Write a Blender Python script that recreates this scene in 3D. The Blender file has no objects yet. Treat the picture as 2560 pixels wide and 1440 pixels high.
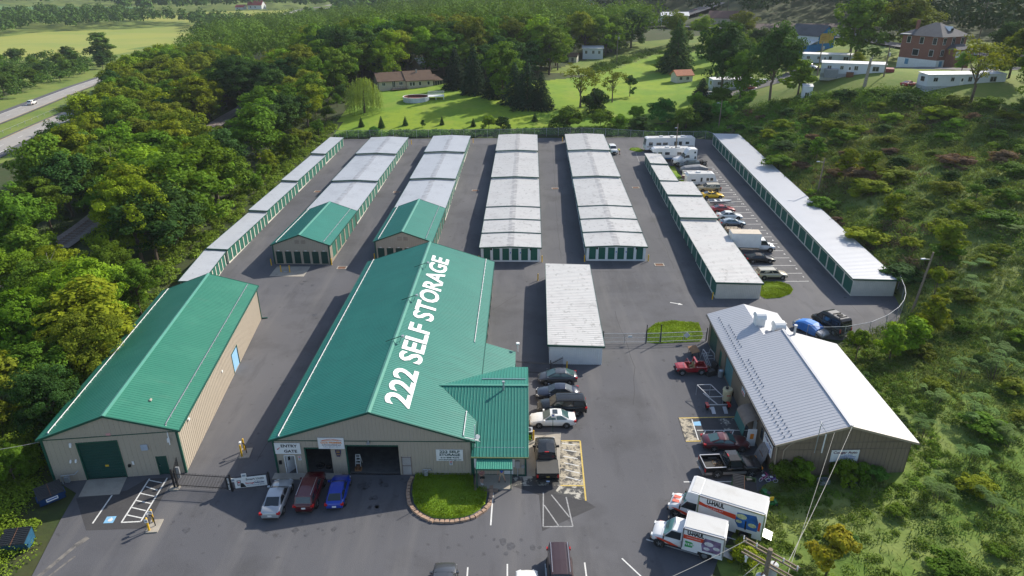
import bpy,math,random
import numpy as np
from mathutils import Vector,Matrix
R=math.radians
rng=random.Random(7)
scene=bpy.context.scene
col=scene.collection
# ------------------------------------------------------------------ camera,sky,sun,exposure
CAM_H=42.0
PITCH,ROLL,FPX=R(24.3254),R(-0.3514),1708.0
cp,sp,cr,sr=math.cos(PITCH),math.sin(PITCH),math.cos(ROLL),math.sin(ROLL)
fwd=Vector((0,cp,-sp));rt0=Vector((1,0,0));up0=Vector((0,sp,cp))
rgt=rt0*cr + up0*sr
upv=up0*cr - rt0*sr
cam=bpy.data.cameras.new('camera')
cam.sensor_width=36.0
cam.lens=36.0*FPX/2560.0
cam.clip_start=0.5
cam.clip_end=9000.0
cam_ob=bpy.data.objects.new('camera',cam)
col.objects.link(cam_ob)
m=Matrix.Identity(4)
for i in range(3):
 m[i][0]=rgt[i];m[i][1]=upv[i];m[i][2]=-fwd[i]
m[2][3]=CAM_H
cam_ob.matrix_world=m
scene.camera=cam_ob
SUN_AZ,SUN_EL=R(49.0),R(33.5)
world=bpy.data.worlds.new('World');scene.world=world;world.use_nodes=True
wn=world.node_tree.nodes;wl=world.node_tree.links
sky=wn.new('ShaderNodeTexSky');sky.sky_type='NISHITA';sky.sun_disc=False
sky.sun_elevation=SUN_EL;sky.sun_rotation=SUN_AZ
sky.altitude=100;sky.air_density=1.0;sky.dust_density=1.2;sky.ozone_density=1.0
wn['Background'].inputs['Strength'].default_value=0.105
wl.new(sky.outputs[0],wn['Background'].inputs[0])
sun=bpy.data.lights.new('sun','SUN');sun.energy=3.7;sun.angle=R(0.55);sun.color=(1.0,0.925,0.80)
sun_ob=bpy.data.objects.new('sun',sun);col.objects.link(sun_ob)
sdir=Vector((math.sin(SUN_AZ)*math.cos(SUN_EL),math.cos(SUN_AZ)*math.cos(SUN_EL),math.sin(SUN_EL)))
sun_ob.rotation_euler=sdir.to_track_quat('Z','Y').to_euler()
sun_ob.location=(0,0,200)
scene.view_settings.view_transform='Standard'
scene.view_settings.look='None'
scene.view_settings.exposure=0.88
scene.view_settings.gamma=1.0
scene.view_settings.use_curve_mapping=False
scene.render.engine='CYCLES'
scene.cycles.max_bounces=5
scene.cycles.diffuse_bounces=3
scene.cycles.glossy_bounces=2
scene.cycles.transmission_bounces=3
scene.cycles.transparent_max_bounces=6
scene.cycles.volume_bounces=0
scene.cycles.use_denoising=True
scene.cycles.use_adaptive_sampling=False
scene.cycles.sample_clamp_indirect=4.0
# ------------------------------------------------------------------ materials
MATS={}
def mat(name,rgb,rough=0.6,metal=0.0,var=0.12,vs=1.5,bump=0.0,bs=30.0,spec=0.5,coat=0.0,hue=0.0,objrand=0.0,trans=0.0):
 if name in MATS:return MATS[name]
 mt=bpy.data.materials.new(name);mt.use_nodes=True
 nt=mt.node_tree;N=nt.nodes;L=nt.links
 b=N['Principled BSDF']
 b.inputs['Roughness'].default_value=rough
 b.inputs['Metallic'].default_value=metal
 b.inputs['Specular IOR Level'].default_value=spec
 if coat:b.inputs['Coat Weight'].default_value=coat;b.inputs['Coat Roughness'].default_value=0.05
 c=(*rgb,1.0)
 out=None
 if var>0 or objrand>0:
  geo=N.new('ShaderNodeNewGeometry')
  no=N.new('ShaderNodeTexNoise');no.inputs['Scale'].default_value=vs;no.inputs['Detail'].default_value=6.0;no.inputs['Roughness'].default_value=0.62
  L.new(geo.outputs['Position'],no.inputs['Vector'])
  mr=N.new('ShaderNodeMapRange');mr.inputs['From Min'].default_value=0.3;mr.inputs['From Max'].default_value=0.7
  mr.inputs['To Min'].default_value=1.0-var;mr.inputs['To Max'].default_value=1.0+var
  L.new(no.outputs['Fac'],mr.inputs['Value'])
  hsv=N.new('ShaderNodeHueSaturation');hsv.inputs['Color'].default_value=c
  val=mr.outputs['Result']
  if objrand>0:
   oi=N.new('ShaderNodeObjectInfo')
   m2=N.new('ShaderNodeMapRange');m2.inputs['To Min'].default_value=1.0-objrand;m2.inputs['To Max'].default_value=1.0+objrand
   L.new(oi.outputs['Random'],m2.inputs['Value'])
   mu=N.new('ShaderNodeMath');mu.operation='MULTIPLY'
   L.new(val,mu.inputs[0]);L.new(m2.outputs['Result'],mu.inputs[1]);val=mu.outputs[0]
   m3=N.new('ShaderNodeMath');m3.operation='MULTIPLY';m3.inputs[1].default_value=7.31
   m4=N.new('ShaderNodeMath');m4.operation='FRACT'
   L.new(oi.outputs['Random'],m3.inputs[0]);L.new(m3.outputs[0],m4.inputs[0])
   m5=N.new('ShaderNodeMapRange');m5.inputs['To Min'].default_value=0.5-hue;m5.inputs['To Max'].default_value=0.5+hue
   L.new(m4.outputs[0],m5.inputs['Value']);L.new(m5.outputs['Result'],hsv.inputs['Hue'])
  L.new(val,hsv.inputs['Value'])
  L.new(hsv.outputs['Color'],b.inputs['Base Color'])
  out=hsv.outputs['Color']
 else:
  b.inputs['Base Color'].default_value=c
 if bump>0:
  geo2=N.new('ShaderNodeNewGeometry');n2=N.new('ShaderNodeTexNoise');n2.inputs['Scale'].default_value=bs;n2.inputs['Detail'].default_value=4
  L.new(geo2.outputs['Position'],n2.inputs['Vector'])
  bp=N.new('ShaderNodeBump');bp.inputs['Strength'].default_value=bump;bp.inputs['Distance'].default_value=0.05
  L.new(n2.outputs['Fac'],bp.inputs['Height']);L.new(bp.outputs['Normal'],b.inputs['Normal'])
 if trans>0:
  tr=N.new('ShaderNodeBsdfTranslucent');mx=N.new('ShaderNodeMixShader');mx.inputs[0].default_value=trans
  tint=N.new('ShaderNodeMixRGB');tint.blend_type='MULTIPLY';tint.inputs[0].default_value=1.0;tint.inputs[2].default_value=(1.35,1.25,0.45,1)
  if out:L.new(out,tint.inputs[1])
  else:tint.inputs[1].default_value=c
  L.new(tint.outputs[0],tr.inputs['Color'])
  L.new(b.outputs[0],mx.inputs[1]);L.new(tr.outputs[0],mx.inputs[2])
  L.new(mx.outputs[0],N['Material Output'].inputs['Surface'])
 MATS[name]=mt
 return mt
def layered(name,base,layers,rough=0.9,bump=0.0,bs=12.0,spec=0.3,coord='Position'):
 mt=bpy.data.materials.new(name);mt.use_nodes=True
 nt=mt.node_tree;N=nt.nodes;L=nt.links;b=N['Principled BSDF']
 b.inputs['Roughness'].default_value=rough;b.inputs['Specular IOR Level'].default_value=spec
 if coord=='Position':
  src=N.new('ShaderNodeNewGeometry').outputs['Position']
 else:
  src=N.new('ShaderNodeTexCoord').outputs['Object']
 cur=None
 for k,ly in enumerate(layers):
  sc_,lo,hi,c,amt,det=ly[:6]
  mp=N.new('ShaderNodeMapping');mp.inputs['Location'].default_value=(k*13.7,k*5.1,k*3.3)
  if len(ly)>6:mp.inputs['Scale'].default_value=ly[6]
  L.new(src,mp.inputs['Vector'])
  no=N.new('ShaderNodeTexNoise');no.inputs['Scale'].default_value=sc_;no.inputs['Detail'].default_value=det;no.inputs['Roughness'].default_value=0.6
  L.new(mp.outputs[0],no.inputs['Vector'])
  mr=N.new('ShaderNodeMapRange');mr.inputs['From Min'].default_value=lo;mr.inputs['From Max'].default_value=hi;mr.inputs['To Max'].default_value=amt
  L.new(no.outputs['Fac'],mr.inputs['Value'])
  mx=N.new('ShaderNodeMixRGB');mx.inputs[2].default_value=(*c,1)
  L.new(mr.outputs['Result'],mx.inputs[0])
  if cur is None:mx.inputs[1].default_value=(*base,1)
  else:L.new(cur,mx.inputs[1])
  cur=mx.outputs[0]
 L.new(cur,b.inputs['Base Color'])
 if bump>0:
  n2=N.new('ShaderNodeTexNoise');n2.inputs['Scale'].default_value=bs;n2.inputs['Detail'].default_value=6
  L.new(src,n2.inputs['Vector'])
  bp=N.new('ShaderNodeBump');bp.inputs['Strength'].default_value=bump;bp.inputs['Distance'].default_value=0.1
  L.new(n2.outputs['Fac'],bp.inputs['Height']);L.new(bp.outputs['Normal'],b.inputs['Normal'])
 MATS[name]=mt
 return mt
asphalt=layered('asphalt',(0.090,0.091,0.102),[
 (0.035,0.42,0.62,(0.122,0.121,0.130),0.9,3),(0.16,0.5,0.72,(0.056,0.056,0.06),0.7,5),
 (0.35,0.52,0.7,(0.15,0.145,0.145),0.55,6,(1,0.12,1)),(0.5,0.56,0.72,(0.06,0.06,0.066),0.55,6,(1,0.2,1)),(0.9,0.64,0.72,(0.03,0.03,0.032),0.55,7),(9.0,0.35,0.7,(0.12,0.118,0.118),0.3,4)],rough=0.88,bump=0.25,bs=14)
asphalt_new=layered('asphalt_new',(0.055,0.054,0.057),[(0.6,0.5,0.75,(0.08,0.078,0.078),0.6,6),(8,0.4,0.7,(0.08,0.08,0.08),0.35,4)],rough=0.9,bump=0.2)
concrete=layered('concrete',(0.36,0.33,0.28),[(0.7,0.45,0.7,(0.24,0.22,0.19),0.7,6),(6,0.5,0.7,(0.42,0.39,0.34),0.4,4)],rough=0.9,bump=0.15)
worn_paint=layered('worn_pad',(0.42,0.37,0.28),[(1.1,0.47,0.56,(0.055,0.055,0.055),0.95,8),(5,0.52,0.62,(0.07,0.07,0.07),0.8,5)],rough=0.9)
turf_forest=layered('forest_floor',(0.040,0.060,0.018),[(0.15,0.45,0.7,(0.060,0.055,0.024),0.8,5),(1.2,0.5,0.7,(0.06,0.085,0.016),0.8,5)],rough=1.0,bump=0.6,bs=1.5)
turf_scrub=layered('scrub_ground',(0.095,0.165,0.022),[(0.05,0.44,0.60,(0.21,0.25,0.075),0.9,4),(0.35,0.5,0.68,(0.05,0.105,0.014),0.8,6),(1.3,0.5,0.72,(0.18,0.22,0.05),0.6,6),(0.06,0.58,0.7,(0.11,0.085,0.045),0.5,5)],rough=1.0,bump=0.9,bs=1.6)
turf_lawn=layered('mown_lawn',(0.135,0.245,0.014),[(0.05,0.42,0.62,(0.225,0.305,0.016),0.9,4),(0.5,0.5,0.72,(0.09,0.18,0.012),0.7,5),(0.12,0.55,0.7,(0.26,0.28,0.05),0.5,6),(4,0.45,0.7,(0.15,0.23,0.03),0.4,4)],rough=1.0,bump=0.4,bs=5)
turf_crop=layered('crop',(0.265,0.285,0.050),[(0.012,0.42,0.62,(0.19,0.25,0.045),0.8,4),(0.25,0.45,0.7,(0.28,0.27,0.075),0.7,5,(0.12,1,1))],rough=1.0,bump=0.5,bs=0.7)
turf_corn=layered('corn',(0.075,0.165,0.045),[(0.05,0.42,0.62,(0.10,0.19,0.05),0.8,4)],rough=1.0,bump=0.6,bs=0.9)
turf_verge=layered('verge',(0.16,0.205,0.035),[(0.08,0.42,0.62,(0.10,0.17,0.025),0.9,4),(0.9,0.5,0.7,(0.2,0.21,0.06),0.7,5)],rough=1.0,bump=0.5,bs=2)
bark=mat('bark',(0.11,0.085,0.06),0.95,var=0.3,vs=4,bump=0.5,bs=8)
bark_pale=mat('bark_pale',(0.30,0.26,0.21),0.95,var=0.3,vs=3)
white_line=mat('line_paint',(0.62,0.62,0.60),0.8,var=0.18,vs=6)
worn_line=mat('line_paint_worn',(0.30,0.30,0.30),0.85,var=0.35,vs=5)
yellow_line=mat('yellow_paint_worn',(0.55,0.40,0.10),0.8,var=0.25,vs=6)
blue_paint=mat('blue_bay_paint',(0.20,0.42,0.62),0.8,var=0.2,vs=5)
yellow_pt=mat('bollard_yellow',(0.72,0.42,0.01),0.45,var=0.1)
green_trim=mat('green_trim',(0.008,0.075,0.050),0.45,var=0.08)
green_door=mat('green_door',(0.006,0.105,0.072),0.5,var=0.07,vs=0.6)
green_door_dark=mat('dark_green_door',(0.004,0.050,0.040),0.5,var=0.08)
cream=mat('cream_steel',(0.62,0.585,0.51),0.55,var=0.08,vs=0.8)
cream_w=mat('white_steel',(0.66,0.68,0.68),0.5,var=0.07,vs=0.8)
tan_wall=layered('tan_wall',(0.40,0.345,0.275),[(0.5,0.5,0.75,(0.33,0.285,0.23),0.5,5,(1,1,0.2))],rough=0.55,spec=0.4)
tan_rib=mat('tan_rib',(0.43,0.375,0.30),0.5,var=0.08)
brown_wall=layered('brown_wall',(0.215,0.165,0.118),[(0.6,0.5,0.75,(0.18,0.14,0.1),0.6,5,(1,1,0.2))],rough=0.7)
white_pt=mat('white_paint',(0.74,0.74,0.73),0.5,var=0.06)
grey_metal=mat('galvanised',(0.42,0.44,0.46),0.4,metal=0.5,var=0.12)
black_metal=mat('black_metal',(0.014,0.014,0.016),0.5,var=0.1)
black_pl=mat('black_plastic',(0.018,0.018,0.019),0.6,var=0.1)
rubber=mat('rubber',(0.018,0.018,0.018),0.85,var=0.15,vs=9)
steel=mat('steel',(0.5,0.5,0.5),0.3,metal=0.9,var=0.05)
wood=mat('weathered_wood',(0.21,0.165,0.12),0.9,var=0.25,vs=5)
glass=mat('window_glass',(0.022,0.03,0.034),0.06,var=0.0,spec=0.9)
glass_t=mat('tinted_glass',(0.05,0.10,0.10),0.07,var=0.0,spec=0.9)
red_lamp=mat('red_lamp',(0.42,0.012,0.012),0.25,var=0)
amber=mat('amber_lamp',(0.75,0.28,0.02),0.3,var=0)
lamp_clear=mat('clear_lamp',(0.7,0.72,0.72),0.12,var=0,spec=0.9)
ink=mat('black_ink',(0.012,0.012,0.014),0.6,var=0)
ink_red=mat('red_ink',(0.5,0.025,0.025),0.6,var=0)
ink_blue=mat('blue_ink',(0.05,0.12,0.42),0.6,var=0)
ink_grey=mat('grey_ink',(0.25,0.30,0.36),0.6,var=0)
ink_orange=mat('orange_ink',(0.75,0.24,0.02),0.6,var=0)
ink_maroon=mat('maroon_ink',(0.10,0.015,0.05),0.6,var=0)
rust=mat('rust',(0.16,0.07,0.035),0.9,var=0.3,vs=4)
green_roof=layered('green_roof',(0.007,0.160,0.122),[(0.25,0.45,0.7,(0.014,0.185,0.14),0.8,5),(1.4,0.5,0.75,(0.008,0.13,0.10),0.7,6,(0.12,1,1)),(0.8,0.6,0.75,(0.03,0.15,0.11),0.5,6,(0.3,1,1))],rough=0.55,spec=0.55)
green_roof_l=layered('green_roof_faded',(0.018,0.165,0.105),[(0.25,0.45,0.7,(0.032,0.195,0.125),0.8,5),(1.4,0.5,0.75,(0.014,0.14,0.092),0.7,6,(0.12,1,1)),(0.8,0.6,0.75,(0.05,0.165,0.11),0.5,6,(0.3,1,1))],rough=0.55,spec=0.5)
roof_white=layered('white_roof',(0.54,0.53,0.51),[(0.35,0.5,0.72,(0.44,0.425,0.41),0.8,6),(1.6,0.57,0.68,(0.26,0.25,0.23),0.7,5,(1,0.8,1)),(0.8,0.55,0.75,(0.60,0.54,0.52),0.5,4,(0.2,1.6,1))],rough=0.5,spec=0.4)
roof_bluish=layered('galvalume_roof',(0.49,0.505,0.525),[(0.3,0.5,0.72,(0.39,0.40,0.42),0.7,6),(1.6,0.62,0.72,(0.24,0.24,0.24),0.6,5)],rough=0.42,spec=0.5)
roof_silver=layered('silver_roof',(0.50,0.51,0.535),[(0.3,0.5,0.72,(0.44,0.45,0.47),0.5,5),(0.5,0.58,0.75,(0.55,0.50,0.48),0.3,5,(0.3,1,1))],rough=0.42,spec=0.5)
def ridge_stain_mat(name,base,w2):
 mt=base.copy();mt.name=name
 nt=mt.node_tree;N=nt.nodes;L=nt.links;b=N['Principled BSDF']
 src=b.inputs['Base Color'].links[0].from_socket
 tc=N.new('ShaderNodeTexCoord');sx=N.new('ShaderNodeSeparateXYZ');L.new(tc.outputs['Object'],sx.inputs[0])
 sub=N.new('ShaderNodeMath');sub.operation='SUBTRACT';sub.inputs[1].default_value=w2;L.new(sx.outputs['X'],sub.inputs[0])
 ab=N.new('ShaderNodeMath');ab.operation='ABSOLUTE';L.new(sub.outputs[0],ab.inputs[0])
 mr=N.new('ShaderNodeMapRange');mr.inputs['From Min'].default_value=0.62;mr.inputs['From Max'].default_value=0.45;L.new(ab.outputs[0],mr.inputs['Value'])
 mp=N.new('ShaderNodeMapping');mp.inputs['Scale'].default_value=(0.5,1.0,0.0);L.new(tc.outputs['Object'],mp.inputs['Vector'])
 vo=N.new('ShaderNodeTexNoise');vo.inputs['Scale'].default_value=1.3;vo.inputs['Detail'].default_value=5;L.new(mp.outputs[0],vo.inputs['Vector'])
 m2=N.new('ShaderNodeMapRange');m2.inputs['From Min'].default_value=0.40;m2.inputs['From Max'].default_value=0.58;m2.inputs['To Max'].default_value=0.62;L.new(vo.outputs['Fac'],m2.inputs['Value'])
 mu=N.new('ShaderNodeMath');mu.operation='MULTIPLY';L.new(mr.outputs['Result'],mu.inputs[0]);L.new(m2.outputs['Result'],mu.inputs[1])
 mx=N.new('ShaderNodeMixRGB');mx.inputs[2].default_value=(0.24,0.23,0.235,1);L.new(src,mx.inputs[1]);L.new(mu.outputs[0],mx.inputs[0])
 L.new(mx.outputs[0],b.inputs['Base Color'])
 return mt
# ------------------------------------------------------------------ object helpers
def put(name,mesh,parent=None,loc=(0,0,0),rotz=0.0,mt=None):
 o=bpy.data.objects.new(name,mesh);col.objects.link(o)
 o.location=loc;o.rotation_euler=(0,0,rotz)
 if parent:o.parent=parent
 if mt is not None and len(mesh.materials)==0:mesh.materials.append(mt)
 return o
def tag(o,label=None,cat=None,group=None,kind=None):
 if label:o['label']=label
 if cat:o['category']=cat
 if group:o['group']=group
 if kind:o['kind']=kind
 return o
def thing(name,label,cat,loc=(0,0,0),rotz=0.0,group=None):
 o=bpy.data.objects.new(name,None);col.objects.link(o)
 o.empty_display_size=0.3
 o.location=loc;o.rotation_euler=(0,0,rotz)
 return tag(o,label,cat,group)
def copy_tree(o,parent=None):
 c=o.copy();col.objects.link(c)
 if parent:c.parent=parent
 for ch in list(o.children):copy_tree(ch,c)
 return c
class MB:
 def __init__(s):s.v=[];s.f=[]
 def add(s,vs,fs):
  k=len(s.v);s.v+=[tuple(q) for q in vs];s.f+=[tuple(i+k for i in q) for q in fs];return s
 def quad(s,a,b,c,d):return s.add((a,b,c,d),((0,1,2,3),))
 def poly(s,ps):return s.add(ps,(tuple(range(len(ps))),))
 def box(s,x0,x1,y0,y1,z0,z1):
  return s.add(((x0,y0,z0),(x1,y0,z0),(x1,y1,z0),(x0,y1,z0),(x0,y0,z1),(x1,y0,z1),(x1,y1,z1),(x0,y1,z1)),
                     ((0,3,2,1),(4,5,6,7),(0,1,5,4),(1,2,6,5),(2,3,7,6),(3,0,4,7)))
 def hexa(s,b4,t4):return s.add(list(b4)+list(t4),((0,3,2,1),(4,5,6,7),(0,1,5,4),(1,2,6,5),(2,3,7,6),(3,0,4,7)))
 def prism(s,poly,fn0,fn1):
  n=len(poly);a=[fn0(*q) for q in poly];b=[fn1(*q) for q in poly]
  fs=[tuple(range(n))[::-1],tuple(range(n,2*n))]+[(i,(i+1) % n,n+(i+1) % n,n+i) for i in range(n)]
  return s.add(a+b,fs)
 def beam(s,p0,p1,w,h=None,up=(0,0,1)):
  h=h or w;p0=Vector(p0);p1=Vector(p1);d=(p1-p0)
  if d.length<1e-6:return s
  d.normalize();u=Vector(up)
  if abs(d.dot(u))>0.98:u=Vector((1,0,0))
  x=d.cross(u).normalized();y=x.cross(d).normalized()
  q=[(-w/2,-h/2),(w/2,-h/2),(w/2,h/2),(-w/2,h/2)]
  return s.hexa([p0+x*a+y*b for a,b in q],[p1+x*a+y*b for a,b in q])
 def cyl(s,p0,p1,r0,r1=None,n=10,cap=True):
  r1=r0 if r1 is None else r1;p0=Vector(p0);p1=Vector(p1);d=(p1-p0).normalized()
  u=Vector((0,0,1)) if abs(d.z)<0.95 else Vector((1,0,0))
  x=d.cross(u).normalized();y=d.cross(x)
  vs=[]
  for p,r in ((p0,r0),(p1,r1)):
   for i in range(n):
    t=2*math.pi*i/n;vs.append(p+(x*math.cos(t)+y*math.sin(t))*r)
  fs=[(i,(i+1) % n,n+(i+1) % n,n+i) for i in range(n)]
  if cap:fs+=[tuple(range(n))[::-1],tuple(range(n,2*n))]
  return s.add(vs,fs)
 def tube(s,pts,r,n=6):
  for a,b in zip(pts[:-1],pts[1:]):s.cyl(a,b,r,r,n)
  return s
 def mesh(s,name,mt=None,smooth=False):
  me=bpy.data.meshes.new(name);me.from_pydata([tuple(q) for q in s.v],[],s.f);me.update()
  if mt is not None:me.materials.append(mt)
  if smooth:me.polygons.foreach_set('use_smooth',[True]*len(me.polygons))
  return me
 def build(s,name,mt,parent=None,loc=(0,0,0),rotz=0.0,smooth=False):
  return put(name,s.mesh(name,mt,smooth),parent,loc,rotz)
def box_part(name,mt,parent,*b):return MB().box(*b).build(name,mt,parent)
def np_mesh(name,V,F,mt=None):
 me=bpy.data.meshes.new(name);V=np.asarray(V,np.float32);F=np.asarray(F,np.int32);k=F.shape[1]
 me.vertices.add(len(V));me.vertices.foreach_set('co',V.ravel())
 me.loops.add(F.size);me.loops.foreach_set('vertex_index',F.ravel())
 me.polygons.add(len(F));me.polygons.foreach_set('loop_start',np.arange(0,F.size,k,dtype=np.int32))
 me.update(calc_edges=True)
 if mt is not None:me.materials.append(mt)
 return me
TEXT={}
def text_mesh(body,size=1.0,bold=0.0,cond=1.0,extrude=0.01,space=1.0,mt=None,line=1.0,align='CENTER',shear=0.0):
 key=(body,size,bold,cond,extrude,space,mt.name if mt else '',line,align,shear)
 if key in TEXT:return TEXT[key]
 cu=bpy.data.curves.new('text','FONT');cu.body=body;cu.size=size;cu.offset=bold;cu.extrude=extrude
 cu.space_character=space;cu.space_line=line;cu.align_x=align;cu.align_y='CENTER';cu.resolution_u=3;cu.shear=shear
 ob=bpy.data.objects.new('text',cu);col.objects.link(ob)
 bpy.context.view_layer.update()
 me=bpy.data.meshes.new_from_object(ob)
 bpy.data.objects.remove(ob);bpy.data.curves.remove(cu)
 me.name='lettering'
 for v in me.vertices:v.co.x *= cond
 me.materials.clear()
 if mt:me.materials.append(mt)
 TEXT[key]=me
 return me
def lettering(body,parent,loc,size,mt,ux=(1,0,0),uy=(0,0,1),width=None,**kw):
 me=text_mesh(body,size,mt=mt,**kw)
 o=put('lettering',me,parent)
 x=Vector(ux).normalized();y=Vector(uy).normalized();z=x.cross(y)
 M4=Matrix.Identity(4)
 k=1.0
 if width:
  xs=[v.co.x for v in me.vertices];k=width/max(1e-3,max(xs)-min(xs))
 for i in range(3):M4[i][0]=x[i]*k;M4[i][1]=y[i];M4[i][2]=z[i];M4[i][3]=loc[i]
 o.matrix_local=M4
 return o
# ------------------------------------------------------------------ terrain
def g(y):return max(0.0,0.041*(y-91.0))
CTRL=[(x,y,g(y)) for x in (-50,-25,0,25,52) for y in (0,30,60,91,120,150,179)]
CTRL+=[(-62,60,-0.3),(-62,100,0.2),(-62,140,1.6),(-64,178,2.6),(-80,20,0),(-80,120,-0.2),(-85,170,0.2),(-95,245,0.6),(-105,80,-0.5),(-110,150,0),(-135,182,0),(-145,225,0),(-170,230,0),(-190,310,0),
         (-165,260,0),(-150,380,0),(-225,444,0),(-300,430,0),(-420,600,0),(-330,750,1),(-290,860,10),(-500,900,8),(-150,700,6),(-150,1000,14),(-700,1200,14),(-500,300,0),(-300,100,0),
         (-27.6,217,8.0),(-34,235,8.1),(-42,203,6.0),(-46,191,4.4),(0,192,5.3),(25,192,5.4),(22.5,228,8.5),(61.7,305,11.9),(72,243,10),(50,200,6.2),(-70,240,6),(-60,300,9),(0,300,11),(0,400,14),(-80,420,8),
         (91,187,18.5),(120,203,18),(106,165,18.0),(109,264,18),(125,319,20),(102,461,18),(60,380,15),(34,44,0),(50,60,1.4),(63,84,4.4),(62,40,1.5),(67.7,115,6.6),(92,156,12.8),(75,180,12),(95,110,10),(100,60,7),(60,10,2),(60,150,6.0),(63,177,7.5),
         (150,150,18),(170,210,20),(180,300,24),(190,390,38),(130,420,26),(250,480,75),(150,600,55),(20,620,26),(350,350,60),(300,200,30),(250,80,18),(400,700,120),(0,1000,45),(300,1100,130),(-300,1500,40),(600,600,120),(0,1700,80),(-900,700,12)]
CP=np.array(CTRL,float)
def _tps_setup():
 n=len(CP);S=100.0
 X=CP[:,:2]/S
 d2=((X[:,None,:]-X[None])**2).sum(-1)
 K=np.where(d2>0,0.5*d2*np.log(np.maximum(d2,1e-12)),0)+np.eye(n)*2e-3
 Pm=np.c_[np.ones(n),X]
 A=np.zeros((n+3,n+3));A[:n,:n]=K;A[:n,n:]=Pm;A[n:,:n]=Pm.T
 w=np.linalg.solve(A,np.r_[CP[:,2],0,0,0])
 return X,w,S
_X,_W,_S=_tps_setup()
def tz_np(x,y):
 x=np.asarray(x,float);y=np.asarray(y,float)
 q=np.stack([x.ravel(),y.ravel()],-1)/_S;out=np.empty(len(q))
 for i in range(0,len(q),8192):
  d2=((q[i:i+8192,None,:]-_X[None])**2).sum(-1)
  out[i:i+8192]=np.where(d2>0,0.5*d2*np.log(np.maximum(d2,1e-12)),0)@_W[:-3]+_W[-3]+q[i:i+8192]@_W[-2:]
 return out.reshape(x.shape)
PAVE=[(-36,12),(-37.4,39.2),(-38.8,45.2),(-39.4,48.6),(-41.9,50.1),(-46.5,82),(-49.8,92),(-50.2,102),(-47.6,176),(-46.5,181.0),(45,181.0),(53,177.5),(58.6,174.5),
  (55.2,89.1),(54.2,85.8),(53.3,83.8),(52.2,82.1),(50.7,80.4),(48.4,78.6),(45.5,77),(42,76.2),(37.6,76.9),(37.0,70),(24.4,50.2),(22.6,49.0),(20.9,46.6),(16.5,41.0),(15.3,38.8),(14.5,12)]
def inside(poly,x,y):
 x=np.asarray(x,float);y=np.asarray(y,float);r=np.zeros(x.shape,bool);n=len(poly)
 for i in range(n):
  x0,y0=poly[i];x1,y1=poly[(i+1) % n]
  if y0==y1:continue
  c=((y0>y)!=(y1>y)) & (x<(x1-x0)*(y-y0)/(y1-y0)+x0)
  r ^= c
 return r
def gz(x,y):
 if bool(inside(PAVE,x,y)):return g(y)
 return float(tz_np(np.array([x]),np.array([y]))[0])
def axis(parts):
 out=[parts[0][0]]
 for a,b,st in parts:
  n=max(1,int(round((b-a)/st)));out+=[a+(b-a)*(i+1)/n for i in range(n)]
 return np.array(out)
ax=axis([(-1600,-500,55),(-500,-250,12),(-250,-100,5),(-100,130,2),(130,260,4),(260,700,20),(700,1400,70)])
ay=axis([(-60,30,8),(30,260,2),(260,460,4),(460,900,10),(900,2600,60)])
GX,GY=np.meshgrid(ax,ay)
GZ=tz_np(GX,GY)
GZ+=np.where(np.hypot(GX,GY-100)>600,0,0)
ingrow=inside(PAVE,GX,GY)
for dx,dy in ((1.9,0),(-1.9,0),(0,1.9),(0,-1.9)):ingrow |= inside(PAVE,GX+dx,GY+dy)
GZ=np.where(ingrow,np.minimum(GZ,np.maximum(0,0.041*(GY-91))-0.06),GZ)
nx,ny=len(ax),len(ay)
idx=np.arange(nx*ny).reshape(ny,nx)
F4=np.stack([idx[:-1,:-1],idx[:-1,1:],idx[1:,1:],idx[1:,:-1]],-1).reshape(-1,4)
V3=np.stack([GX,GY,GZ],-1).reshape(-1,3)
fc=V3[F4].mean(1);FXc,FYc=fc[:,0],fc[:,1]
LAWN=[(-47,187),(-44,186.5),(-20,187.5),(5,188),(30,189),(44,195),(56,205),(70,222),(80,245),(84,275),(78,305),(62,308),(45,285),(30,262),(12,250),(-10,246),(-44,244),(-52,230),(-50,205)]
CROP=[(-700,420),(-318,424),(-262,432),(-250,470),(-262,520),(-240,560),(-262,640),(-330,752),(-430,668),(-424,605),(-700,520)]
CROP2=[(-420,800),(-330,770),(-250,700),(-180,760),(-215,860),(-330,880),(-420,860)]
CORN=[(-900,880),(-560,800),(-470,860),(-520,1000),(-900,1100)]
VERGE=[(-128,120),(-131,178),(-142,228),(-158,290),(-205,420),(-235,470),(-247,440),(-215,330),(-200,270),(-188,240),(-176,210),(-160,130)]
SCRUB=[(57,176),(70,190),(112,178),(160,150),(220,60),(120,-20),(15.2,0),(15.4,40),(23,51),(37,70),(42,76),(52,82),(55.4,92)]
def split(poly):return inside(poly,FXc,FYc)
taken=np.zeros(len(F4),bool)
def region(name,mask,mt,label=None,cat=None):
 global taken
 mask=mask & ~taken;taken |= mask
 f=F4[mask]
 if len(f)==0:return None
 u,inv=np.unique(f,return_inverse=True)
 o=put(name,np_mesh(name,V3[u],inv.reshape(-1,4),mt))
 o['kind']='structure'
 return o
lawn=region('lawn',split(LAWN),turf_lawn)
crop_field=region('crop_field',split(CROP) | split(CROP2),turf_crop)
corn_field=region('corn_field',split(CORN),turf_corn)
verge=region('road_verge',split(VERGE),turf_verge)
HILLG=[(12,270),(60,350),(110,348),(165,260),(180,180),(150,150),(116,140),(88,172),(66,190),(60,196),(84,275),(78,305),(62,308),(45,285),(30,262)]
VALLEY=[(-1600,260),(-205,250),(-215,300),(-180,330),(-165,380),(-150,520),(-120,800),(-150,1600),(-1600,1600)]
valley=region('valley_floor',split(VALLEY),turf_verge)
hill_grass=region('hill_grass',split(HILLG),turf_verge)
scrub=region('scrub_hillside',split(SCRUB),turf_scrub)
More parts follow.
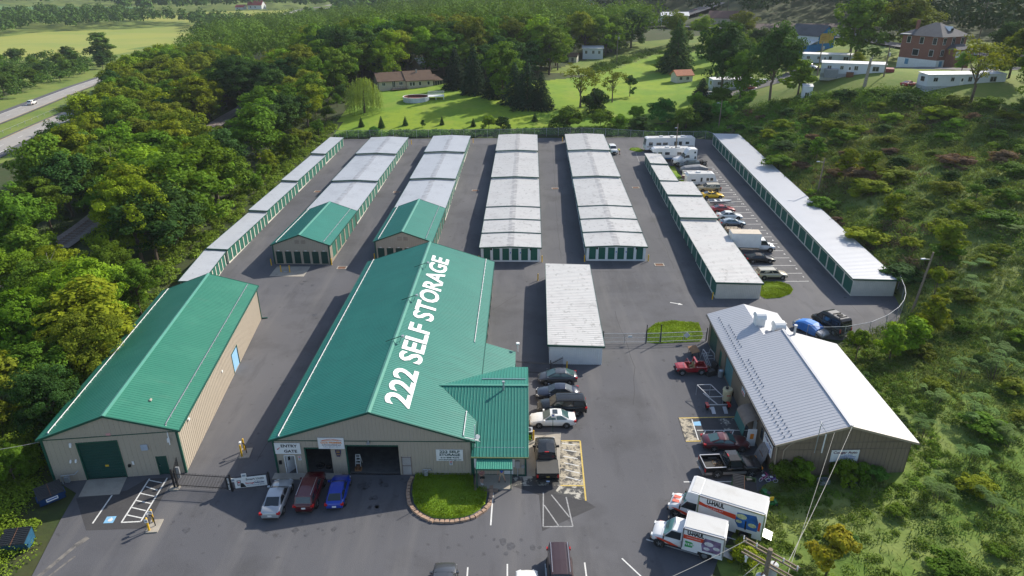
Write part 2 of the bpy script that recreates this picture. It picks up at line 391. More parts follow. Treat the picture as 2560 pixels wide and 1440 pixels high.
terrain=region('terrain',np.ones(len(F4),bool),turf_forest)
def sheet(poly,dz,name,mt,parent=None,kind='structure',f=None):
 f=f or g
 parts=[]
 ys=[q[1] for q in poly]
 if min(ys)<91<max(ys):
  for sgn in (1,-1):
   out=[]
   n=len(poly)
   for i in range(n):
    a,b=poly[i],poly[(i+1) % n]
    ia,ib=(a[1]-91)*sgn>=0,(b[1]-91)*sgn>=0
    if ia:out.append(a)
    if ia!=ib:
     t=(91-a[1])/(b[1]-a[1]);out.append((a[0]+(b[0]-a[0])*t,91.0))
   parts.append(out)
 else:parts=[poly]
 mb=MB()
 for q in parts:
  if len(q)>2:
   P3=[(x,y,f(y)+dz) for x,y in q]
   area=sum(P3[i][0]*P3[(i+1) % len(P3)][1]-P3[(i+1) % len(P3)][0]*P3[i][1] for i in range(len(P3)))
   mb.poly(P3 if area>0 else P3[::-1])
 o=mb.build(name,mt,parent)
 if kind and not parent:o['kind']=kind
 return o
pave=sheet(PAVE,0.0,'yard_pavement',asphalt)
def stripe(p,q,w,mt,name='painted_line',dz=0.012,parent=None):
 p=Vector(p);q=Vector(q);d=(q-p).normalized();n=Vector((-d.y,d.x))*w/2
 return sheet([tuple(p-n),tuple(q-n),tuple(q+n),tuple(p+n)],dz,name,mt,parent or pave)
# ------------------------------------------------------------------ building helpers
def corr(mb,P0,Lv,Sv,pitch=0.4,rh=0.022,rw=0.06,thick=0.07):
 P0=Vector(P0);Lv=Vector(Lv);Sv=Vector(Sv);n=Lv.cross(Sv).normalized()
 if n.z<0:n=-n
 ln=Lv.length;e=Lv/ln;k=max(1,int(round(ln/pitch)));pt=ln/k
 prof=[]
 for i in range(k):
  c=(i+0.5)*pt
  prof+=[(c-rw,0),(c-rw*0.5,rh),(c+rw*0.5,rh),(c+rw,0)]
 prof=[(0,0)]+prof+[(ln,0)]
 vs=[]
 for t,h in prof:vs.append(P0+e*t+n*h)
 m_=len(vs);vs+=[v+Sv for v in vs]
 fl=Lv.cross(Sv).dot(n)>0
 fs=[]
 for i in range(m_-1):
  q=(i,i+1,m_+i+1,m_+i);fs.append(q if fl else q[::-1])
 mb.add(vs,fs)
 a,b,c,d=P0-n*thick,P0+Lv-n*thick,P0+Lv+Sv-n*thick,P0+Sv-n*thick
 mb.quad(a,d,c,b);
 A,B,C_,D=P0,P0+Lv,P0+Lv+Sv,P0+Sv
 mb.quad(a,b,B,A);mb.quad(b,c,C_,B);mb.quad(c,d,D,C_);mb.quad(d,a,A,D)
 return mb
def free_z(x0,x1,z0,opens):
 cut=sorted([(o[2],o[3]) for o in opens if o[0]<x1-1e-4 and o[1]>x0+1e-4])
 out=[];z=z0
 for a,b in cut:
  if a>z+1e-4:out.append((z,a))
  z=max(z,b)
 return out,z
def facade(w,h,hr,opens,face,t=0.14,z0=-0.3,ridge=None):
 mb=MB();ridge=w/2 if ridge is None else ridge
 def top(u):
  if hr<=h:return h
  return h+(hr-h)*(u/ridge if u<=ridge else (w-u)/(w-ridge))
 br=sorted(set([0,w,ridge]+[o[0] for o in opens]+[o[1] for o in opens]))
 for a,b in zip(br[:-1],br[1:]):
  if b-a<1e-4:continue
  iv,zt=free_z(a,b,z0,opens)
  for q0,q1 in iv:
   mb.hexa([face(a,q0,0),face(b,q0,0),face(b,q0,t),face(a,q0,t)],[face(a,q1,0),face(b,q1,0),face(b,q1,t),face(a,q1,t)])
  ta,tb=top(a),top(b)
  mb.hexa([face(a,zt,0),face(b,zt,0),face(b,zt,t),face(a,zt,t)],[face(a,ta,0),face(b,tb,0),face(b,tb,t),face(a,ta,t)])
 return mb,top
def rib_lines(w,top,opens,face,pitch,z0=0.02,rw=0.05,rd=0.03):
 mb=MB();n=int(w/pitch)
 for i in range(1,n):
  u=i*w/n
  iv,zt=free_z(u-rw,u+rw,z0,opens)
  for a,b in iv+[(zt,top(u)-0.02)]:
   mb.hexa([face(u-rw/2,a,0.0),face(u+rw/2,a,0.0),face(u+rw/4,a,-rd),face(u-rw/4,a,-rd)],[face(u-rw/2,b,0),face(u+rw/2,b,0),face(u+rw/4,b,-rd),face(u-rw/4,b,-rd)])
 return mb
def rollup(w,h,mt,n=9,d=0.03):
 key=('rollup',round(w,2),round(h,2),mt.name)
 if key in TEXT:return TEXT[key]
 mb=MB()
 for i in range(n):
  a,b=h*i/n,h*(i+1)/n
  mb.quad((0,0,a),(w,0,a),(w,-d,a+0.03),(0,-d,a+0.03))
  mb.quad((0,-d,a+0.03),(w,-d,a+0.03),(w,-d,b-0.02),(0,-d,b-0.02))
  mb.quad((0,-d,b-0.02),(w,-d,b-0.02),(w,0,b),(0,0,b))
 mb.box(w*0.5-0.06,w*0.5+0.06,-d-0.02,-d,0.05,0.1)
 me=mb.mesh('roller_door',mt);TEXT[key]=me
 return me
def gable_building(t,w,l,h,hr,ov,fopens,ropens,wall,rib,roof,trim,pitch=0.33,rpitch=0.33,lopens=(),bopens=(),z0=-0.4,roofs=None):
 F=lambda u,v,d:(u,d,v)
 Rr=lambda u,v,d:(w-d,u,v)
 Lf=lambda u,v,d:(d,l-u,v)
 Bk=lambda u,v,d:(w-u,l-d,v)
 for nm,ww,hh,op,fc_ in (('front_wall',w,hr,fopens,F),('side_wall',l,h,ropens,Rr),('side_wall',l,h,lopens,Lf),('back_wall',w,hr,bopens,Bk)):
  mb,top=facade(ww,h,hh,list(op),fc_,z0=z0)
  p=mb.build(nm,wall,t)
  rib_lines(ww,top,list(op),fc_,pitch).build('wall_rib',rib,p)
 s=(hr-h)/(w/2)
 zl=h-s*ov
 e=0.02
 ln=Vector((0,l+2*ov*0.6,0));y0=-ov*0.6
 dz=0.08
 rs=[]
 for sgn in (0,1):
  x_e,x_r=(-ov,w/2) if sgn==0 else (w+ov,w/2)
  mb=corr(MB(),(x_e,y0,zl+dz),ln,(x_r-x_e,0,hr-zl),rpitch)
  r_=mb.build('roof',roof,t);rs.append(r_)
  tr=MB().hexa([(x_e-0.05,y0,zl-0.16+dz),(x_e+0.05,y0,zl-0.16+dz),(x_e+0.05,y0+ln.y,zl-0.16+dz),(x_e-0.05,y0+ln.y,zl-0.16+dz)],
                       [(x_e-0.05,y0,zl+0.03+dz),(x_e+0.05,y0,zl+0.03+dz),(x_e+0.05,y0+ln.y,zl+0.03+dz),(x_e-0.05,y0+ln.y,zl+0.03+dz)])
  tr.build('gutter',trim,r_)
  for yy in (y0-0.03,y0+ln.y-0.03):
   MB().hexa([(x_e,yy,zl-0.16+dz),(x_r,yy,hr-0.16+dz),(x_r,yy+0.06,hr-0.16+dz),(x_e,yy+0.06,zl-0.16+dz)],
                      [(x_e,yy,zl+0.04+dz),(x_r,yy,hr+0.04+dz),(x_r,yy+0.06,hr+0.04+dz),(x_e,yy+0.06,zl+0.04+dz)]).build('barge_trim',trim,r_)
 mb=MB()
 k=0.22
 for sg in (-1,1):
  mb.hexa([(w/2,y0,hr+dz+0.03),(w/2+sg*k,y0,hr-s*k+dz+0.03),(w/2+sg*k,y0+ln.y,hr-s*k+dz+0.03),(w/2,y0+ln.y,hr+dz+0.03)],
    [(w/2,y0,hr+dz+0.09),(w/2+sg*k,y0,hr-s*k+dz+0.07),(w/2+sg*k,y0+ln.y,hr-s*k+dz+0.07),(w/2,y0+ln.y,hr+dz+0.09)])
 mb.build('ridge_cap',MATS['ridge_green'] if roof.name.startswith('green') else roof,t)
 for x,y in ((-0.06,-0.06),(w-0.14,-0.06),(w-0.14,l-0.14),(-0.06,l-0.14)):
  MB().box(x,x+0.2,y,y+0.2,-0.1,h-0.05).build('corner_trim',trim,t)
 return rs
mat('ridge_green',(0.075,0.26,0.195),0.4,var=0.08)
def snow_guard(t,w,l,h,hr,side,mt,y0=0.2,y1=None,up=0.55,parent=None):
 s=(hr-h)/(w/2);x=up if side<0 else w-up;z=h+s*up+0.17
 y1=y1 or l-0.2
 mb=MB();mb.box(x-0.03,x+0.03,y0,y1,z,z+0.06)
 n=int((y1-y0)/1.2)
 for i in range(n+1):mb.box(x-0.07,x+0.07,y0+(y1-y0-0.06)*i/n,y0+(y1-y0-0.06)*i/n+0.06,z-0.12,z+0.02)
 return mb.build('snow_guard',mt,parent or t)
def sign_board(name,label,loc,rotz,w,h,mt,lines,group=None,cat='sign',t=0.04):
 o=thing(name,label,cat,loc,rotz,group)
 MB().box(0,w,-t,0,0,h).build('panel',mt,o)
 for (txt,cx,cz,size,m_,wd,bold) in lines:
  lettering(txt,o,(cx,-t-0.006,cz),size,m_,width=wd,bold=bold,extrude=0.004)
 return o
def on(b,x,y,z=0.0):
 c,s_=math.cos(b[2]),math.sin(b[2])
 return (b[0]+c*x-s_*y,b[1]+s_*x+c*y,z)
# ------------------------------------------------------------------ the green-roofed hall with the big lettering
FM=(-21.934,51.078,-0.0201)
MW,ML,MH,MR=18.2,42.94,3.92,6.95
hall=thing('storage_hall','tan hall with long green steel roof and huge white roof lettering','building',(FM[0],FM[1],0),FM[2])
bayd=[(0.88,1.77,0.0,2.09),(2.87,5.22,0.0,2.96),(6.69,11.47,0.0,3.28),(11.72,12.52,0.0,2.05)]
side_doors=[(19.5+i*2.9,21.7+i*2.9,0,2.5) for i in range(8)]
hall_roofs=gable_building(hall,MW,ML,MH,MR,0.3,bayd,side_doors,tan_wall,tan_rib,green_roof,green_trim)
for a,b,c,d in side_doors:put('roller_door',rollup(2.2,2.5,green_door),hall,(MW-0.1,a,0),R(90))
MB().box(0.02,MW,-0.05,-0.032,3.78,3.86).build('front_band',green_trim,hall)
fr=MB()
for a,b,c,d in bayd[1:3]:
 fr.box(a-0.09,a+0.03,-0.05,0.16,0,d+0.09);fr.box(a+0.03,b,-0.05,0.16,d-0.03,d+0.09)
fr.build('bay_frame',green_trim,hall)
MB().box(0.2,MW-0.2,0.2,ML-0.2,0.004,0.03).build('shop_floor',mat('shop_floor',(0.09,0.09,0.09),0.7,var=0.3,vs=1.5),hall)
MB().box(0.2,MW-0.2,13.6,13.75,0.03,MH-0.1).build('inner_wall',mat('inner_wall',(0.2,0.19,0.18),0.9,var=0.2),hall)
dr=MB().box(0,0.86,-0.04,0,0.02,2.05).build('door',white_pt,hall,(0.9,0.1,0),R(58))
MB().box(0.2,0.42,-0.05,-0.041,1.35,1.75).build('pane',glass,dr)
MB().box(0.80,0.88,-0.045,0.1,0.02,2.13).box(1.77,1.85,-0.045,0.1,0.02,2.13).box(0.88,1.77,-0.045,0.1,2.09,2.17).build('door_frame',white_pt,hall)
gd=MB().box(11.72,12.52,0.0,0.05,0.0,2.05).build('door',white_pt,hall)
gr=MB()
for i in range(10):gr.box(11.75+i*0.083,11.77+i*0.083,-0.06,-0.035,0.0,2.05)
for z in (0.0,1.05,2.0):gr.box(11.70,12.54,-0.065,-0.033,z,z+0.05)
gr.box(11.66,11.71,-0.07,0.0,0,2.08);gr.box(12.53,12.58,-0.07,0.0,0,2.08)
gr.build('door_grille',mat('grille_brown',(0.22,0.17,0.15),0.6,var=0.1),gd)
MB().box(0.3,0.55,-0.16,-0.03,1.22,1.59).build('letter_box',black_metal,hall)
MB().box(8.66,8.94,-0.3,-0.03,3.62,3.72).box(8.75,8.85,-0.2,-0.03,3.72,3.9).build('wall_lamp',grey_metal,hall)
snow_guard(hall,MW,ML,MH,MR,-1,white_pt,0.0,ML,0.62,hall_roofs[0])
snow_guard(hall,MW,ML,MH,MR,1,white_pt,17.6,ML,0.9,hall_roofs[1])
snow_guard(hall,MW,ML,MH,MR,1,white_pt,0.2,4.0,0.75,hall_roofs[1])
sl=math.atan2(MR-MH,MW/2)
rl=MB()
cx,cyy=11.34,20.2
zc=MH+(MW-cx)*(MR-MH)/(MW/2)+0.08+0.055
lt=text_mesh('222 SELF STORAGE',3.32,bold=0.085,extrude=0.006,space=1.0,mt=mat('roof_lettering_white',(0.78,0.79,0.78),0.55,var=0.06,vs=3))
xs=[v.co.x for v in lt.vertices];kx=36.6/(max(xs)-min(xs))
ux=Vector((0,1,0));uy=Vector((-math.cos(sl),0,math.sin(sl)));uz=ux.cross(uy)
M4=Matrix.Identity(4)
for i in range(3):M4[i][0]=ux[i]*kx;M4[i][1]=uy[i];M4[i][2]=uz[i];M4[i][3]=(cx,cyy,zc)[i]
import bmesh
bm=bmesh.new();bm.from_mesh(lt);isl=[];seen_v=set()
for v in bm.verts:
 if v.index in seen_v:continue
 st_=[v];seen_v.add(v.index);cur=[]
 while st_:
  q=st_.pop();cur.append(q.index)
  for e_ in q.link_edges:
   w_=e_.other_vert(q)
   if w_.index not in seen_v:seen_v.add(w_.index);st_.append(w_)
 isl.append(cur)
isl.sort(key=lambda c:min(lt.vertices[i].co.x for i in c));bm.free()
for wd_ in (isl[0:3],isl[3:7],isl[7:]):
 keep_v=set(i for c in wd_ for i in c)
 bm=bmesh.new();bm.from_mesh(lt);bmesh.ops.delete(bm,geom=[v for v in bm.verts if v.index not in keep_v],context='VERTS')
 me=bpy.data.meshes.new('roof_lettering');bm.to_mesh(me);bm.free()
 if not me.materials:me.materials.append(MATS['roof_lettering_white'])
 o=put('roof_lettering',me,hall_roofs[1]);o.matrix_local=M4
for yy in (13.0,23.3,33.6):
 zr=MR+0.12
 b=MB();b.beam((MW/2-0.9,yy,zr-0.1),(MW/2+0.9,yy+0.05,zr+0.55),0.07);b.beam((MW/2+0.85,yy,zr+0.5),(MW/2+0.6,yy-0.4,zr-0.12),0.03);b.beam((MW/2+0.85,yy,zr+0.5),(MW/2+0.6,yy+0.4,zr-0.12),0.03)
 lb=b.build('lamp_bracket',green_trim,hall)
 MB().box(MW/2+0.85,MW/2+1.1,yy-0.16,yy+0.16,zr+0.42,zr+0.62).build('lamp_head',grey_metal,lb)
MB().box(-0.3,6.0,-0.85,-0.02,-0.2,0.13).build('apron',concrete,hall)
AX0,AX1,AY0,AY1,AE,AR,ARY=18.2,23.1,0.04,14.3,2.95,5.12,7.25
annex=thing('office_annex','low office wing with green cross-gable roof beside the lettered hall','building',(FM[0],FM[1],0),FM[2])
opn=[(2.9,3.75,0.05,2.05),(1.35,1.95,0.75,1.5)]
mbw,tp=facade(AX1-AX0-0.01,AE,AE,opn,lambda u,v,d:(AX0+0.01+u,AY0-0.02+d,v))
fw_=mbw.build('front_wall',tan_wall,annex);rib_lines(AX1-AX0,tp,opn,lambda u,v,d:(AX0+u,AY0-0.02+d,v),0.3).build('wall_rib',tan_rib,fw_)
mbw,tp=facade(AY1-AY0,AE,AR,[],lambda u,v,d:(AX1-d,AY0+u,v),ridge=ARY-AY0);mbw.build('side_wall',tan_wall,annex)
mbw,tp=facade(AX1-AX0,AE,AE,[],lambda u,v,d:(AX1-u,AY1-d,v));mbw.build('back_wall',tan_wall,annex)
RX0=14.2
def wing_roof(y_e,name):
 s_=(AR-AE)/abs(ARY-(AY0 if y_e<ARY else AY1))
 yo=-0.85 if y_e<ARY else 0.2
 ye=y_e+yo;ze=AE-s_*abs(yo)+0.08;zr=AR+0.08
 mb=MB();n_=17;st=(AX1+0.25-RX0)/(n_*1.0)
 x=RX0
 def hallz(xx):return MH+(MW-xx)*(MR-MH)/(MW/2)+0.09
 x=AX1+0.25
 k=0
 while x>RX0:
  xa=x-0.31
  for (u0,u1,h0,h1) in ((xa,xa+0.22,0,0),(xa+0.22,xa+0.245,0,0.035),(xa+0.245,xa+0.285,0.035,0.035),(xa+0.285,xa+0.31,0.035,0)):
   um=(u0+u1)/2
   za=max(ze,hallz(um) if um<(MW+0.3 if y_e<ARY else 21.95) else ze)
   if za<zr-0.05:
    ya=ye+(ARY-ye)*(za-ze)/(zr-ze)
    q=((u0,ya,za+h0),(u1,ya,za+h1),(u1,ARY,zr+h1),(u0,ARY,zr+h0))
    mb.quad(*(q if y_e<ARY else q[::-1]))
  x=xa
 mb.quad((AX1+0.25,ye,ze-0.07),(AX0,ye,ze-0.07),(AX0,ARY,zr-0.07),(AX1+0.25,ARY,zr-0.07))
 mb.box(AX0-0.02,AX1+0.26,min(ye,ye+0.02 if y_e>ARY else ye-0.03),max(ye,ye+0.02 if y_e>ARY else ye-0.03),ze-0.16,ze+0.01)
 mb.hexa([(AX1+0.2,ye,ze-0.15),(AX1+0.26,ye,ze-0.15),(AX1+0.26,ARY,zr-0.15),(AX1+0.2,ARY,zr-0.15)],[(AX1+0.2,ye,ze-0.01),(AX1+0.26,ye,ze-0.01),(AX1+0.26,ARY,zr-0.01),(AX1+0.2,ARY,zr-0.01)])
 return mb.build(name,green_roof,annex),ze,ye
ar1,aze,aye=wing_roof(AY0,'roof')
ar2,bze,bye=wing_roof(AY1,'roof')
MB().box(14.5,AX1+0.27,ARY-0.14,ARY+0.14,AR+0.07,AR+0.15).build('ridge_cap',MATS['ridge_green'],annex)
MB().box(AX0+0.2,AX1,aye+0.95,aye+1.05,aze+0.22,aze+0.30).build('snow_guard',steel,ar1)
MB().box(18.6,AX1,ARY+2.0,ARY+2.1,AR-0.62+0.12,AR-0.62+0.2).build('snow_guard',steel,ar2)
MB().box(AX0-0.05,AX1+0.25,aye-0.12,aye,aze-0.12,aze).build('gutter',mat('gutter_olive',(0.12,0.15,0.06),0.5,var=0.1),ar1)
for x in (AX0+0.02,AX1-0.1):MB().box(x,x+0.16,AY0-0.09,AY0+0.1,0,AE-0.05).build('corner_trim',green_trim,annex)
MB().box(AX0+0.2,AX1-0.1,AY0-0.06,AY0-0.02,0.0,0.12).build('base_trim',green_trim,annex)
dd=MB().box(21.1,21.95,0.06,0.12,0.05,2.05).build('door',white_pt,annex);MB().box(21.25,21.8,0.045,0.058,0.9,1.9).build('pane',glass_t,dd)
wd=MB().box(19.55,20.15,-0.01,0.1,0.75,1.5).build('window',white_pt,annex);MB().box(19.62,20.08,-0.02,-0.012,0.82,1.43).build('pane',glass,wd)
MB().cyl((20.9,6.7,AR-0.3),(20.9,6.7,AR+0.75),0.09,n=10).cyl((20.9,6.7,AR+0.75),(20.9,6.7,AR+0.9),0.15,n=10).build('flue_pipe',grey_metal,annex,smooth=False)
cn=MB()
corr(cn,(18.65,-1.98,2.35),(3.25,0,0),(0,1.45,0.28),0.2,0.025,0.045,0.05)
can=cn.build('porch_roof',mat('porch_green',(0.035,0.24,0.17),0.45,var=0.08),annex)
MB().box(18.63,21.92,-2.03,-1.98,2.22,2.36).build('porch_fascia',green_trim,can)
for x in (18.72,21.78):MB().box(x-0.05,x+0.05,-1.95,-1.85,0.1,2.3).build('porch_post',green_trim,annex)
MB().box(18.45,21.85,-1.95,0.0,-0.2,0.1).build('porch_slab',concrete,annex)
MB().box(18.44,18.7,-2.3,0.0,-0.1,0.22).box(18.44,20.6,-2.32,-1.98,-0.1,0.16).build('porch_kerb',mat('kerb_stone',(0.2,0.155,0.12),0.9,var=0.25,vs=3),annex)
el=MB().box(22.15,22.55,-0.2,-0.03,1.0,1.75).box(22.3,22.4,-0.14,-0.03,0,1.0).box(22.7,23.0,-0.12,-0.03,0.95,1.25).build('meter_box',grey_metal,annex)
MB().box(21.95,22.1,-0.05,-0.03,1.0,1.9).build('notice_board',white_pt,annex)
corr(MB(),(21.95,7.3,MH+(MW-21.95)*(MR-MH)/(MW/2)+0.075),(0,11.0,0),(18.45-21.95,0,3.5*(MR-MH)/(MW/2)),0.33).build('roof',green_roof,annex)
MB().box(18.2,21.9,14.2,18.2,-0.3,2.72).build('side_wall',tan_wall,annex)
MB().cyl((22.2,18.6,2.6),(22.2,18.6,3.6),0.06,n=7).cyl((22.2,18.6,3.6),(22.2,18.6,3.75),0.22,n=10).build('flue_pipe',white_pt,annex)
sb=MB().box(18.35,19.0,-0.07,-0.035,0.95,2.3).build('direction_sign',white_pt,annex)
lettering('Re',sb,(18.75,-0.08,1.75),0.32,ink,bold=0.01,extrude=0.004);lettering('Mo',sb,(18.75,-0.08,1.4),0.32,ink_red,bold=0.01,extrude=0.004)
an=thing('roof_antenna','white rod antenna and dish on the front corner of the lettered roof','antenna',on(FM,18.5,-0.1,3.6),FM[2])
MB().cyl((0,0,-0.3),(0,0,2.1),0.035,n=6).build('mast',white_pt,an)
MB().beam((-0.9,0,0.75),(0.35,0,0.45),0.05).beam((-0.7,0.2,0.55),(0.5,-0.25,0.5),0.03).build('rod',white_pt,an)
MB().cyl((0.2,-0.08,0.9),(0.3,-0.2,0.95),0.2,0.22,n=12).build('dish',white_pt,an)
def rect(x0,x1,y0,y1):return (x0,x1,y0,y1)
def M_at(x,z,off=-0.05):return on(FM,x,off,z)
sign_board('entry_sign','white board reading ENTRY GATE with red arrow above the open white door',M_at(0.12,2.37),FM[2],2.37,1.2,white_pt,
           [('ENTRY',1.32,0.88,0.42,ink,1.5,0.012),('GATE',1.42,0.3,0.42,ink,1.2,0.012)])
eo=bpy.data.objects['entry_sign']
MB().add([(0.2,-0.047,0.46),(0.22,-0.047,0.62),(0.36,-0.047,0.5)],[(0,2,1)]).beam((0.26,-0.047,0.54),(0.48,-0.047,0.72),0.06,0.006,(0,1,0)).build('arrow',ink_red,eo)
sign_board('auto_shop_banner',"white cloth banner reading GG'S PREMIER AUTO SOLUTIONS above the small open bay",M_at(4.19,2.99,-0.07),FM[2],2.38,1.22,white_pt,
           [("GG'S PREMIER",1.2,0.68,0.28,ink_orange,1.95,0.008),('AUTO SOLUTIONS LLC',1.2,0.43,0.17,ink_maroon,1.75,0.004),('CALL 484-671-2211',1.2,0.22,0.15,ink_grey,1.5,0.003)])
bo=bpy.data.objects['auto_shop_banner']
MB().tube([(0.3,-0.046,0.9),(0.7,-0.046,1.02),(1.2,-0.046,1.1),(1.7,-0.046,1.03),(2.2,-0.046,0.9)],0.02,4).build('car_outline',ink_red,bo)
MB().tube([(0.4,-0.046,0.88),(0.9,-0.046,0.95),(1.4,-0.046,0.98),(1.9,-0.046,0.9)],0.028,4).build('car_stripe',ink_orange,bo)
kb=thing('inspection_badge','dark keystone-shaped inspection badge on the pillar between the two bays','sign',M_at(5.65,2.09),FM[2])
MB().prism([(0.1,0),(0.4,0),(0.52,0.55),(0.52,0.76),(0.0,0.76),(0.0,0.55)],lambda u,v:(u,-0.03,v),lambda u,v:(u,0,v)).build('panel',mat('badge_navy',(0.02,0.02,0.09),0.5,var=0),kb)
for z in (0.18,0.42,0.6):MB().box(0.1,0.42,-0.037,-0.03,z,z+0.07).build('badge_line',mat('badge_gold',(0.5,0.3,0.04),0.5,var=0),kb)
sign_board('storage_sign','white board reading 222 SELF STORAGE with phone number on the tan front',M_at(14.9,1.71),FM[2],2.47,1.25,white_pt,
           [('222 SELF',1.25,1.02,0.36,mat('ink_green',(0.0,0.05,0.05),0.6,var=0),1.85,0.012),('STORAGE',1.25,0.68,0.36,MATS['ink_green'],1.9,0.012),('610 898 9270',1.25,0.36,0.22,MATS['ink_green'],1.7,0.006),('www.BerksStorage.com',1.25,0.13,0.17,MATS['ink_green'],2.1,0.006)])
for i,(x,z) in enumerate(((2.13,1.67),(16.09,1.23))):
 q=sign_board('notice',('small notice beside the open white door','small notice hung below the storage board')[i],M_at(x,z),FM[2],0.29,0.46,white_pt,[])
 MB().box(0.04,0.25,-0.047,-0.04,0.3,0.42).build('print',ink_red,q);MB().box(0.05,0.24,-0.047,-0.04,0.06,0.25).build('print',ink_grey,q)
gm=thing('gas_meter','grey gas meter on the tan front above the planted bed','meter',on(FM,13.9,-0.35,0.0),FM[2])
MB().box(-0.16,0.16,-0.1,0.12,0.25,0.7).build('meter',grey_metal,gm);MB().tube([(-0.3,0.1,0.0),(-0.3,0.1,0.8),(0.45,0.1,0.8),(0.5,0.3,0.6)],0.035).build('pipe',grey_metal,gm)
def tyre_mesh(r=0.33,w=0.2):
 key=('tyre',r,w)
 if key in TEXT:return TEXT[key]
 mb=MB();n=18;prof=[(0.62,-0.42),(0.9,-0.5),(1.0,-0.32),(1.0,0.32),(0.9,0.5),(0.62,0.42)]
 vs=[(rr*r*math.cos(2*math.pi*i/n),y*w,rr*r*math.sin(2*math.pi*i/n)) for i in range(n) for rr,y in prof]
 k=len(prof);fs=[(i*k+j,((i+1) % n)*k+j,((i+1) % n)*k+(j+1) % k,i*k+(j+1) % k) for i in range(n) for j in range(k)]
 mb.add(vs,fs);me=mb.mesh('tyre',rubber,True);TEXT[key]=me
 return me
def loose_tyre(loc,flat,label,rz=0.0,r=0.33):
 o=thing('spare_tyre',label,'tyre',loc,rz)
 q=put('tread',tyre_mesh(r,0.24),o,(0,0,0.12 if flat else r));q.rotation_euler=(R(90) if flat else R(14),0,0)
 return o
loose_tyre(on(FM,3.7,1.0,0.03),True,'large black tyre lying inside the small open bay',r=0.4)
loose_tyre(on(FM,4.5,0.9,0.03),True,'smaller black tyre lying inside the small open bay',r=0.3)
sl_=thing('step_ladder','small white step ladder just inside the wide open bay','ladder',on(FM,7.0,1.1,0.03),FM[2])
MB().beam((0,0,0),(0.06,0.25,1.2),0.05).beam((0.5,0,0),(0.44,0.25,1.2),0.05).beam((0,0.6,0),(0.06,0.27,1.2),0.04).beam((0.5,0.6,0),(0.44,0.27,1.2),0.04).build('rail',white_pt,sl_)
for z in (0.3,0.6,0.9,1.15):MB().box(0.03,0.47,z*0.2-0.04,z*0.2+0.1,z,z+0.04).build('step',white_pt,sl_)
cb=thing('wooden_crate','small brown wooden crate inside the wide open bay','crate',on(FM,7.1,0.4,0.03),FM[2])
MB().box(0,0.6,0,0.45,0,0.08).box(0,0.05,0,0.45,0.08,0.3).box(0.55,0.6,0,0.45,0.08,0.3).build('crate_body',mat('crate_wood',(0.28,0.14,0.06),0.8,var=0.2),cb)
MB().box(0.2,0.42,0.1,0.35,0.08,0.55).build('carton',rust,cb)
# ------------------------------------------------------------------ the long green-roofed building on the left
FL=(-42.185,50.077,0.111)
LW,LL,LH,LR=11.64,32.1,4.86,6.85
lb_=thing('storage_hall','tall tan hall with faded green roof beside the wood','building',(FL[0],FL[1],0),FL[2])
lo=[(2.9,6.28,0.0,4.1),(9.31,10.11,0.0,2.0)]
so=[(17.75,20.1,0.05,2.45)]
rl_=gable_building(lb_,LW,LL,LH,LR,0.3,lo,so,tan_wall,tan_rib,green_roof_l,green_trim,pitch=0.42,rpitch=0.34)
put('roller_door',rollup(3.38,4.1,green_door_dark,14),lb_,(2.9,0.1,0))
dj=MB().box(2.8,2.91,-0.05,0.1,0,4.18).box(2.91,6.28,-0.05,0.1,4.09,4.18).box(6.27,6.38,-0.05,0.1,0,4.18).build('door_frame',green_trim,lb_)
dd=MB().box(9.33,10.09,0.02,0.08,0.02,1.98).build('door',green_door_dark,lb_);MB().box(9.42,9.48,-0.03,0.02,0.95,1.02).build('handle',steel,dd)
MB().box(9.24,9.32,-0.04,0.08,0,2.06).box(10.1,10.18,-0.04,0.08,0,2.06).box(9.32,10.1,-0.04,0.08,1.99,2.06).build('door_frame',green_trim,lb_)
MB().box(0.05,LW-0.02,-0.05,-0.032,4.66,4.74).build('front_band',green_trim,lb_)
put('roller_door',rollup(2.35,2.4,mat('pale_blue_door',(0.22,0.42,0.64),0.5,var=0.08),10),lb_,(LW-0.06,17.75,0.05),R(90))
MB().box(LW-0.1,LW+0.05,17.65,17.75,0,2.55).box(LW-0.1,LW+0.05,20.1,20.2,0,2.55).box(LW-0.1,LW+0.05,17.75,20.1,2.45,2.55).build('door_frame',green_trim,lb_)
vt=MB().box(8.25,8.85,-0.08,-0.03,2.9,3.5)
for i in range(6):vt.hexa([(8.25,-0.08,2.92+i*0.1),(8.85,-0.08,2.92+i*0.1),(8.85,-0.14,2.92+i*0.1),(8.25,-0.14,2.92+i*0.1)],[(8.25,-0.08,2.99+i*0.1),(8.85,-0.08,2.99+i*0.1),(8.85,-0.09,2.98+i*0.1),(8.25,-0.09,2.98+i*0.1)])
vt.build('wall_vent',grey_metal,lb_)
for x,z,w_,h_ in ((2.3,3.9,0.18,0.32),(1.9,2.2,0.14,0.2),(2.35,2.2,0.14,0.2),(10.7,3.7,0.2,0.34)):
 MB().hexa([(x,-0.03,z),(x+w_,-0.03,z),(x+w_,-0.22,z-0.04),(x,-0.22,z-0.04)],[(x,-0.03,z+h_),(x+w_,-0.03,z+h_),(x+w_,-0.14,z+h_-0.05),(x,-0.14,z+h_-0.05)]).build('wall_lamp',white_pt,lb_)
MB().cyl((10.95,-0.35,3.5),(10.75,0.2,5.3),0.05,n=7).build('vent_pipe',white_pt,lb_)
MB().box(7.1,7.28,-0.05,-0.03,1.36,1.75).build('permit_plate',white_pt,lb_)
MB().box(5.6,6.0,-0.05,-0.03,4.75,5.0).build('alarm_sign',mat('alarm_sign',(0.6,0.3,0.3),0.6,var=0.1),lb_)
MB().box(6.75,6.95,-0.2,-0.03,1.2,1.45).build('mail_slot',black_metal,lb_)
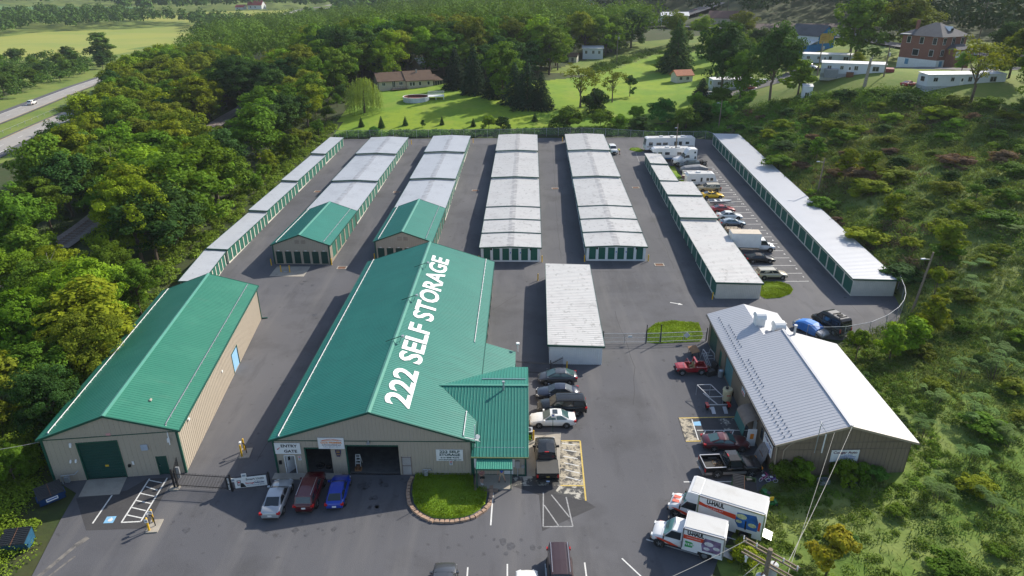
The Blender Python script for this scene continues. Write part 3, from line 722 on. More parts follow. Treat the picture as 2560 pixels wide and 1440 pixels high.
MB().box(4.7,5.0,0.045,0.06,1.3,1.5).build('warning_label',mat('warn_yellow',(0.6,0.38,0.02),0.6,var=0),lb_)
MB().box(LW+0.04,LW+0.2,2.6,2.9,3.95,4.15).box(LW+0.04,LW+0.12,13.6,13.9,2.6,2.8).build('wall_lamp',white_pt,lb_)
snow_guard(lb_,LW,LL,LH,LR,-1,white_pt,0.3,LL-0.3,0.62,rl_[0]);snow_guard(lb_,LW,LL,LH,LR,1,grey_metal,0.3,LL-0.3,0.9,rl_[1])
MB().cyl((LW+0.02,LL-0.06,0.1),(LW+0.02,LL-0.06,LH-0.3),0.06,n=8).beam((LW+0.02,LL-0.06,0.12),(LW+0.8,LL+0.05,0.06),0.13).build('downspout',green_trim,lb_)
MB().cyl((4.5+4.0,3.2,LH+1.2),(4.5+4.0,3.5,LH+1.23),0.12,n=8).build('roof_litter',concrete,lb_)
gm2=thing('gas_meter','grey gas meter at the left foot of the tall tan hall','meter',on(FL,1.35,-0.4,0.0),FL[2])
MB().box(-0.2,0.2,-0.12,0.15,0.25,0.8).build('meter',grey_metal,gm2);MB().tube([(-0.5,0.1,0.0),(-0.5,0.1,0.9),(0.7,0.1,0.95),(1.0,0.3,1.2)],0.04).build('pipe',grey_metal,gm2)
# ------------------------------------------------------------------ storage rows
CREAMW=cream_w
def storage_row(label,frame,w,secs,left,right,roof,eave=2.45,rise=0.22,wall=cream_w,mono=False,front=None,door=green_door,rpitch=0.45,base=0.2,slope=0.018,fascia=True,name='storage_row',endwall=None):
 t=thing(name,label,'storage building',(frame[0],frame[1],0),frame[2])
 for k,sec in enumerate(secs):
  y0,y1,nl,nr=sec[:4]
  x0,x1=(sec[4],sec[5]) if len(sec)>4 else (0.0,w)
  wy=on(frame,0,y0)[1]
  zb=g(wy)+base
  ze0=zb+eave-base;ln=y1-y0;ze1=ze0+slope*ln
  fl=lambda y:zb+slope*(y-y0)
  et=lambda y:ze0+slope*(y-y0)
  wb=MB();T=0.16
  for side,nd in ((0,nl),(1,nr)):
   xa=x0 if side==0 else x1-T
   xb=xa+T
   if nd:
    pt=ln/nd;pw=0.32 if pt>2.2 else 0.26;dh=2.12 if eave<2.9 else 2.6
    sl2=(0,slope)
    wb.hexa([(xa,y0,zb-0.6),(xb,y0,zb-0.6),(xb,y1,zb-0.3),(xa,y1,zb-0.3)],[(xa,y0,fl(y0)),(xb,y0,fl(y0)),(xb,y1,fl(y1)),(xa,y1,fl(y1))])
    wb.hexa([(xa,y0,fl(y0)+dh),(xb,y0,fl(y0)+dh),(xb,y1,fl(y1)+dh),(xa,y1,fl(y1)+dh)],[(xa,y0,et(y0)),(xb,y0,et(y0)),(xb,y1,et(y1)),(xa,y1,et(y1))])
    for i in range(nd+1):
     c=y0+i*pt;a=max(y0,c-pw/2);b=min(y1,c+pw/2)
     wb.hexa([(xa,a,fl(a)),(xb,a,fl(a)),(xb,b,fl(b)),(xa,b,fl(b))],[(xa,a,fl(a)+dh),(xb,a,fl(a)+dh),(xb,b,fl(b)+dh),(xa,b,fl(b)+dh)])
    me=rollup(pt-pw,dh,door)
    for i in range(nd):
     ya=y0+i*pt+pw/2
     if side==1:put('roller_door',me,t,(x1-0.09,ya,fl(ya)),R(90))
     else:put('roller_door',me,t,(x0+0.09,ya+pt-pw,fl(ya)),R(-90))
   else:
    wb.hexa([(xa,y0,zb-0.6),(xb,y0,zb-0.6),(xb,y1,zb-0.6),(xa,y1,zb-0.6)],[(xa,y0,et(y0)),(xb,y0,et(y0)),(xb,y1,et(y1)),(xa,y1,et(y1))])
  rz=ze0+(0 if mono else rise)
  xm=(x0+x1)/2
  nf=front if k==0 else 0
  ews=[(y0,y0+T)] if not (k==0 and nf) else []
  ews.append((y1-T,y1))
  for a,b in ews:
   zt=et(a)
   wb.hexa([(x0+T,a,zb-0.6),(x1-T,a,zb-0.6),(x1-T,b,zb-0.6),(x0+T,b,zb-0.6)],[(x0+T,a,zt),(x1-T,a,zt),(x1-T,b,zt),(x0+T,b,zt)])
  if k==0 and nf:
   dw,dh=1.08,2.05;gap=(x1-x0-nf*dw)/(nf+1)
   wb.box(x0+T,x1-T,y0,y0+T,zb-0.6,zb+0.05);wb.box(x0+T,x1-T,y0,y0+T,zb+0.05+dh,ze0)
   xs_=x0
   for i in range(nf+1):
    a=max(x0+T,x0+i*(dw+gap));b=min(x1-T,x0+i*(dw+gap)+gap)
    wb.box(a,b,y0,y0+T,zb+0.05,zb+0.05+dh)
   me=rollup(dw,dh,door)
   for i in range(nf):put('roller_door',me,t,(x0+gap+i*(dw+gap),y0+0.09,zb+0.05))
  if not mono:
   for a,b in ((y0,y0+T),(y1-T,y1)):
    zt=et(a)
    wb.prism([(x0,zt),(x1,zt),(xm,zt+rise)],lambda u,v,b=b:(u,b,v),lambda u,v,a=a:(u,a,v))
  wb.build('wall',wall,t)
  if k==0 and not nf:
   rib=MB();nr_=int((x1-x0)/0.25)
   for i in range(1,nr_):
    xx=x0+(x1-x0)*i/nr_;rib.hexa([(xx-0.05,y0,zb-0.25),(xx+0.05,y0,zb-0.25),(xx+0.02,y0-0.03,zb-0.25),(xx-0.02,y0-0.03,zb-0.25)],[(xx-0.05,y0,ze0-0.08),(xx+0.05,y0,ze0-0.08),(xx+0.02,y0-0.03,ze0-0.08),(xx-0.02,y0-0.03,ze0-0.08)])
   rib.build('wall_rib',wall,t)
  ov=0.22
  ya,yb=y0-0.2,y1+0.02
  Lv=Vector((0,yb-ya,slope*(yb-ya)))
  za=ze0-slope*0.2+0.07
  if mono:
   rf=corr(MB(),(x0-ov,ya,za+0.1),Lv,(x1-x0+2*ov,0,-0.14),rpitch,0.028,0.08).build('roof',roof,t)
  else:
   rf=None
   mb=MB()
   corr(mb,(x0-ov,ya,za-0.01),Lv,(xm-x0+ov,0,rise+0.01),rpitch,0.028,0.08)
   corr(mb,(x1+ov,ya,za-0.01),Lv,(xm-x1-ov,0,rise+0.01),rpitch,0.028,0.08)
   rf=mb.build('roof',roof,t)
  if fascia:
   f_=MB();zf=za-0.2;ht=0.22
   if mono:
    f_.hexa([(x0-ov-0.03,ya-0.06,zf+0.1),(x1+ov+0.03,ya-0.06,zf-0.04),(x1+ov+0.03,ya+0.0,zf-0.04),(x0-ov-0.03,ya+0.0,zf+0.1)],[(x0-ov-0.03,ya-0.06,zf+ht+0.13),(x1+ov+0.03,ya-0.06,zf+ht-0.01),(x1+ov+0.03,ya+0.0,zf+ht-0.01),(x0-ov-0.03,ya+0.0,zf+ht+0.13)])
   else:
    for xa,xb in ((x0-ov-0.03,xm),(xm,x1+ov+0.03)):
     z_a,z_b=(0,rise) if xb==xm else (rise,0)
     f_.hexa([(xa,ya-0.06,zf+z_a),(xb,ya-0.06,zf+z_b),(xb,ya,zf+z_b),(xa,ya,zf+z_a)],[(xa,ya-0.06,zf+ht+z_a),(xb,ya-0.06,zf+ht+z_b),(xb,ya,zf+ht+z_b),(xa,ya,zf+ht+z_a)])
   f_.build('fascia',green_trim,rf)
   e_=MB()
   for xx,dzz in ((x0-ov-0.05,0.1 if mono else 0),(x1+ov,-0.04 if mono else 0)):
    e_.hexa([(xx,ya,za-0.12+dzz),(xx+0.05,ya,za-0.12+dzz),(xx+0.05,yb,za-0.12+Lv.z+dzz),(xx,yb,za-0.12+Lv.z+dzz)],[(xx,ya,za+0.03+dzz),(xx+0.05,ya,za+0.03+dzz),(xx+0.05,yb,za+0.03+Lv.z+dzz),(xx,yb,za+0.03+Lv.z+dzz)])
   e_.build('eave_trim',green_trim,rf)
 return t
HD=R(-1.55)
stain_a=ridge_stain_mat('white_roof_stained',roof_white,4.75)
stain_b=ridge_stain_mat('galvalume_roof_stained',roof_bluish,4.5)
def plate(parent,x,y,z,w=0.3,h=0.3,mt=ink):MB().box(x,x+w,y-0.05,y-0.01,z,z+h).build('unit_plate',mt,parent)
for label,ox,oy in (('white-roofed storage row with six end doors, straight behind the lettered hall',-4.97,102.3),('white-roofed storage row with six end doors, nearest the parked cars row',12.0,102.4)):
 fr_=(ox,oy,HD)
 t=storage_row(label,fr_,9.5,[(0,6.2,2,2),(6.2,12.4,2,2),(12.4,19.0,2,2),(19.0,36.9,6,6),(36.9,57.4,7,7),(57.4,73.8,6,6)],1,1,stain_a,front=6)
 zz=g(oy)+0.2
 for i in (1,5):plate(t,1.58*i-0.05,0,zz+1.8)
 for i in (3,4):plate(t,1.58*i-0.05,0,zz+1.25,0.16,0.22,ink_blue)
for k,(label,ox,oy,th) in enumerate((('storage row with grey-white stepped roof behind the first green gable',-38.1,101.9,R(-2.2)),('storage row with grey-white stepped roof behind the second green gable',-22.0,103.0,R(-1.9)))):
 fr_=(ox,oy,th)
 storage_row(label,fr_,9.1,[(17.5,35.6,7,7),(35.6,56.0,8,8),(56.0,72.3,6,6)],1,1,stain_b,wall=cream)
 gt=thing('gabled_unit',('small tan gabled unit block with green roof, nearer the wood','small tan gabled unit block with green roof, behind the lettered hall')[k],'storage building',(ox,oy,g(oy)+0.05),th)
 gw=9.1;dw=1.08;gap=(gw-6*dw)/7
 fo=[(gap+i*(dw+gap),gap+i*(dw+gap)+dw,0.02,2.12) for i in range(6)]
 ro=[(1.6+i*2.65,3.75+i*2.65,0.35,2.75) for i in range(6)]
 rs_=gable_building(gt,gw,17.4,3.25,4.9,0.25,fo,ro,tan_wall,tan_rib,green_roof,green_trim,pitch=0.3,rpitch=0.33,lopens=[(l0+0.2,l1+0.2,0.35,2.75) for l0,l1,_,_ in ro])
 for a,b,c,d in fo:
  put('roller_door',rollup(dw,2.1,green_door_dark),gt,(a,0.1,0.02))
  MB().box(a+0.35,a+0.7,-0.06,-0.035,2.2,2.3).build('door_light',white_pt,gt)
 for a,b,c,d in ro:
  put('roller_door',rollup(2.15,2.4,green_door),gt,(gw-0.1,a,0.35),R(90));put('roller_door',rollup(2.15,2.4,green_door),gt,(0.1,17.4-a-0.2,0.35),R(-90))
 for x in (3.7,4.7):MB().box(x,x+0.7,-0.06,-0.035,3.45,4.05).build('gable_vent',mat('vent_tan',(0.30,0.25,0.20),0.6,var=0.1),gt)
 snow_guard(gt,gw,17.4,3.25,4.9,-1,white_pt,0.2,17.2,0.6,rs_[0]);snow_guard(gt,gw,17.4,3.25,4.9,1,grey_metal,0.2,17.2,0.85,rs_[1])
storage_row('narrow white-framed storage row running along the edge of the wood',(-48.55,102.3,R(-2.2)),3.0,[(0,17.7,0,11),(17.7,35.5,0,9),(35.5,55.8,0,8),(55.8,72.1,0,6)],0,1,roof_bluish,wall=cream,mono=True)
storage_row('short white-framed storage row angled between the left hall and the wood',(-47.9,90.4,R(4.6)),3.0,[(0,12.3,0,8)],0,1,roof_bluish,wall=cream,mono=True)
storage_row('white-roofed storage row that narrows towards the back beside the parked vehicles',(29.2,88.8,HD),6.3,[(0,26.1,8,0),(26.1,38.4,4,0),(38.4,47.3,3,0),(47.3,59.4,4,0,0.0,3.4),(59.4,68.1,3,0,0.0,3.4)],1,0,roof_white,wall=cream,mono=True,rpitch=0.5)
storage_row('longest storage row with pale unbroken roof at the foot of the hillside',(48.9,89.4,HD),6.1,[(0,84.0,27,0)],1,0,roof_silver,wall=cream,mono=True,rpitch=0.5,slope=0.0405,eave=2.6,base=0.12)
storage_row('short free-standing storage row with ribbed white roof beside the lettered hall',(4.4,70.75,R(-2.1)),6.25,[(0,25.1,8,8)],1,1,roof_white,wall=cream_w,mono=True,rpitch=0.5,slope=0.0,eave=2.55,base=0.05)
# ------------------------------------------------------------------ the auto shop on the right (slightly skewed plan)
FC=(23.91,50.287,0.015)
SK=0.045
shop=thing('auto_shop','brown auto shop with silver gabled roof and sign on its end wall','building',(FC[0],FC[1],0),FC[2])
CW,CL,CH,CR_=12.2,17.8,3.86,5.7
sk=lambda x,y,z:(x+SK*y,y,z)
CFo=[]
mbw,tpC=facade(CW,CH,CR_,CFo,lambda u,v,d:sk(u,d,v));q=mbw.build('front_wall',brown_wall,shop)
rib_lines(CW,tpC,CFo,lambda u,v,d:sk(u,d,v),0.4,rw=0.03,rd=0.02).build('wall_rib',mat('brown_rib',(0.16,0.125,0.09),0.7,var=0.1),q)
Lop=[(3.55,4.35,1.2,2.55),(5.5,6.5,0.05,2.1),(14.6,17.6,0.05,3.0),(19.2,20.1,0.05,2.1),(21.6,24.8,0.05,3.0)]
mbw,tp=facade(25.6,CH,CH,Lop,lambda u,v,d:sk(d,u,v));mbw.build('side_wall',brown_wall,shop)
mbw,tp=facade(CL,CH,CH,[],lambda u,v,d:sk(CW-d,u,v));mbw.build('side_wall',brown_wall,shop)
mbw,tp=facade(8.0,CH,5.05,[],lambda u,v,d:sk(8.0-u,25.6-d,v));mbw.build('back_wall',brown_wall,shop)
mbw,tp=facade(7.8,CH,CH,[],lambda u,v,d:sk(8.0-d,17.8+u,v));mbw.build('side_wall',brown_wall,shop)
mbw,tp=facade(CW,CH,CR_,[],lambda u,v,d:sk(CW-u,CL-d,v));mbw.build('back_wall',brown_wall,shop)
def sroof(name,ya,yb,xe,ze,xr,zr,pitch=0.42):
 mb=MB();a=Vector(sk(xe,ya,ze));b=Vector(sk(xe,yb,ze));c=Vector(sk(xr,ya,zr))
 corr(mb,a+Vector((0,0,0.1)),b-a,c-a,pitch,0.022,0.07)
 return mb.build(name,MATS['shop_roof'],shop)
layered('shop_roof',(0.41,0.42,0.45),[(0.3,0.5,0.72,(0.37,0.38,0.405),0.5,5),(0.4,0.6,0.75,(0.52,0.52,0.54),0.35,5,(1,0.3,1))],rough=0.38,spec=0.55)
sC=(CR_-CH)/6.1
sroof('roof',-0.4,25.9,-0.4,CH-0.4*sC,4.0,CH+4.0*sC);
sroof('roof',-0.4,17.9,4.0,CH+4.0*sC,6.1,CR_)
sroof('roof',-0.4,17.9,CW+0.4,CH-0.4*sC,6.1,CR_)
sroof('roof',17.9,25.9,8.4,CH-0.4*sC,4.0,CH+4.0*sC)
MB().hexa([sk(5.95,-0.4,CR_+0.08),sk(6.25,-0.4,CR_+0.08),sk(6.25,17.9,CR_+0.08),sk(5.95,17.9,CR_+0.08)],[sk(5.95,-0.4,CR_+0.17),sk(6.25,-0.4,CR_+0.17),sk(6.25,17.9,CR_+0.17),sk(5.95,17.9,CR_+0.17)]).build('ridge_cap',MATS['shop_roof'],shop)
for xa,za,xb,zb_ in ((-0.4,CH-0.4*sC,6.1,CR_),(CW+0.4,CH-0.4*sC,6.1,CR_)):
 MB().hexa([sk(xa,-0.46,za-0.1),sk(xb,-0.46,zb_-0.1),sk(xb,-0.4,zb_-0.1),sk(xa,-0.4,za-0.1)],[sk(xa,-0.46,za+0.11),sk(xb,-0.46,zb_+0.11),sk(xb,-0.4,zb_+0.11),sk(xa,-0.4,za+0.11)]).build('barge_trim',mat('tan_trim',(0.33,0.27,0.2),0.6,var=0.1),shop)
MB().hexa([sk(-0.52,-0.4,CH-0.22),sk(-0.4,-0.4,CH-0.22),sk(-0.4,25.9,CH-0.22),sk(-0.52,25.9,CH-0.22)],[sk(-0.52,-0.4,CH-0.05),sk(-0.4,-0.4,CH-0.05),sk(-0.4,25.9,CH-0.05),sk(-0.52,25.9,CH-0.05)]).build('gutter',black_metal,shop)
MB().tube([sk(-0.45,-0.3,CH-0.2),sk(-0.1,-0.12,CH-0.5),sk(0.05,-0.12,0.3)],0.06).build('downspout',MATS['tan_trim'],shop)
for z in (2.98,3.72):MB().box(0.1,CW,-0.045,-0.022,z,z+0.05).build('wall_band',MATS['brown_rib'],shop)
sg=MB()
rgs=random.Random(3)
for i in range(42):
 y=0.3+i*0.58
 for x in ((0.55,1.15) if (i % 14)<10 else (0.55,)):sg.box(x+SK*y,x+SK*y+0.1,y,y+0.07,CH+x*sC+0.12,CH+x*sC+0.26)
sg.build('snow_guard',mat('guard_blue',(0.10,0.14,0.2),0.4,var=0.1),shop)
teal_door=mat('teal_door',(0.075,0.19,0.20),0.5,var=0.1)
for a,b,z0,z1,m_ in ((14.6,17.6,0.05,3.0,teal_door),(21.6,24.8,0.05,3.0,green_door_dark)):
 o=put('roller_door',rollup(b-a,z1-z0,m_,8),shop,sk(0.1,b,z0),R(-90)-SK)
for a,b in ((5.5,6.5),(19.2,20.1)):MB().hexa([sk(0.04,a,0.05),sk(0.1,a,0.05),sk(0.1,b,0.05),sk(0.04,b,0.05)],[sk(0.04,a,2.1),sk(0.1,a,2.1),sk(0.1,b,2.1),sk(0.04,b,2.1)]).build('door',white_pt if a<10 else green_door,shop)
wn_=MB().hexa([sk(0.03,3.55,1.2),sk(0.1,3.55,1.2),sk(0.1,4.35,1.2),sk(0.03,4.35,1.2)],[sk(0.03,3.55,2.55),sk(0.1,3.55,2.55),sk(0.1,4.35,2.55),sk(0.03,4.35,2.55)]).build('window',glass,shop)
MB().box(0.1,0.2,-0.02,0.0,0,0).build('window_sill',white_pt,wn_)
for x,y,r_ in ((4.3,20.6,0.55),(6.1,19.2,0.6)):
 zb_=CH+(x if x<4 else 8-x)*sC;X,Y=x+SK*y,y
 mb=MB();mb.box(X-r_,X+r_,Y-r_*0.8,Y+r_*0.8,zb_-0.2,zb_+1.0)
 n=8
 for i in range(n):
  a0,a1=math.pi*i/n,math.pi*(i+1)/n
  mb.hexa([(X-r_,Y,zb_+1.0),(X+r_,Y,zb_+1.0),(X+r_,Y+0.01,zb_+1.0),(X-r_,Y+0.01,zb_+1.0)],
    [(X-r_,Y+r_*1.3*math.cos(a0),zb_+1.0+r_*1.2*math.sin(a0)),(X+r_,Y+r_*1.3*math.cos(a0),zb_+1.0+r_*1.2*math.sin(a0)),(X+r_,Y+r_*1.3*math.cos(a1),zb_+1.0+r_*1.2*math.sin(a1)),(X-r_,Y+r_*1.3*math.cos(a1),zb_+1.0+r_*1.2*math.sin(a1))])
 mb.build('roof_vent',white_pt,shop)
MB().cyl(sk(7.2,17.2,5.2),sk(7.2,17.2,6.5),0.13,n=9).cyl(sk(7.2,17.2,6.5),sk(7.2,17.2,6.7),0.2,n=9).build('flue_pipe',grey_metal,shop)
aw=MB();n=7
for i in range(n):
 a0,a1=math.pi/2*i/n,math.pi/2*(i+1)/n
 aw.hexa([sk(-0.02-1.3*math.sin(a0),5.0,1.95+0.75*math.cos(a0)),sk(-0.02-1.3*math.sin(a0),7.9,1.95+0.75*math.cos(a0)),sk(-0.02-1.3*math.sin(a1),7.9,1.95+0.75*math.cos(a1)),sk(-0.02-1.3*math.sin(a1),5.0,1.95+0.75*math.cos(a1))],
   [sk(-0.02-1.34*math.sin(a0),5.0,1.95+0.79*math.cos(a0)),sk(-0.02-1.34*math.sin(a0),7.9,1.95+0.79*math.cos(a0)),sk(-0.02-1.34*math.sin(a1),7.9,1.95+0.79*math.cos(a1)),sk(-0.02-1.34*math.sin(a1),5.0,1.95+0.79*math.cos(a1))])
aw.build('awning',mat('awning_brown',(0.20,0.155,0.125),0.8,var=0.15),shop)
MB().hexa([sk(-1.5,5.0,0.9),sk(-1.42,5.0,0.9),sk(-1.42,7.9,0.9),sk(-1.5,7.9,0.9)],[sk(-1.36,5.0,1.95),sk(-1.3,5.0,1.95),sk(-1.3,7.9,1.95),sk(-1.36,7.9,1.95)]).build('awning_valance',mat('awning_teal',(0.03,0.12,0.11),0.8,var=0.1),shop)
MB().box(-0.95,-0.1,4.45,4.55,0.05,2.0).build('screen_panel',white_pt,shop);MB().box(-0.7,-0.35,4.43,4.449,0.9,1.5).build('poster',ink_orange,shop)
MB().cyl((3.2,-0.5,3.0),(3.25,-0.5,6.2),0.035,n=6).beam((3.0,-0.5,6.5),(3.6,-0.3,5.9),0.03).beam((3.1,-0.7,6.1),(3.5,-0.1,6.1),0.03).beam((3.25,-0.5,6.1),(3.9,-0.5,5.2),0.03).build('antenna_mast',grey_metal,shop)
MB().cyl((3.85,-0.48,3.0),(3.9,-0.48,5.0),0.06,n=6).build('conduit',white_pt,shop)
MB().tube([(0.6,-0.1,0.4),(0.6,-0.1,3.0),(0.9,-0.1,3.5),(1.6,-0.2,CH+0.3)],0.05).build('conduit',MATS['tan_trim'],shop)
MB().box(0.45,0.75,-0.16,-0.03,0.35,0.85).build('meter_box',grey_metal,shop)
MB().cyl((6.1,-0.45,5.4),(6.1,-0.45,5.9),0.04,n=6).build('service_mast',grey_metal,shop)
def cougar(name,label,loc,rotz,w,h,k):
 o=sign_board(name,label,loc,rotz,w,h,white_pt,[('Cougar Auto',w*0.5,h*0.8,0.36*k,ink_maroon,w*0.86,0.01),('Auto Painting',w*0.62,h*0.58,0.15*k,ink_blue,w*0.32,0.003),('Reconditioning & Upholstery',w*0.62,h*0.43,0.15*k,ink_blue,w*0.56,0.003),('Headliners',w*0.5,h*0.28,0.15*k,ink_blue,w*0.24,0.003),('Exhaust',w*0.78,h*0.28,0.15*k,ink_blue,w*0.2,0.003),('Rust Repair',w*0.62,h*0.13,0.15*k,ink_blue,w*0.3,0.003)])
 return o
cougar('shop_sign','white board reading Cougar Auto on the brown end wall',on(FC,5.0,-0.05,1.64),FC[2],2.55,1.28,1.0)
cougar('shop_sign','white board reading Cougar Auto on the brown long wall',on(FC,0.12-0.06,3.1,1.5),FC[2]-R(90)-SK,2.4,1.3,1.0)
q=sign_board('wall_sign','small red and white sign on the brown long wall',on(FC,0.45,10.9,2.2),FC[2]-R(90)-SK,1.1,0.75,white_pt,[])
MB().box(0.1,1.0,-0.047,-0.04,0.08,0.25).build('print',ink_red,q);MB().box(0.1,1.0,-0.047,-0.04,0.4,0.62).build('print',ink_grey,q)
# ------------------------------------------------------------------ yard:paint,pads,planted islands
sheet([(-39.4,50.4),(-35.9,50.75),(-35.4,48.4),(-38.9,48.1)],0.02,'concrete_pad',concrete,pave)
sheet([(-37.5,100.9),(-32.1,100.8),(-32.2,97.1),(-37.6,97.3)],0.02,'concrete_pad',concrete,pave)
sheet([(1.25,57.3),(4.9,57.2),(4.75,55.8),(4.3,50.5),(1.3,50.5)],0.02,'concrete_pad',concrete,pave)
sheet([(4.75,55.8),(6.7,55.8),(6.4,49.15),(4.2,49.2)],0.016,'worn_painted_pad',worn_paint,pave)
sheet([(-0.1,50.5),(4.3,50.5),(4.2,49.2),(-0.1,49.2)],0.014,'worn_painted_pad',layered('worn_pad_thin',(0.07,0.07,0.07),[(1.3,0.5,0.58,(0.5,0.47,0.4),0.9,8)],rough=0.9),pave)
sheet([(3.6,48.1),(6.4,47.2),(6.4,49.15),(4.2,49.2)],0.016,'worn_painted_pad',MATS['worn_pad_thin'],pave)
sheet([(-0.1,49.2),(4.2,49.2),(3.6,48.1),(6.4,47.2),(7.2,46.4),(2.4,43.6),(2.3,48.0)],0.006,'new_asphalt_patch',asphalt_new,pave)
sheet([(-33.9,50.5),(-35.0,48.9),(-39.0,47.9),(-35.9,44.0),(-31.0,44.2),(-31.6,50.6)],0.006,'new_asphalt_patch',asphalt_new,pave)
sheet([(17.3,59.6),(23.9,59.8),(23.9,55.8),(17.1,55.5)],0.006,'new_asphalt_patch',asphalt_new,pave)
sheet([(17.4,59.5),(18.7,59.6),(18.6,55.8),(17.2,55.6)],0.012,'worn_painted_pad',worn_paint,pave)
sheet([(21.4,59.4),(23.2,59.5),(23.0,57.5),(21.6,57.3)],0.012,'worn_painted_pad',MATS['worn_pad_thin'],pave)
for p,q in (((6.7,55.8),(6.4,47.2)),((4.8,55.8),(6.7,55.8)),((6.4,49.15),(4.3,49.2))):stripe(p,q,0.14,yellow_line,dz=0.022)
for k in range(6):stripe((4.85,55.4-k*1.0),(6.2,55.1-k*1.05),0.1,white_line,dz=0.022)
for p,q in (((2.7,48.3),(2.5,44.1)),((2.5,44.1),(5.0,44.1)),((5.0,44.1),(4.7,47.7)),((2.7,46.7),(3.8,44.2)),((3.4,48.0),(4.8,45.2))):stripe(p,q,0.11,worn_line)
stripe((-1.8,49.0),(-1.92,44.3),0.13,white_line)
for p in ((-3.6,39.8),(-0.5,40.1),(2.5,40.1),(5.6,40.2)):stripe(p,(p[0]+0.02,33.0),0.12,white_line)
stripe((8.6,40.6),(12.2,35.2),0.12,white_line)
stripe((10.9,42.6),(15.6,40.5),0.12,white_line);stripe((17.4,42.9),(18.2,42.5),0.12,white_line);stripe((15.6,49.6),(20.7,49.6),0.12,white_line);stripe((22.8,52.6),(23.5,52.6),0.12,white_line)
LAD=[(-33.7,50.5),(-33.4,44.9),(-31.8,45.0),(-32.1,50.6)]
for p,q in ((LAD[0],LAD[1]),(LAD[1],LAD[2]),(LAD[2],LAD[3])):stripe(p,q,0.13,white_line)
for a,b in (((-33.68,50.3),(-32.25,49.9)),((-33.5,49.4),(-32.2,48.9)),((-33.5,48.5),(-32.1,48.1)),((-33.5,47.6),(-32.0,47.2)),((-33.4,46.7),(-32.0,46.3)),((-33.4,45.8),(-31.9,45.4))):stripe(a,b,0.11,white_line)
stripe((-36.0,48.3),(-35.8,44.8),0.13,white_line)
hb=sheet([(-35.0,45.6),(-34.2,45.65),(-34.1,44.85),(-34.9,44.8)],0.014,'accessible_bay_symbol',blue_paint,pave)
MB().cyl((-34.5,45.2,0.016),(-34.5,45.2,0.02),0.2,n=14).box(-34.56,-34.5,45.2,45.5,0.016,0.021).box(-34.5,-34.3,45.2,45.26,0.016,0.021).build('wheelchair_mark',white_line,pave)
sheet([(18.7,58.85),(19.5,58.95),(19.4,58.2),(18.7,58.2)],0.02,'accessible_bay_symbol',blue_paint,pave)
stripe((17.4,59.55),(23.8,59.7),0.14,yellow_line,dz=0.02);stripe((17.2,55.6),(23.9,55.8),0.14,yellow_line,dz=0.02)
stripe((18.75,57.4),(23.9,57.35),0.1,white_line,dz=0.02);stripe((18.7,59.3),(18.5,55.8),0.1,white_line,dz=0.02)
for a in range(4):stripe((19.6+a*0.95,57.3),(18.8+a*0.98,56.0),0.1,white_line,dz=0.02)
sheet([(22.4,87.5),(23.5,87.05),(23.4,86.85),(24.1,86.75),(23.7,87.35),(23.6,87.2),(22.5,87.65)],0.012,'painted_arrow',white_line,pave)
LY=[153.6,150.7,147.7,144.5,141.6,138.7,135.8,133.0,130.2,127.3,123.9,120.9,118.0,115.0,111.9,108.9,105.9,103.0,100.1,97.2,94.4]
for i,y in enumerate(LY):stripe((37.4+0.024*(y-100) if y>136 else 36.3+0.02*(y-100),y),(45.0+0.023*(y-100),y+0.02),0.11,white_line)
NUMS=[95.9,98.9,101.7,104.5,107.4,110.4,113.4,116.5,119.5,122.4,125.5,128.8,131.6,134.5,137.3,140.2,143.0,146.1,149.2,152.1]
for i,y in enumerate(NUMS):
 o=put('bay_number',text_mesh(str(i+1),0.62,bold=0.02,extrude=0.002,mt=white_line),pave,(44.6+0.0215*(y-95),y,g(y)+0.016));o.rotation_euler=(R(2.35),0,R(-90)) if False else (R(2.35),0,0)
o=put('bay_number',text_mesh('98',0.6,bold=0.02,extrude=0.002,mt=white_line),pave,(36.3,80.9,0.016))
for x0,y0,x1,y1 in ((30.0,157.6,30.5,165.5),(30.5,160.5,32.2,160.5),(30.6,163.0,32.3,163.0)):stripe((x0,y0),(x1,y1),0.1,worn_line)
tar=mat('tar_seam',(0.035,0.035,0.037),0.7,var=0.2,vs=3)
rj=random.Random(11)
for pts in ([(-24.6,53),(-24.2,62),(-23.7,72),(-23.2,88)],[(-8,101),(-7.4,120),(-6.4,150),(-6.0,174)],[(25.5,99),(26.2,120),(27.3,150)],[(8.0,103),(8.4,120),(9.6,150),(10.4,170)],[(-9.8,76),(6.0,97.6),(14,98.2),(27,97.9)],[(45,77.8),(47.5,82),(47.8,87)],[(13,62),(14.5,70),(14.2,85)],[(-25,98),(-12,97.2),(-2,97.6)]):
 for a,b in zip(pts[:-1],pts[1:]):
  n=max(2,int((Vector(b)-Vector(a)).length/2.2));pr_=a
  for i in range(1,n+1):
   q=(a[0]+(b[0]-a[0])*i/n+rj.uniform(-0.12,0.12),a[1]+(b[1]-a[1])*i/n)
   if inside(PAVE,*q) and not (pr_[1]<91<q[1]):stripe(pr_,q,0.06,tar,'tar_seam',dz=0.005)
   pr_=q
dust=layered('dust_trail',(0.2,0.185,0.165),[(1.5,0.42,0.6,(0.09,0.088,0.09),0.9,6)],rough=0.95)
for p,q,w_ in (((-36.9,39.0),(-35.8,42.3),0.35),((-36.3,38.5),(-35.2,41.2),0.18),((-35.8,42.3),(-35.3,43.2),0.5)):stripe(p,q,w_,dust,'dust_trail',0.009)
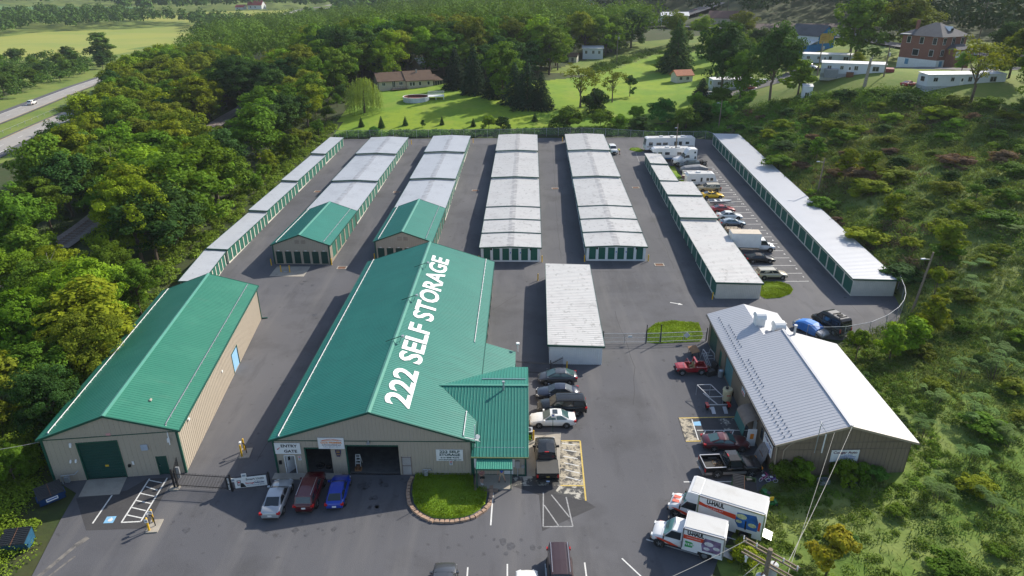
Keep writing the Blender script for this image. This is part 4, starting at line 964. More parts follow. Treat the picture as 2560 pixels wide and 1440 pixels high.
for k,(x,y) in enumerate(((-27.0,100.3),(-40.3,138.0),(-23.8,137.4),(-7.5,138.1),(9.2,139.1),(26.1,139.3),(23.5,100.7))):
 z=g(y)
 pl_=('beside the nearer green gable','in the lane next to the wood','in the lane left of the second row','in the lane left of the middle row','in the lane right of the middle row','in the lane beside the parked-vehicle row','in front of the row with E plates')[k]
 dg=thing('drain_grate','iron drain grate in a concrete rim '+pl_,'drain',(x,y,z),0,'storm drain grates in the yard')
 MB().box(-0.75,0.75,-0.62,-0.48,-0.1,0.03).box(-0.75,0.75,0.48,0.62,-0.1,0.03).box(-0.75,-0.61,-0.48,0.48,-0.1,0.03).box(0.61,0.75,-0.48,0.48,-0.1,0.03).build('rim',concrete,dg)
 b=MB().box(-0.61,0.61,-0.48,0.48,-0.1,0.008)
 for i in range(8):b.box(-0.58+i*0.15,-0.52+i*0.15,-0.48,0.48,0.008,0.022)
 b.build('grate',rust,dg)
# ---- grass helper:short blades in one mesh
def blade_field(name,pts,h,mt,seed=1,w=0.05,lean=0.5,label=None,cat='grass',parent=None):
 P=np.asarray(pts,float);n=len(P);r=np.random.default_rng(seed)
 a=r.uniform(0,2*np.pi,n);b=a+np.pi/2+r.uniform(-0.5,0.5,n);hh=h*P[:,3]*r.uniform(0.6,1.3,n);ww=w*P[:,3]
 dx,dy=np.cos(a)*ww,np.sin(a)*ww;lx,ly=np.cos(b)*hh*lean,np.sin(b)*hh*lean
 z0=P[:,2]
 V=np.empty((n,5,3))
 V[:,0]=np.stack([P[:,0]-dx,P[:,1]-dy,z0],-1);V[:,1]=np.stack([P[:,0]+dx,P[:,1]+dy,z0],-1)
 V[:,2]=np.stack([P[:,0]+dx*0.8+lx*0.3,P[:,1]+dy*0.8+ly*0.3,z0+hh*0.62],-1);V[:,3]=np.stack([P[:,0]-dx*0.8+lx*0.3,P[:,1]-dy*0.8+ly*0.3,z0+hh*0.62],-1)
 V[:,4]=np.stack([P[:,0]+lx,P[:,1]+ly,z0+hh],-1)
 k=np.arange(n)[:,None]*5
 F=np.concatenate([k+np.array([0,1,2]),k+np.array([0,2,3]),k+np.array([3,2,4])],0)
 o=put(name,np_mesh(name,V.reshape(-1,3),F,mt),parent)
 if not parent:tag(o,label,cat,kind='stuff')
 return o
def leaf_mat(name,rgb,var=0.35,vs=0.35,trans=0.28,objrand=0.0,hue=0.0,rough=0.8):
 return mat(name,rgb,rough,var=var,vs=vs,trans=trans,objrand=objrand,hue=hue,spec=0.06)
lawn_blade=leaf_mat('lawn_blade',(0.165,0.245,0.014),vs=1.2,trans=0.3)
def scatter(poly,n,seed):
 r=np.random.default_rng(seed);xs=[p[0] for p in poly];ys=[p[1] for p in poly];out=np.zeros((0,2))
 while len(out)<n:
  q=np.stack([r.uniform(min(xs),max(xs),n),r.uniform(min(ys),max(ys),n)],-1);out=np.r_[out,q[inside(poly,q[:,0],q[:,1])]]
 return out[:n]
def mound(name,poly,hgt,mt,label,seed,nb,cat='lawn'):
 cx_=sum(p[0] for p in poly)/len(poly);cy_=sum(p[1] for p in poly)/len(poly)
 mb=MB();rings=[1.0,0.93,0.7,0.4];hs=[0.02,hgt*0.6,hgt*0.9,hgt];n=len(poly)
 vs=[(cx_+(x-cx_)*k,cy_+(y-cy_)*k,g(y)+h_) for k,h_ in zip(rings,hs) for x,y in poly]+[(cx_,cy_,g(cy_)+hgt)]
 fs=[(r_*n+i,r_*n+(i+1) % n,(r_+1)*n+(i+1) % n,(r_+1)*n+i) for r_ in range(3) for i in range(n)]+[(3*n+i,3*n+(i+1) % n,4*n) for i in range(n)]
 mb.add(vs,fs);o=mb.build(name,mt);o['kind']='structure'
 pts=scatter(poly,nb,seed)
 P4=np.c_[pts,[g(y) for y in pts[:,1]],np.ones(len(pts))];P4[:,2]+=hgt*0.75
 blade_field('grass_blades',P4,0.14,lawn_blade,seed,0.02,0.6,parent=o)
 return o
BED=[(-9.05,50.85),(-9.15,49.5),(-9.05,48.2),(-8.75,47.05),(-8.25,46.2),(-7.55,45.6),(-6.85,45.2),(-6.0,45.1),(-5.2,45.1),(-4.35,45.25),(-3.55,45.6),(-2.9,46.2),(-2.45,46.9),(-2.35,47.9),(-2.35,48.95),(-3.6,49.1),(-3.7,50.75)]
mound('grass_bed',BED,0.22,turf_lawn,None,3,9000)
EDGE=[(-9.3,50.5),(-9.5,49.5),(-9.45,48.2),(-9.15,46.95),(-8.55,45.95),(-7.75,45.25),(-6.95,44.8),(-6.05,44.68),(-5.2,44.68),(-4.25,44.85),(-3.35,45.2),(-2.55,45.95),(-2.1,46.75),(-1.98,47.9),(-1.98,49.0)]
kerb=thing('block_edging','curved low edging of tan concrete blocks round the grass bed','edging',(0,0,0))
blk=MB().hexa([(-0.21,-0.17,0),(0.21,-0.17,0),(0.15,0.17,0),(-0.15,0.17,0)],[(-0.20,-0.15,0.2),(0.20,-0.15,0.2),(0.14,0.15,0.2),(-0.14,0.15,0.2)]).mesh('edging_block',layered('edging_block',(0.40,0.27,0.19),[(1.6,0.45,0.65,(0.30,0.21,0.15),0.8,5)],rough=0.9,bump=0.2))
acc=[]
for a,b in zip(EDGE[:-1],EDGE[1:]):
 n=12
 acc+=[(a[0]+(b[0]-a[0])*i/n,a[1]+(b[1]-a[1])*i/n) for i in range(n)]
dist=0.0;last=acc[0];nxt=0.2;rb=random.Random(5)
for a,b in zip(acc[:-1],acc[1:]):
 dist+=math.hypot(b[0]-a[0],b[1]-a[1])
 if dist>=nxt:
  nxt+=0.435
  o=put('edging_block',blk,kerb,(b[0],b[1],-0.01+rb.uniform(-0.01,0.012)),math.atan2(b[1]-a[1],b[0]-a[0])+rb.uniform(-0.05,0.05));o.scale=(1,1,rb.uniform(0.95,1.05))
OV=[(36.0,89.4),(36.3,94.0),(38,94.35),(40.4,94.2),(41.5,93.1),(41.45,91.6),(40.6,90.2),(38.6,88.9),(36.4,88.6)]
mound('grass_island',OV,0.1,turf_lawn,None,4,9000)
GT=[(16.9,76.0),(18.2,75.6),(23.8,76.1),(24.6,77.6),(24.9,81.2),(21.5,81.9),(19.2,81.2),(17.6,79.2)]
mound('grass_island',GT,0.08,turf_lawn,None,5,9000)
mound('grass_island',[(29.3,168.5),(31.6,166.5),(33.0,168.0),(31.8,170.6),(30,170.4)],0.1,turf_lawn,None,6,900)
mound('grass_island',[(34.5,136.6),(37.0,136.8),(37.5,154.5),(35.2,154.6)],0.06,turf_lawn,None,8,3500)
# ------------------------------------------------------------------ bollards,pads,key-pads
bol_me=MB().cyl((0,0,-0.1),(0,0,1.12),0.085,n=12).cyl((0,0,1.12),(0,0,1.17),0.085,0.03,n=12).mesh('post',yellow_pt,False)
BOL=[(-38.5,101.3,'at the left front corner of the first green gable'),(-28.85,101.3,'at the right front corner of the first green gable'),(-36.2,98.8,'on the concrete pad, left of the cover'),(-34.8,98.7,'on the concrete pad, right of the cover'),
       (-22.3,103.2,'at the left corner of the second green gable'),(-5.3,102.0,'at the left corner of the row with D plates'),(4.85,101.9,'at the right corner of the row with D plates'),(11.7,102.0,'at the left corner of the row with E plates'),(21.95,102.0,'at the right corner of the row with E plates'),
       (3.95,95.2,'at the far corner of the short free-standing row'),(6.4,69.4,'behind the dark grey hatchback'),(28.7,88.5,'at the front corner of the parked-vehicle row'),(11.3,76.2,'at the gate end of the short free-standing row'),(2.05,56.0,'beside the air conditioner'),
       (-25.6,175.2,'at the back of the first stepped row'),(-9.8,176.2,'at the back of the second stepped row'),(13.3,177.0,'at the back corner of the row with E plates')]
for x,y,wh in BOL:
 b=thing('bollard','yellow steel bollard '+wh,'bollard',(x,y,g(y)),0,'yellow bollards in the storage yard')
 put('post',bol_me,b)
 MB().cyl((0,0,0),(0,0,0.03),0.14,n=10).build('base_plate',concrete,b)
cv=MB().box(-35.75,-35.2,98.65,99.1,g(98.8)+0.02,g(98.8)+0.06).build('valve_cover',grey_metal);tag(cv,'grey valve cover between the two bollards on the concrete pad','cover')
def keypad(label,x,y,rz,signs):
 t=thing('gate_keypad',label,'keypad post',(x,y,0),rz)
 MB().box(-0.5,0.5,-0.75,0.75,-0.05,0.1).build('pad',concrete,t)
 for k,yy in enumerate((-0.5,0.5)):
  p=put('post',bol_me,t,(-0.22,yy,0.1));p.scale=(1,1,1.15)
  if signs:
   sg_=MB().box(-0.36,-0.08,yy-0.13,yy-0.1,1.0,1.35).build('sign_plate',white_pt,t);MB().box(-0.31,-0.13,yy-0.137,yy-0.13,1.12,1.25).build('print',ink_grey,sg_)
 MB().tube([(0.1,0,0.1),(0.1,0,0.9),(0.0,0,1.2),(-0.25,0,1.3)],0.045,7).build('stand',black_metal,t)
 MB().box(-0.42,-0.24,-0.12,0.12,1.15,1.42).build('key_box',white_pt if not signs else grey_metal,t)
keypad('yellow post pair with key box and white signs on the front apron',-30.35,44.4,R(6),True)
keypad('yellow post pair with black stand in the lane beside the left hall',-26.05,54.1,R(6),False)
# ------------------------------------------------------------------ fences and gates
def picket(mb,p,q,z,h,step=0.14,r=0.011):
 p=Vector(p);q=Vector(q);n=max(1,int((q-p).length/step))
 for i in range(n+1):
  c=p+(q-p)*i/n;mb.box(c.x-r,c.x+r,c.y-r,c.y+r,z+0.08,z+h)
gate=thing('sliding_gate','black steel picket gate across the lane between the two front halls','gate',(0,0,0))
ga,gb_,gc=(-30.5,49.25),(-25.35,48.75),(-22.1,49.3)
mb=MB();picket(mb,ga,gb_,0,1.75);mb.build('picket',black_metal,gate)['kind']='stuff'
mb=MB();picket(mb,gb_,gc,0,1.5);mb.build('picket',black_metal,gate)['kind']='stuff'
for z in (0.3,1.55):MB().beam((*ga,z),(*gb_,z),0.05).beam((*gb_,z-0.05),(*gc,z-0.05),0.05).build('rail',black_metal,gate)
for p,h in ((ga,2.0),((-30.75,49.2),2.1),(gb_,1.9),(gc,1.7),((-31.5,52.0),2.1)):MB().box(p[0]-0.07,p[0]+0.07,p[1]-0.07,p[1]+0.07,0,h).build('gate_post',black_metal,gate)
mb=MB();picket(mb,(-30.7,49.5),(-31.4,52.0),0,1.9);mb.build('picket',black_metal,gate)['kind']='stuff'
MB().box(-31.15,-30.3,48.85,49.4,0,0.12).build('footing',concrete,gate)
MB().box(-30.95,-30.6,50.2,50.35,0.3,1.5).build('gate_motor',grey_metal,gate)
eg=MB().hexa([(-25.75,48.62,0.25),(-25.2,48.55,0.25),(-25.2,48.6,0.25),(-25.75,48.67,0.25)],[(-25.75,48.62,1.65),(-25.2,48.55,1.65),(-25.2,48.6,1.65),(-25.75,48.67,1.65)]).build('entry_panel',black_metal,gate)
lettering('ENTRY GATE',eg,(-25.48,48.56,0.95),0.22,white_pt,ux=(0,0,-1),uy=(1,-0.12,0),extrude=0.003,bold=0.006)
ban_a=math.atan2(gc[1]-gb_[1],gc[0]-gb_[0])
sign_board('smart_units_banner','white SMART UNITS banner with phone picture tied to the black gate',(-25.0,48.72,0.35),ban_a,2.75,1.1,white_pt,
           [('Smart Units',1.78,0.86,0.32,ink,1.55,0.004),('protected by',2.1,0.64,0.12,ink_grey,0.6,0.0),('Storage',1.28,0.44,0.25,ink_red,0.72,0.004),('Defender',2.1,0.44,0.25,mat('ink_navy',(0.01,0.03,0.12),0.6,var=0),0.92,0.006),('24/7 Peace of Mind',1.75,0.2,0.16,ink_grey,1.5,0.002)])
ph=bpy.data.objects['smart_units_banner']
MB().box(0.22,0.55,-0.052,-0.04,0.3,0.85).build('phone_print',ink,ph);MB().box(0.27,0.5,-0.058,-0.052,0.38,0.8).build('screen_print',mat('pale_print',(0.65,0.6,0.62),0.6,var=0),ph)
MB().prism([(0.45,0.05),(0.95,0.05),(0.72,0.5),(0.5,0.55)],lambda u,v:(u,-0.05,v),lambda u,v:(u,-0.04,v)).build('hand_print',ink,ph)
MB().prism([(0.3,0.62),(0.38,0.5),(0.46,0.62),(0.46,0.72),(0.3,0.72)],lambda u,v:(u,-0.064,v),lambda u,v:(u,-0.058,v)).build('shield_print',ink_red,ph)
for k,(x,w_) in enumerate(((-25.25,0.35),(-24.3,0.42))):
 q=sign_board('gate_sign',('small white sign at the post end of the gate banner','small white sign above the middle of the gate banner')[k],(x,48.66+0.13*k,1.1+0.4*k),ban_a,w_,0.4,white_pt,[])
 MB().box(0.06,w_-0.06,-0.047,-0.04,0.1,0.3).build('print',ink_grey,q)
def chain_fence(name,label,pts,h,cat='fence',post=2.8,tone=None,group=None):
 t=thing(name,label,cat,(0,0,0),0,group)
 wv=MATS.get('chain_link')
 if wv is None:
  wv=bpy.data.materials.new('chain_link');wv.use_nodes=True;nt=wv.node_tree;N=nt.nodes;L=nt.links;b=N['Principled BSDF']
  b.inputs['Base Color'].default_value=(0.33,0.36,0.38,1);b.inputs['Metallic'].default_value=0.3;b.inputs['Roughness'].default_value=0.5
  tb=N.new('ShaderNodeBsdfTransparent');mx=N.new('ShaderNodeMixShader');mx.inputs[0].default_value=0.16
  L.new(tb.outputs[0],mx.inputs[1]);L.new(b.outputs[0],mx.inputs[2]);L.new(mx.outputs[0],N['Material Output'].inputs['Surface'])
  MATS['chain_link']=wv
 net=MB();rail=MB();run=0.0
 for (a,b) in zip(pts[:-1],pts[1:]):
  ln=math.hypot(b[0]-a[0],b[1]-a[1]);n=max(1,int(round(ln/post)))
  for i in range(n):
   p=(a[0]+(b[0]-a[0])*i/n,a[1]+(b[1]-a[1])*i/n);q=(a[0]+(b[0]-a[0])*(i+1)/n,a[1]+(b[1]-a[1])*(i+1)/n)
   zp,zq=gz(*p),gz(*q)
   net.quad((*p,zp+0.04),(*q,zq+0.04),(*q,zq+h),(*p,zp+h));rail.cyl((*p,zp+h),(*q,zq+h),0.03,n=6,cap=False)
   MB().cyl((*p,zp-0.2),(*p,zp+h+0.06),0.035,n=6).build('fence_post',grey_metal,t)
 zq=gz(*pts[-1]);MB().cyl((*pts[-1],zq-0.2),(*pts[-1],zq+h+0.06),0.035,n=6).build('fence_post',grey_metal,t)
 net.build('chain_link',wv,t);rail.build('top_rail',grey_metal,t)
 return t
chain_fence('chain_link_fence','curved chain-link fence round the turning area below the longest row',[(37.6,77.0),(39.3,76.3),(42.0,76.2),(45.5,77.0),(48.4,78.6),(50.7,80.4),(52.2,82.1),(53.3,83.8),(54.2,85.8),(55.4,89.3)],1.8)
chain_fence('chain_link_fence','chain-link fence along the back of the storage yard below the lawn',[(-46.5,181.4),(-25,181.6),(0,181.7),(25,181.6),(45,181.3),(51,179.5),(52.5,176.0)],2.0,post=3.2)
yg=thing('yard_gate','pair of low grey chain-link gates between the short row and the auto shop','gate',(0,0,0))
for (a,b) in (((11.5,75.7),(16.8,75.75)),((16.95,75.75),(18.6,75.8)),((18.75,75.8),(24.5,76.2))):
 MB().beam((*a,0.2),(*b,0.2),0.05).beam((*a,1.4),(*b,1.4),0.05).beam((*a,0.8),(*b,0.8),0.035).build('rail',grey_metal,yg)
 n=max(1,int(abs(b[0]-a[0])/2.0))
 for i in range(n+1):
  x=a[0]+(b[0]-a[0])*i/n;y=a[1]+(b[1]-a[1])*i/n;MB().cyl((x,y,0.05),(x,y,1.42),0.03,n=6).build('upright',grey_metal,yg)
 MB().quad((*a,0.2),(*b,0.2),(*b,1.4),(*a,1.4)).build('chain_link',MATS['chain_link'],yg)
for x,y,h in ((11.45,75.7,1.8),(16.87,75.75,2.6),(18.68,75.8,2.6),(24.6,76.2,1.9)):MB().cyl((x,y,0),(x,y,h),0.06,n=8).build('gate_post',black_metal,yg)
q=thing('gate_placard','white diamond placard hung on the right-hand yard gate','sign',(22.0,75.98,1.0),0)
MB().prism([(0,-0.42),(0.42,0),(0,0.42),(-0.42,0)],lambda u,v:(u,-0.06,v),lambda u,v:(u,-0.03,v)).build('panel',white_pt,q)
q=thing('gate_placard','small white placard hung on the left-hand yard gate','sign',(14.8,75.7,0.85),0);MB().box(-0.25,0.25,-0.06,-0.03,0,0.3).build('panel',white_pt,q)
pf=thing('picket_fence','short black picket fence between the office wing and the short row','fence',(0,0,0))
for a,b in (((0.3,68.8),(4.4,68.2)),((4.4,68.2),(5.9,69.6)),((0.5,66.3),(0.3,68.8))):
 mb=MB();picket(mb,a,b,0,1.7,0.13,0.013);mb.build('picket',black_metal,pf)['kind']='stuff'
 for z in (0.25,1.5):MB().beam((*a,z),(*b,z),0.05).build('rail',black_metal,pf)
for p in ((0.3,68.8),(4.4,68.2),(0.5,66.3)):MB().box(p[0]-0.05,p[0]+0.05,p[1]-0.05,p[1]+0.05,0,2.0).build('fence_post',black_metal,pf)
# ------------------------------------------------------------------ dumpsters
def dumpster(label,x,y,rz,body,open_lid=False,plate_m=None):
 t=thing('dumpster',label,'dumpster',(x,y,gz(x,y)),rz)
 w,d,h0,h1=2.0,1.55,1.0,1.35
 mb=MB();T=0.06
 mb.hexa([(-w/2,-d/2+0.25,0.12),(w/2,-d/2+0.25,0.12),(w/2,d/2,0.12),(-w/2,d/2,0.12)],[(-w/2,-d/2,h0),(w/2,-d/2,h0),(w/2,-d/2+T,h0),(-w/2,-d/2+T,h0)]) if False else None
 mb.hexa([(-w/2,-d/2+0.3,0.15),(w/2,-d/2+0.3,0.15),(w/2,-d/2+0.3+T,0.15),(-w/2,-d/2+0.3+T,0.15)],[(-w/2,-d/2,h0),(w/2,-d/2,h0),(w/2,-d/2+T,h0),(-w/2,-d/2+T,h0)])
 mb.box(-w/2,w/2,d/2-T,d/2,0.15,h1);mb.box(-w/2+T,w/2-T,-d/2+0.3,d/2-T,0.15,0.22)
 for s in (-1,1):
  xa=s*w/2-(T if s>0 else 0)
  mb.prism([(-d/2+0.3,0.15),(d/2,0.15),(d/2,h1),(-d/2,h0)],lambda u,v,xa=xa:(xa,u,v),lambda u,v,xa=xa:(xa+T,u,v))
 mb.build('body',body,t)
 for s in (-1,1):MB().box(s*w/2-0.09 if s<0 else s*w/2,s*w/2 if s<0 else s*w/2+0.09,-0.5,0.5,0.6,0.72).build('fork_pocket',body,t)
 for k,s in enumerate((-1,1)):
  x0,x1=(-w/2,-0.02) if s<0 else (0.02,w/2)
  lid=MB()
  A,B=Vector((x0,-d/2-0.05,h0+0.02)),Vector((x0,d/2,h1+0.02))
  if open_lid and s>0:B=Vector((x0,d/2-0.55,h1-0.12))
  lid.hexa([A,(x1,A.y,A.z),(x1,B.y,B.z),B],[A+Vector((0,0,0.04)),(x1,A.y,A.z+0.04),(x1,B.y,B.z+0.04),B+Vector((0,0,0.04))])
  n=9
  for i in range(n):
   f=(i+0.5)/n;c=A+(B-A)*f
   lid.hexa([(x0,c.y-0.035,c.z+0.035),(x1,c.y-0.035,c.z+0.035),(x1,c.y+0.035,c.z+0.05),(x0,c.y+0.035,c.z+0.05)],[(x0,c.y-0.025,c.z+0.075),(x1,c.y-0.025,c.z+0.075),(x1,c.y+0.025,c.z+0.09),(x0,c.y+0.025,c.z+0.09)])
  lid.build('lid',mat('lid_black',(0.022,0.024,0.026),0.38,var=0.1),t)
 MB().beam((0,-d/2-0.06,h0+0.06),(0,d/2,h1+0.06),0.05).build('lid_bar',rust,t)
 if plate_m:
  q=MB().box(-0.45,0.45,-d/2+0.06,-d/2+0.09,0.5,0.85).build('nameplate',white_pt,t);MB().box(-0.38,0.38,-d/2+0.05,-d/2+0.059,0.62,0.74).build('print',ink_blue,q)
 for xx in (-0.8,0.8):MB().cyl((xx-0.04,-0.25,0.07),(xx+0.04,-0.25,0.07),0.07,n=8).cyl((xx-0.04,0.6,0.07),(xx+0.04,0.6,0.07),0.07,n=8).build('caster',rubber,t)
 return t
blue_steel=mat('dumpster_blue',(0.012,0.05,0.16),0.55,var=0.2)
dumpster('blue dumpster with black lids and nameplate beside the tall tan hall',-40.9,47.6,R(42),blue_steel,plate_m=True)
dumpster('blue dumpster with black lids half in the bushes at the front corner',-40.3,42.1,R(10),mat('dumpster_teal',(0.015,0.085,0.16),0.55,var=0.2))
dumpster('green dumpster with one lid folded back beside the moving trucks',20.5,48.0,R(-16),mat('dumpster_green',(0.05,0.105,0.035),0.6,var=0.2),open_lid=True)
cbx=MB().prism([(0,0),(0.5,0.08),(0.52,0.5),(0.05,0.45)],lambda u,v:(20.8+u,48.3+v,1.2),lambda u,v:(20.82+u,48.3+v,1.26)).build('cardboard_sheet',mat('cardboard',(0.42,0.33,0.24),0.9,var=0.2));tag(cbx,'pale cardboard sheet lying in the open green dumpster','cardboard')
# ------------------------------------------------------------------ poles
def light_pole(label,x,y,h,lean,arm):
 t=thing('light_pole',label,'light pole',(x,y,gz(x,y)),0,'wooden yard light poles')
 MB().cyl((0,0,-0.3),(lean[0],lean[1],h),0.17,0.11,n=9).build('pole',wood,t)
 z=h*0.88
 MB().beam((lean[0]*0.88,lean[1]*0.88,z),(arm,0,z+0.15),0.06).build('arm',grey_metal,t)
 MB().hexa([(arm-0.45,-0.14,z+0.1),(arm+0.1,-0.14,z+0.1),(arm+0.1,0.14,z+0.1),(arm-0.45,0.14,z+0.1)],[(arm-0.4,-0.1,z+0.22),(arm+0.1,-0.1,z+0.24),(arm+0.1,0.1,z+0.24),(arm-0.4,0.1,z+0.22)]).build('lamp_head',grey_metal,t)
light_pole('wooden light pole standing outside the curved chain-link fence',53.6,82.0,8.2,(0.9,0.2),-0.2)
light_pole('light pole behind the middle of the longest row',59.5,128.5,6.6,(0.2,0),-0.8)
light_pole('light pole on the vine bank behind the longest row',55.5,184.0,7.5,(0.1,0),-0.7)
light_pole('tall wooden light pole between the motorhomes and the white semi truck',38.5,158.9,8.6,(0,0),-0.2)
up=thing('utility_pole','wooden utility pole with crossarms and transformers beside the moving trucks','utility pole',(15.5,31.0,0),0)
MB().cyl((0,0,-0.3),(0,0,10.6),0.2,0.14,n=10).build('pole',wood,up)
for z,s_ in ((10.2,0.0),(9.3,0.0)):
 for off in (-0.17,0.17):MB().beam((-1.15+off*0.6,1.2+off*0.6,z),(1.3+off*0.6,-1.2+off*0.6,z),0.08,0.1).build('crossarm',wood,up)
for x,y in ((0.55,0.35),(-0.55,-0.55)):
 c=MB().cyl((x,y,8.0),(x,y,9.0),0.28,n=14).cyl((x,y,9.0),(x,y,9.1),0.3,0.2,n=14).build('transformer',mat('transformer_grey',(0.42,0.44,0.46),0.5,var=0.1),up)
 MB().cyl((x,y,9.1),(x+0.1,y,9.35),0.04,n=6).build('bushing',rust,c)
for k in (-1.2,-0.6,0.6,1.2):MB().cyl((k,-k,10.25),(k,-k,10.5),0.05,0.03,n=7).build('insulator',white_pt,up)
MB().cyl((-0.95,0.95,8.6),(-0.95,0.95,9.0),0.06,n=6).cyl((-0.95,0.95,9.0),(-0.95,0.95,9.2),0.12,n=8).build('cutout_switch',white_pt,up)
def wire(label,a,b,sag,r=0.018,mt=None):
 a=Vector(a);b=Vector(b);n=14
 pts=[a+(b-a)*i/n-Vector((0,0,sag*4*(i/n)*(1-i/n))) for i in range(n+1)]
 o=MB().tube(pts,r,5).build('overhead_wire',mt or mat('wire_grey',(0.32,0.31,0.29),0.6,var=0));tag(o,label,'wire','overhead wires by the auto shop')
wire('pale service wire from the utility pole to the auto shop ridge',(16.4,30.4,10.2),on(FC,6.1,-0.45,5.85),0.5,0.018)
wire('thinner service wire from the utility pole to the auto shop gable',(16.4,30.2,9.3),on(FC,4.8,-0.2,5.2),0.4,0.014)
wire('wire running from the utility pole out over the front apron',(14.5,32.1,10.3),(2.0,26.5,9.8),0.4,0.02)
wire('lower wire running from the utility pole over the front apron',(15.1,31.2,9.3),(4.0,24.0,8.5),0.4,0.02)
wire('wire from the tall tan hall into the wood',on(FL,-0.1,0.1,4.5),(-50.0,47.0,5.5),0.3,0.02)
# ------------------------------------------------------------------ clutter by the auto shop
tk=thing('plastic_tank','cream plastic tank with black cap beside the auto shop wall','tank',on(FC,-0.5,12.3,0),0)
MB().cyl((0,0,0.25),(0,0,1.45),0.47,0.5,n=18).cyl((0,0,1.45),(0,0,1.65),0.55,0.5,n=18).build('shell',mat('cream_plastic',(0.55,0.48,0.30),0.6,var=0.1),tk,smooth=False)
MB().cyl((-0.1,0,1.65),(-0.1,0,1.85),0.16,n=10).build('cap',black_pl,tk);MB().box(-0.4,0.4,-0.4,0.4,0,0.25).build('stand',black_metal,tk);MB().box(-0.2,0.2,-0.51,-0.49,1.0,1.1).build('label',ink_red,tk)
td=thing('tow_dolly','galvanised tow dolly with tilted frame rack and loading ramps','trailer',on(FC,-1.9,11.4,0),R(2))
MB().beam((-1.0,-0.5,0.55),(1.0,-0.5,0.55),0.1).beam((0,-0.5,0.55),(-0.9,1.8,0.55),0.09).beam((-1.0,-0.5,0.5),(-1.0,-1.2,0.5),0.07).build('axle',grey_metal,td)
MB().beam((-1.5,2.3,1.3),(0.0,2.3,1.3),0.06).beam((-0.75,0.2,1.1),(0.75,0.2,1.1),0.06).beam((-1.5,2.3,1.3),(-0.75,0.2,1.1),0.06).beam((0.0,2.3,1.3),(0.75,0.2,1.1),0.06).beam((-1.2,1.4,1.2),(0.3,1.4,1.2),0.04).build('rack',grey_metal,td)
for x,y in ((-1.5,2.3),(0,2.3),(-0.75,0.2),(0.75,0.2)):MB().cyl((x,y,0),(x,y,1.2),0.025,n=5).build('leg',grey_metal,td)
for x in (-0.65,0.65):MB().hexa([(x-0.2,-1.5,0.06),(x+0.2,-1.5,0.06),(x+0.2,-0.7,0.4),(x-0.2,-0.7,0.4)],[(x-0.2,-1.5,0.1),(x+0.2,-1.5,0.1),(x+0.2,-0.7,0.45),(x-0.2,-0.7,0.45)]).build('ramp',grey_metal,td)
for x in (-1.15,1.15):
 w_=put('wheel',tyre_mesh(0.32,0.2),td,(x,-0.5,0.32),R(90));MB().box(x-0.16,x+0.16,-0.85,-0.15,0.66,0.7).box(x-0.16,x+0.16,-0.86,-0.8,0.45,0.66).build('mudguard',red_lamp,td)
for k in range(4):loose_tyre(on(FC,-0.25,9.2,0.24*k),True,('bottom','second','third','top')[k]+' black tyre of the stack beside the awning')
loose_tyre(on(FC,0.45,13.6,0),False,'black tyre standing against the teal door post',R(90))
tc_=thing('trash_can','grey rubbish bin beside the dark junk heap at the shop wall','bin',on(FC,0.35,17.4,0),0)
MB().cyl((0,0,0),(0,0,0.85),0.27,0.33,n=14,cap=False).cyl((0,0,0.0),(0,0,0.05),0.27,n=14).build('body',grey_metal,tc_);MB().cyl((0,0,0.7),(0,0,0.82),0.25,0.2,n=10).build('rubbish_bag',mat('bag_white',(0.6,0.63,0.68),0.6,var=0.15),tc_)
jk=thing('junk_heap','dark heap of old seats and scrap at the shop wall','junk',on(FC,-0.6,18.0,0),R(20))
MB().hexa([(-0.7,-0.5,0),(0.5,-0.5,0),(0.5,0.6,0),(-0.7,0.6,0)],[(-0.5,-0.3,0.5),(0.4,-0.4,0.6),(0.5,0.5,0.45),(-0.5,0.5,0.55)]).build('seat_cushion',black_pl,jk)
MB().hexa([(0.5,0,0),(1.0,0,0),(1.0,0.8,0),(0.5,0.8,0)],[(0.7,0,1.1),(0.95,0,1.1),(0.95,0.8,1.2),(0.7,0.8,1.2)]).build('seat_back',black_pl,jk);MB().box(-0.2,0.4,0.7,1.1,0,0.5).build('scrap_box',rust,jk)
sr_=thing('scaffold_rack','grey metal rack of pipes leaning by the shop doors','rack',on(FC,-0.9,20.2,0),R(8))
for x in (0,0.9):MB().beam((x,-1.1,0),(x+0.1,-0.6,1.7),0.06).beam((x,1.0,0),(x+0.1,0.6,1.7),0.06).beam((x+0.1,-0.6,1.7),(x+0.1,0.6,1.7),0.06).build('frame',grey_metal,sr_)
for k in range(4):MB().beam((0.05,-0.5+k*0.35,1.0+0.2*(k % 2)),(1.0,-0.5+k*0.35,1.0+0.2*(k % 2)),0.05).build('rung',grey_metal,sr_)
for k in range(3):MB().beam((0.1+k*0.2,-1.8,0.1),(0.3+k*0.2,1.0,0.9),0.07).build('pipe',grey_metal,sr_)
pd=thing('folding_table_top','brown board leaning at the far shop door','board',on(FC,-1.3,22.6,0.0),R(5));MB().hexa([(-0.6,-0.8,0.55),(0.4,-0.8,0.75),(0.4,0.9,0.75),(-0.6,0.9,0.55)],[(-0.6,-0.8,0.6),(0.4,-0.8,0.8),(0.4,0.9,0.8),(-0.6,0.9,0.6)]).build('top',mat('board_brown',(0.26,0.13,0.05),0.7,var=0.2),pd)
for x in (-0.5,0.3):MB().box(x,x+0.06,-0.6,-0.54,0,0.58).box(x,x+0.06,0.6,0.66,0,0.58).build('leg',black_metal,pd)
bn=thing('wheel_hub','pale wheel cover lying flat near the scaffold rack','wheel cover',on(FC,-2.2,19.7,0),0)
MB().cyl((0,0,0.01),(0,0,0.08),0.36,0.3,n=16).build('disc',grey_metal,bn)
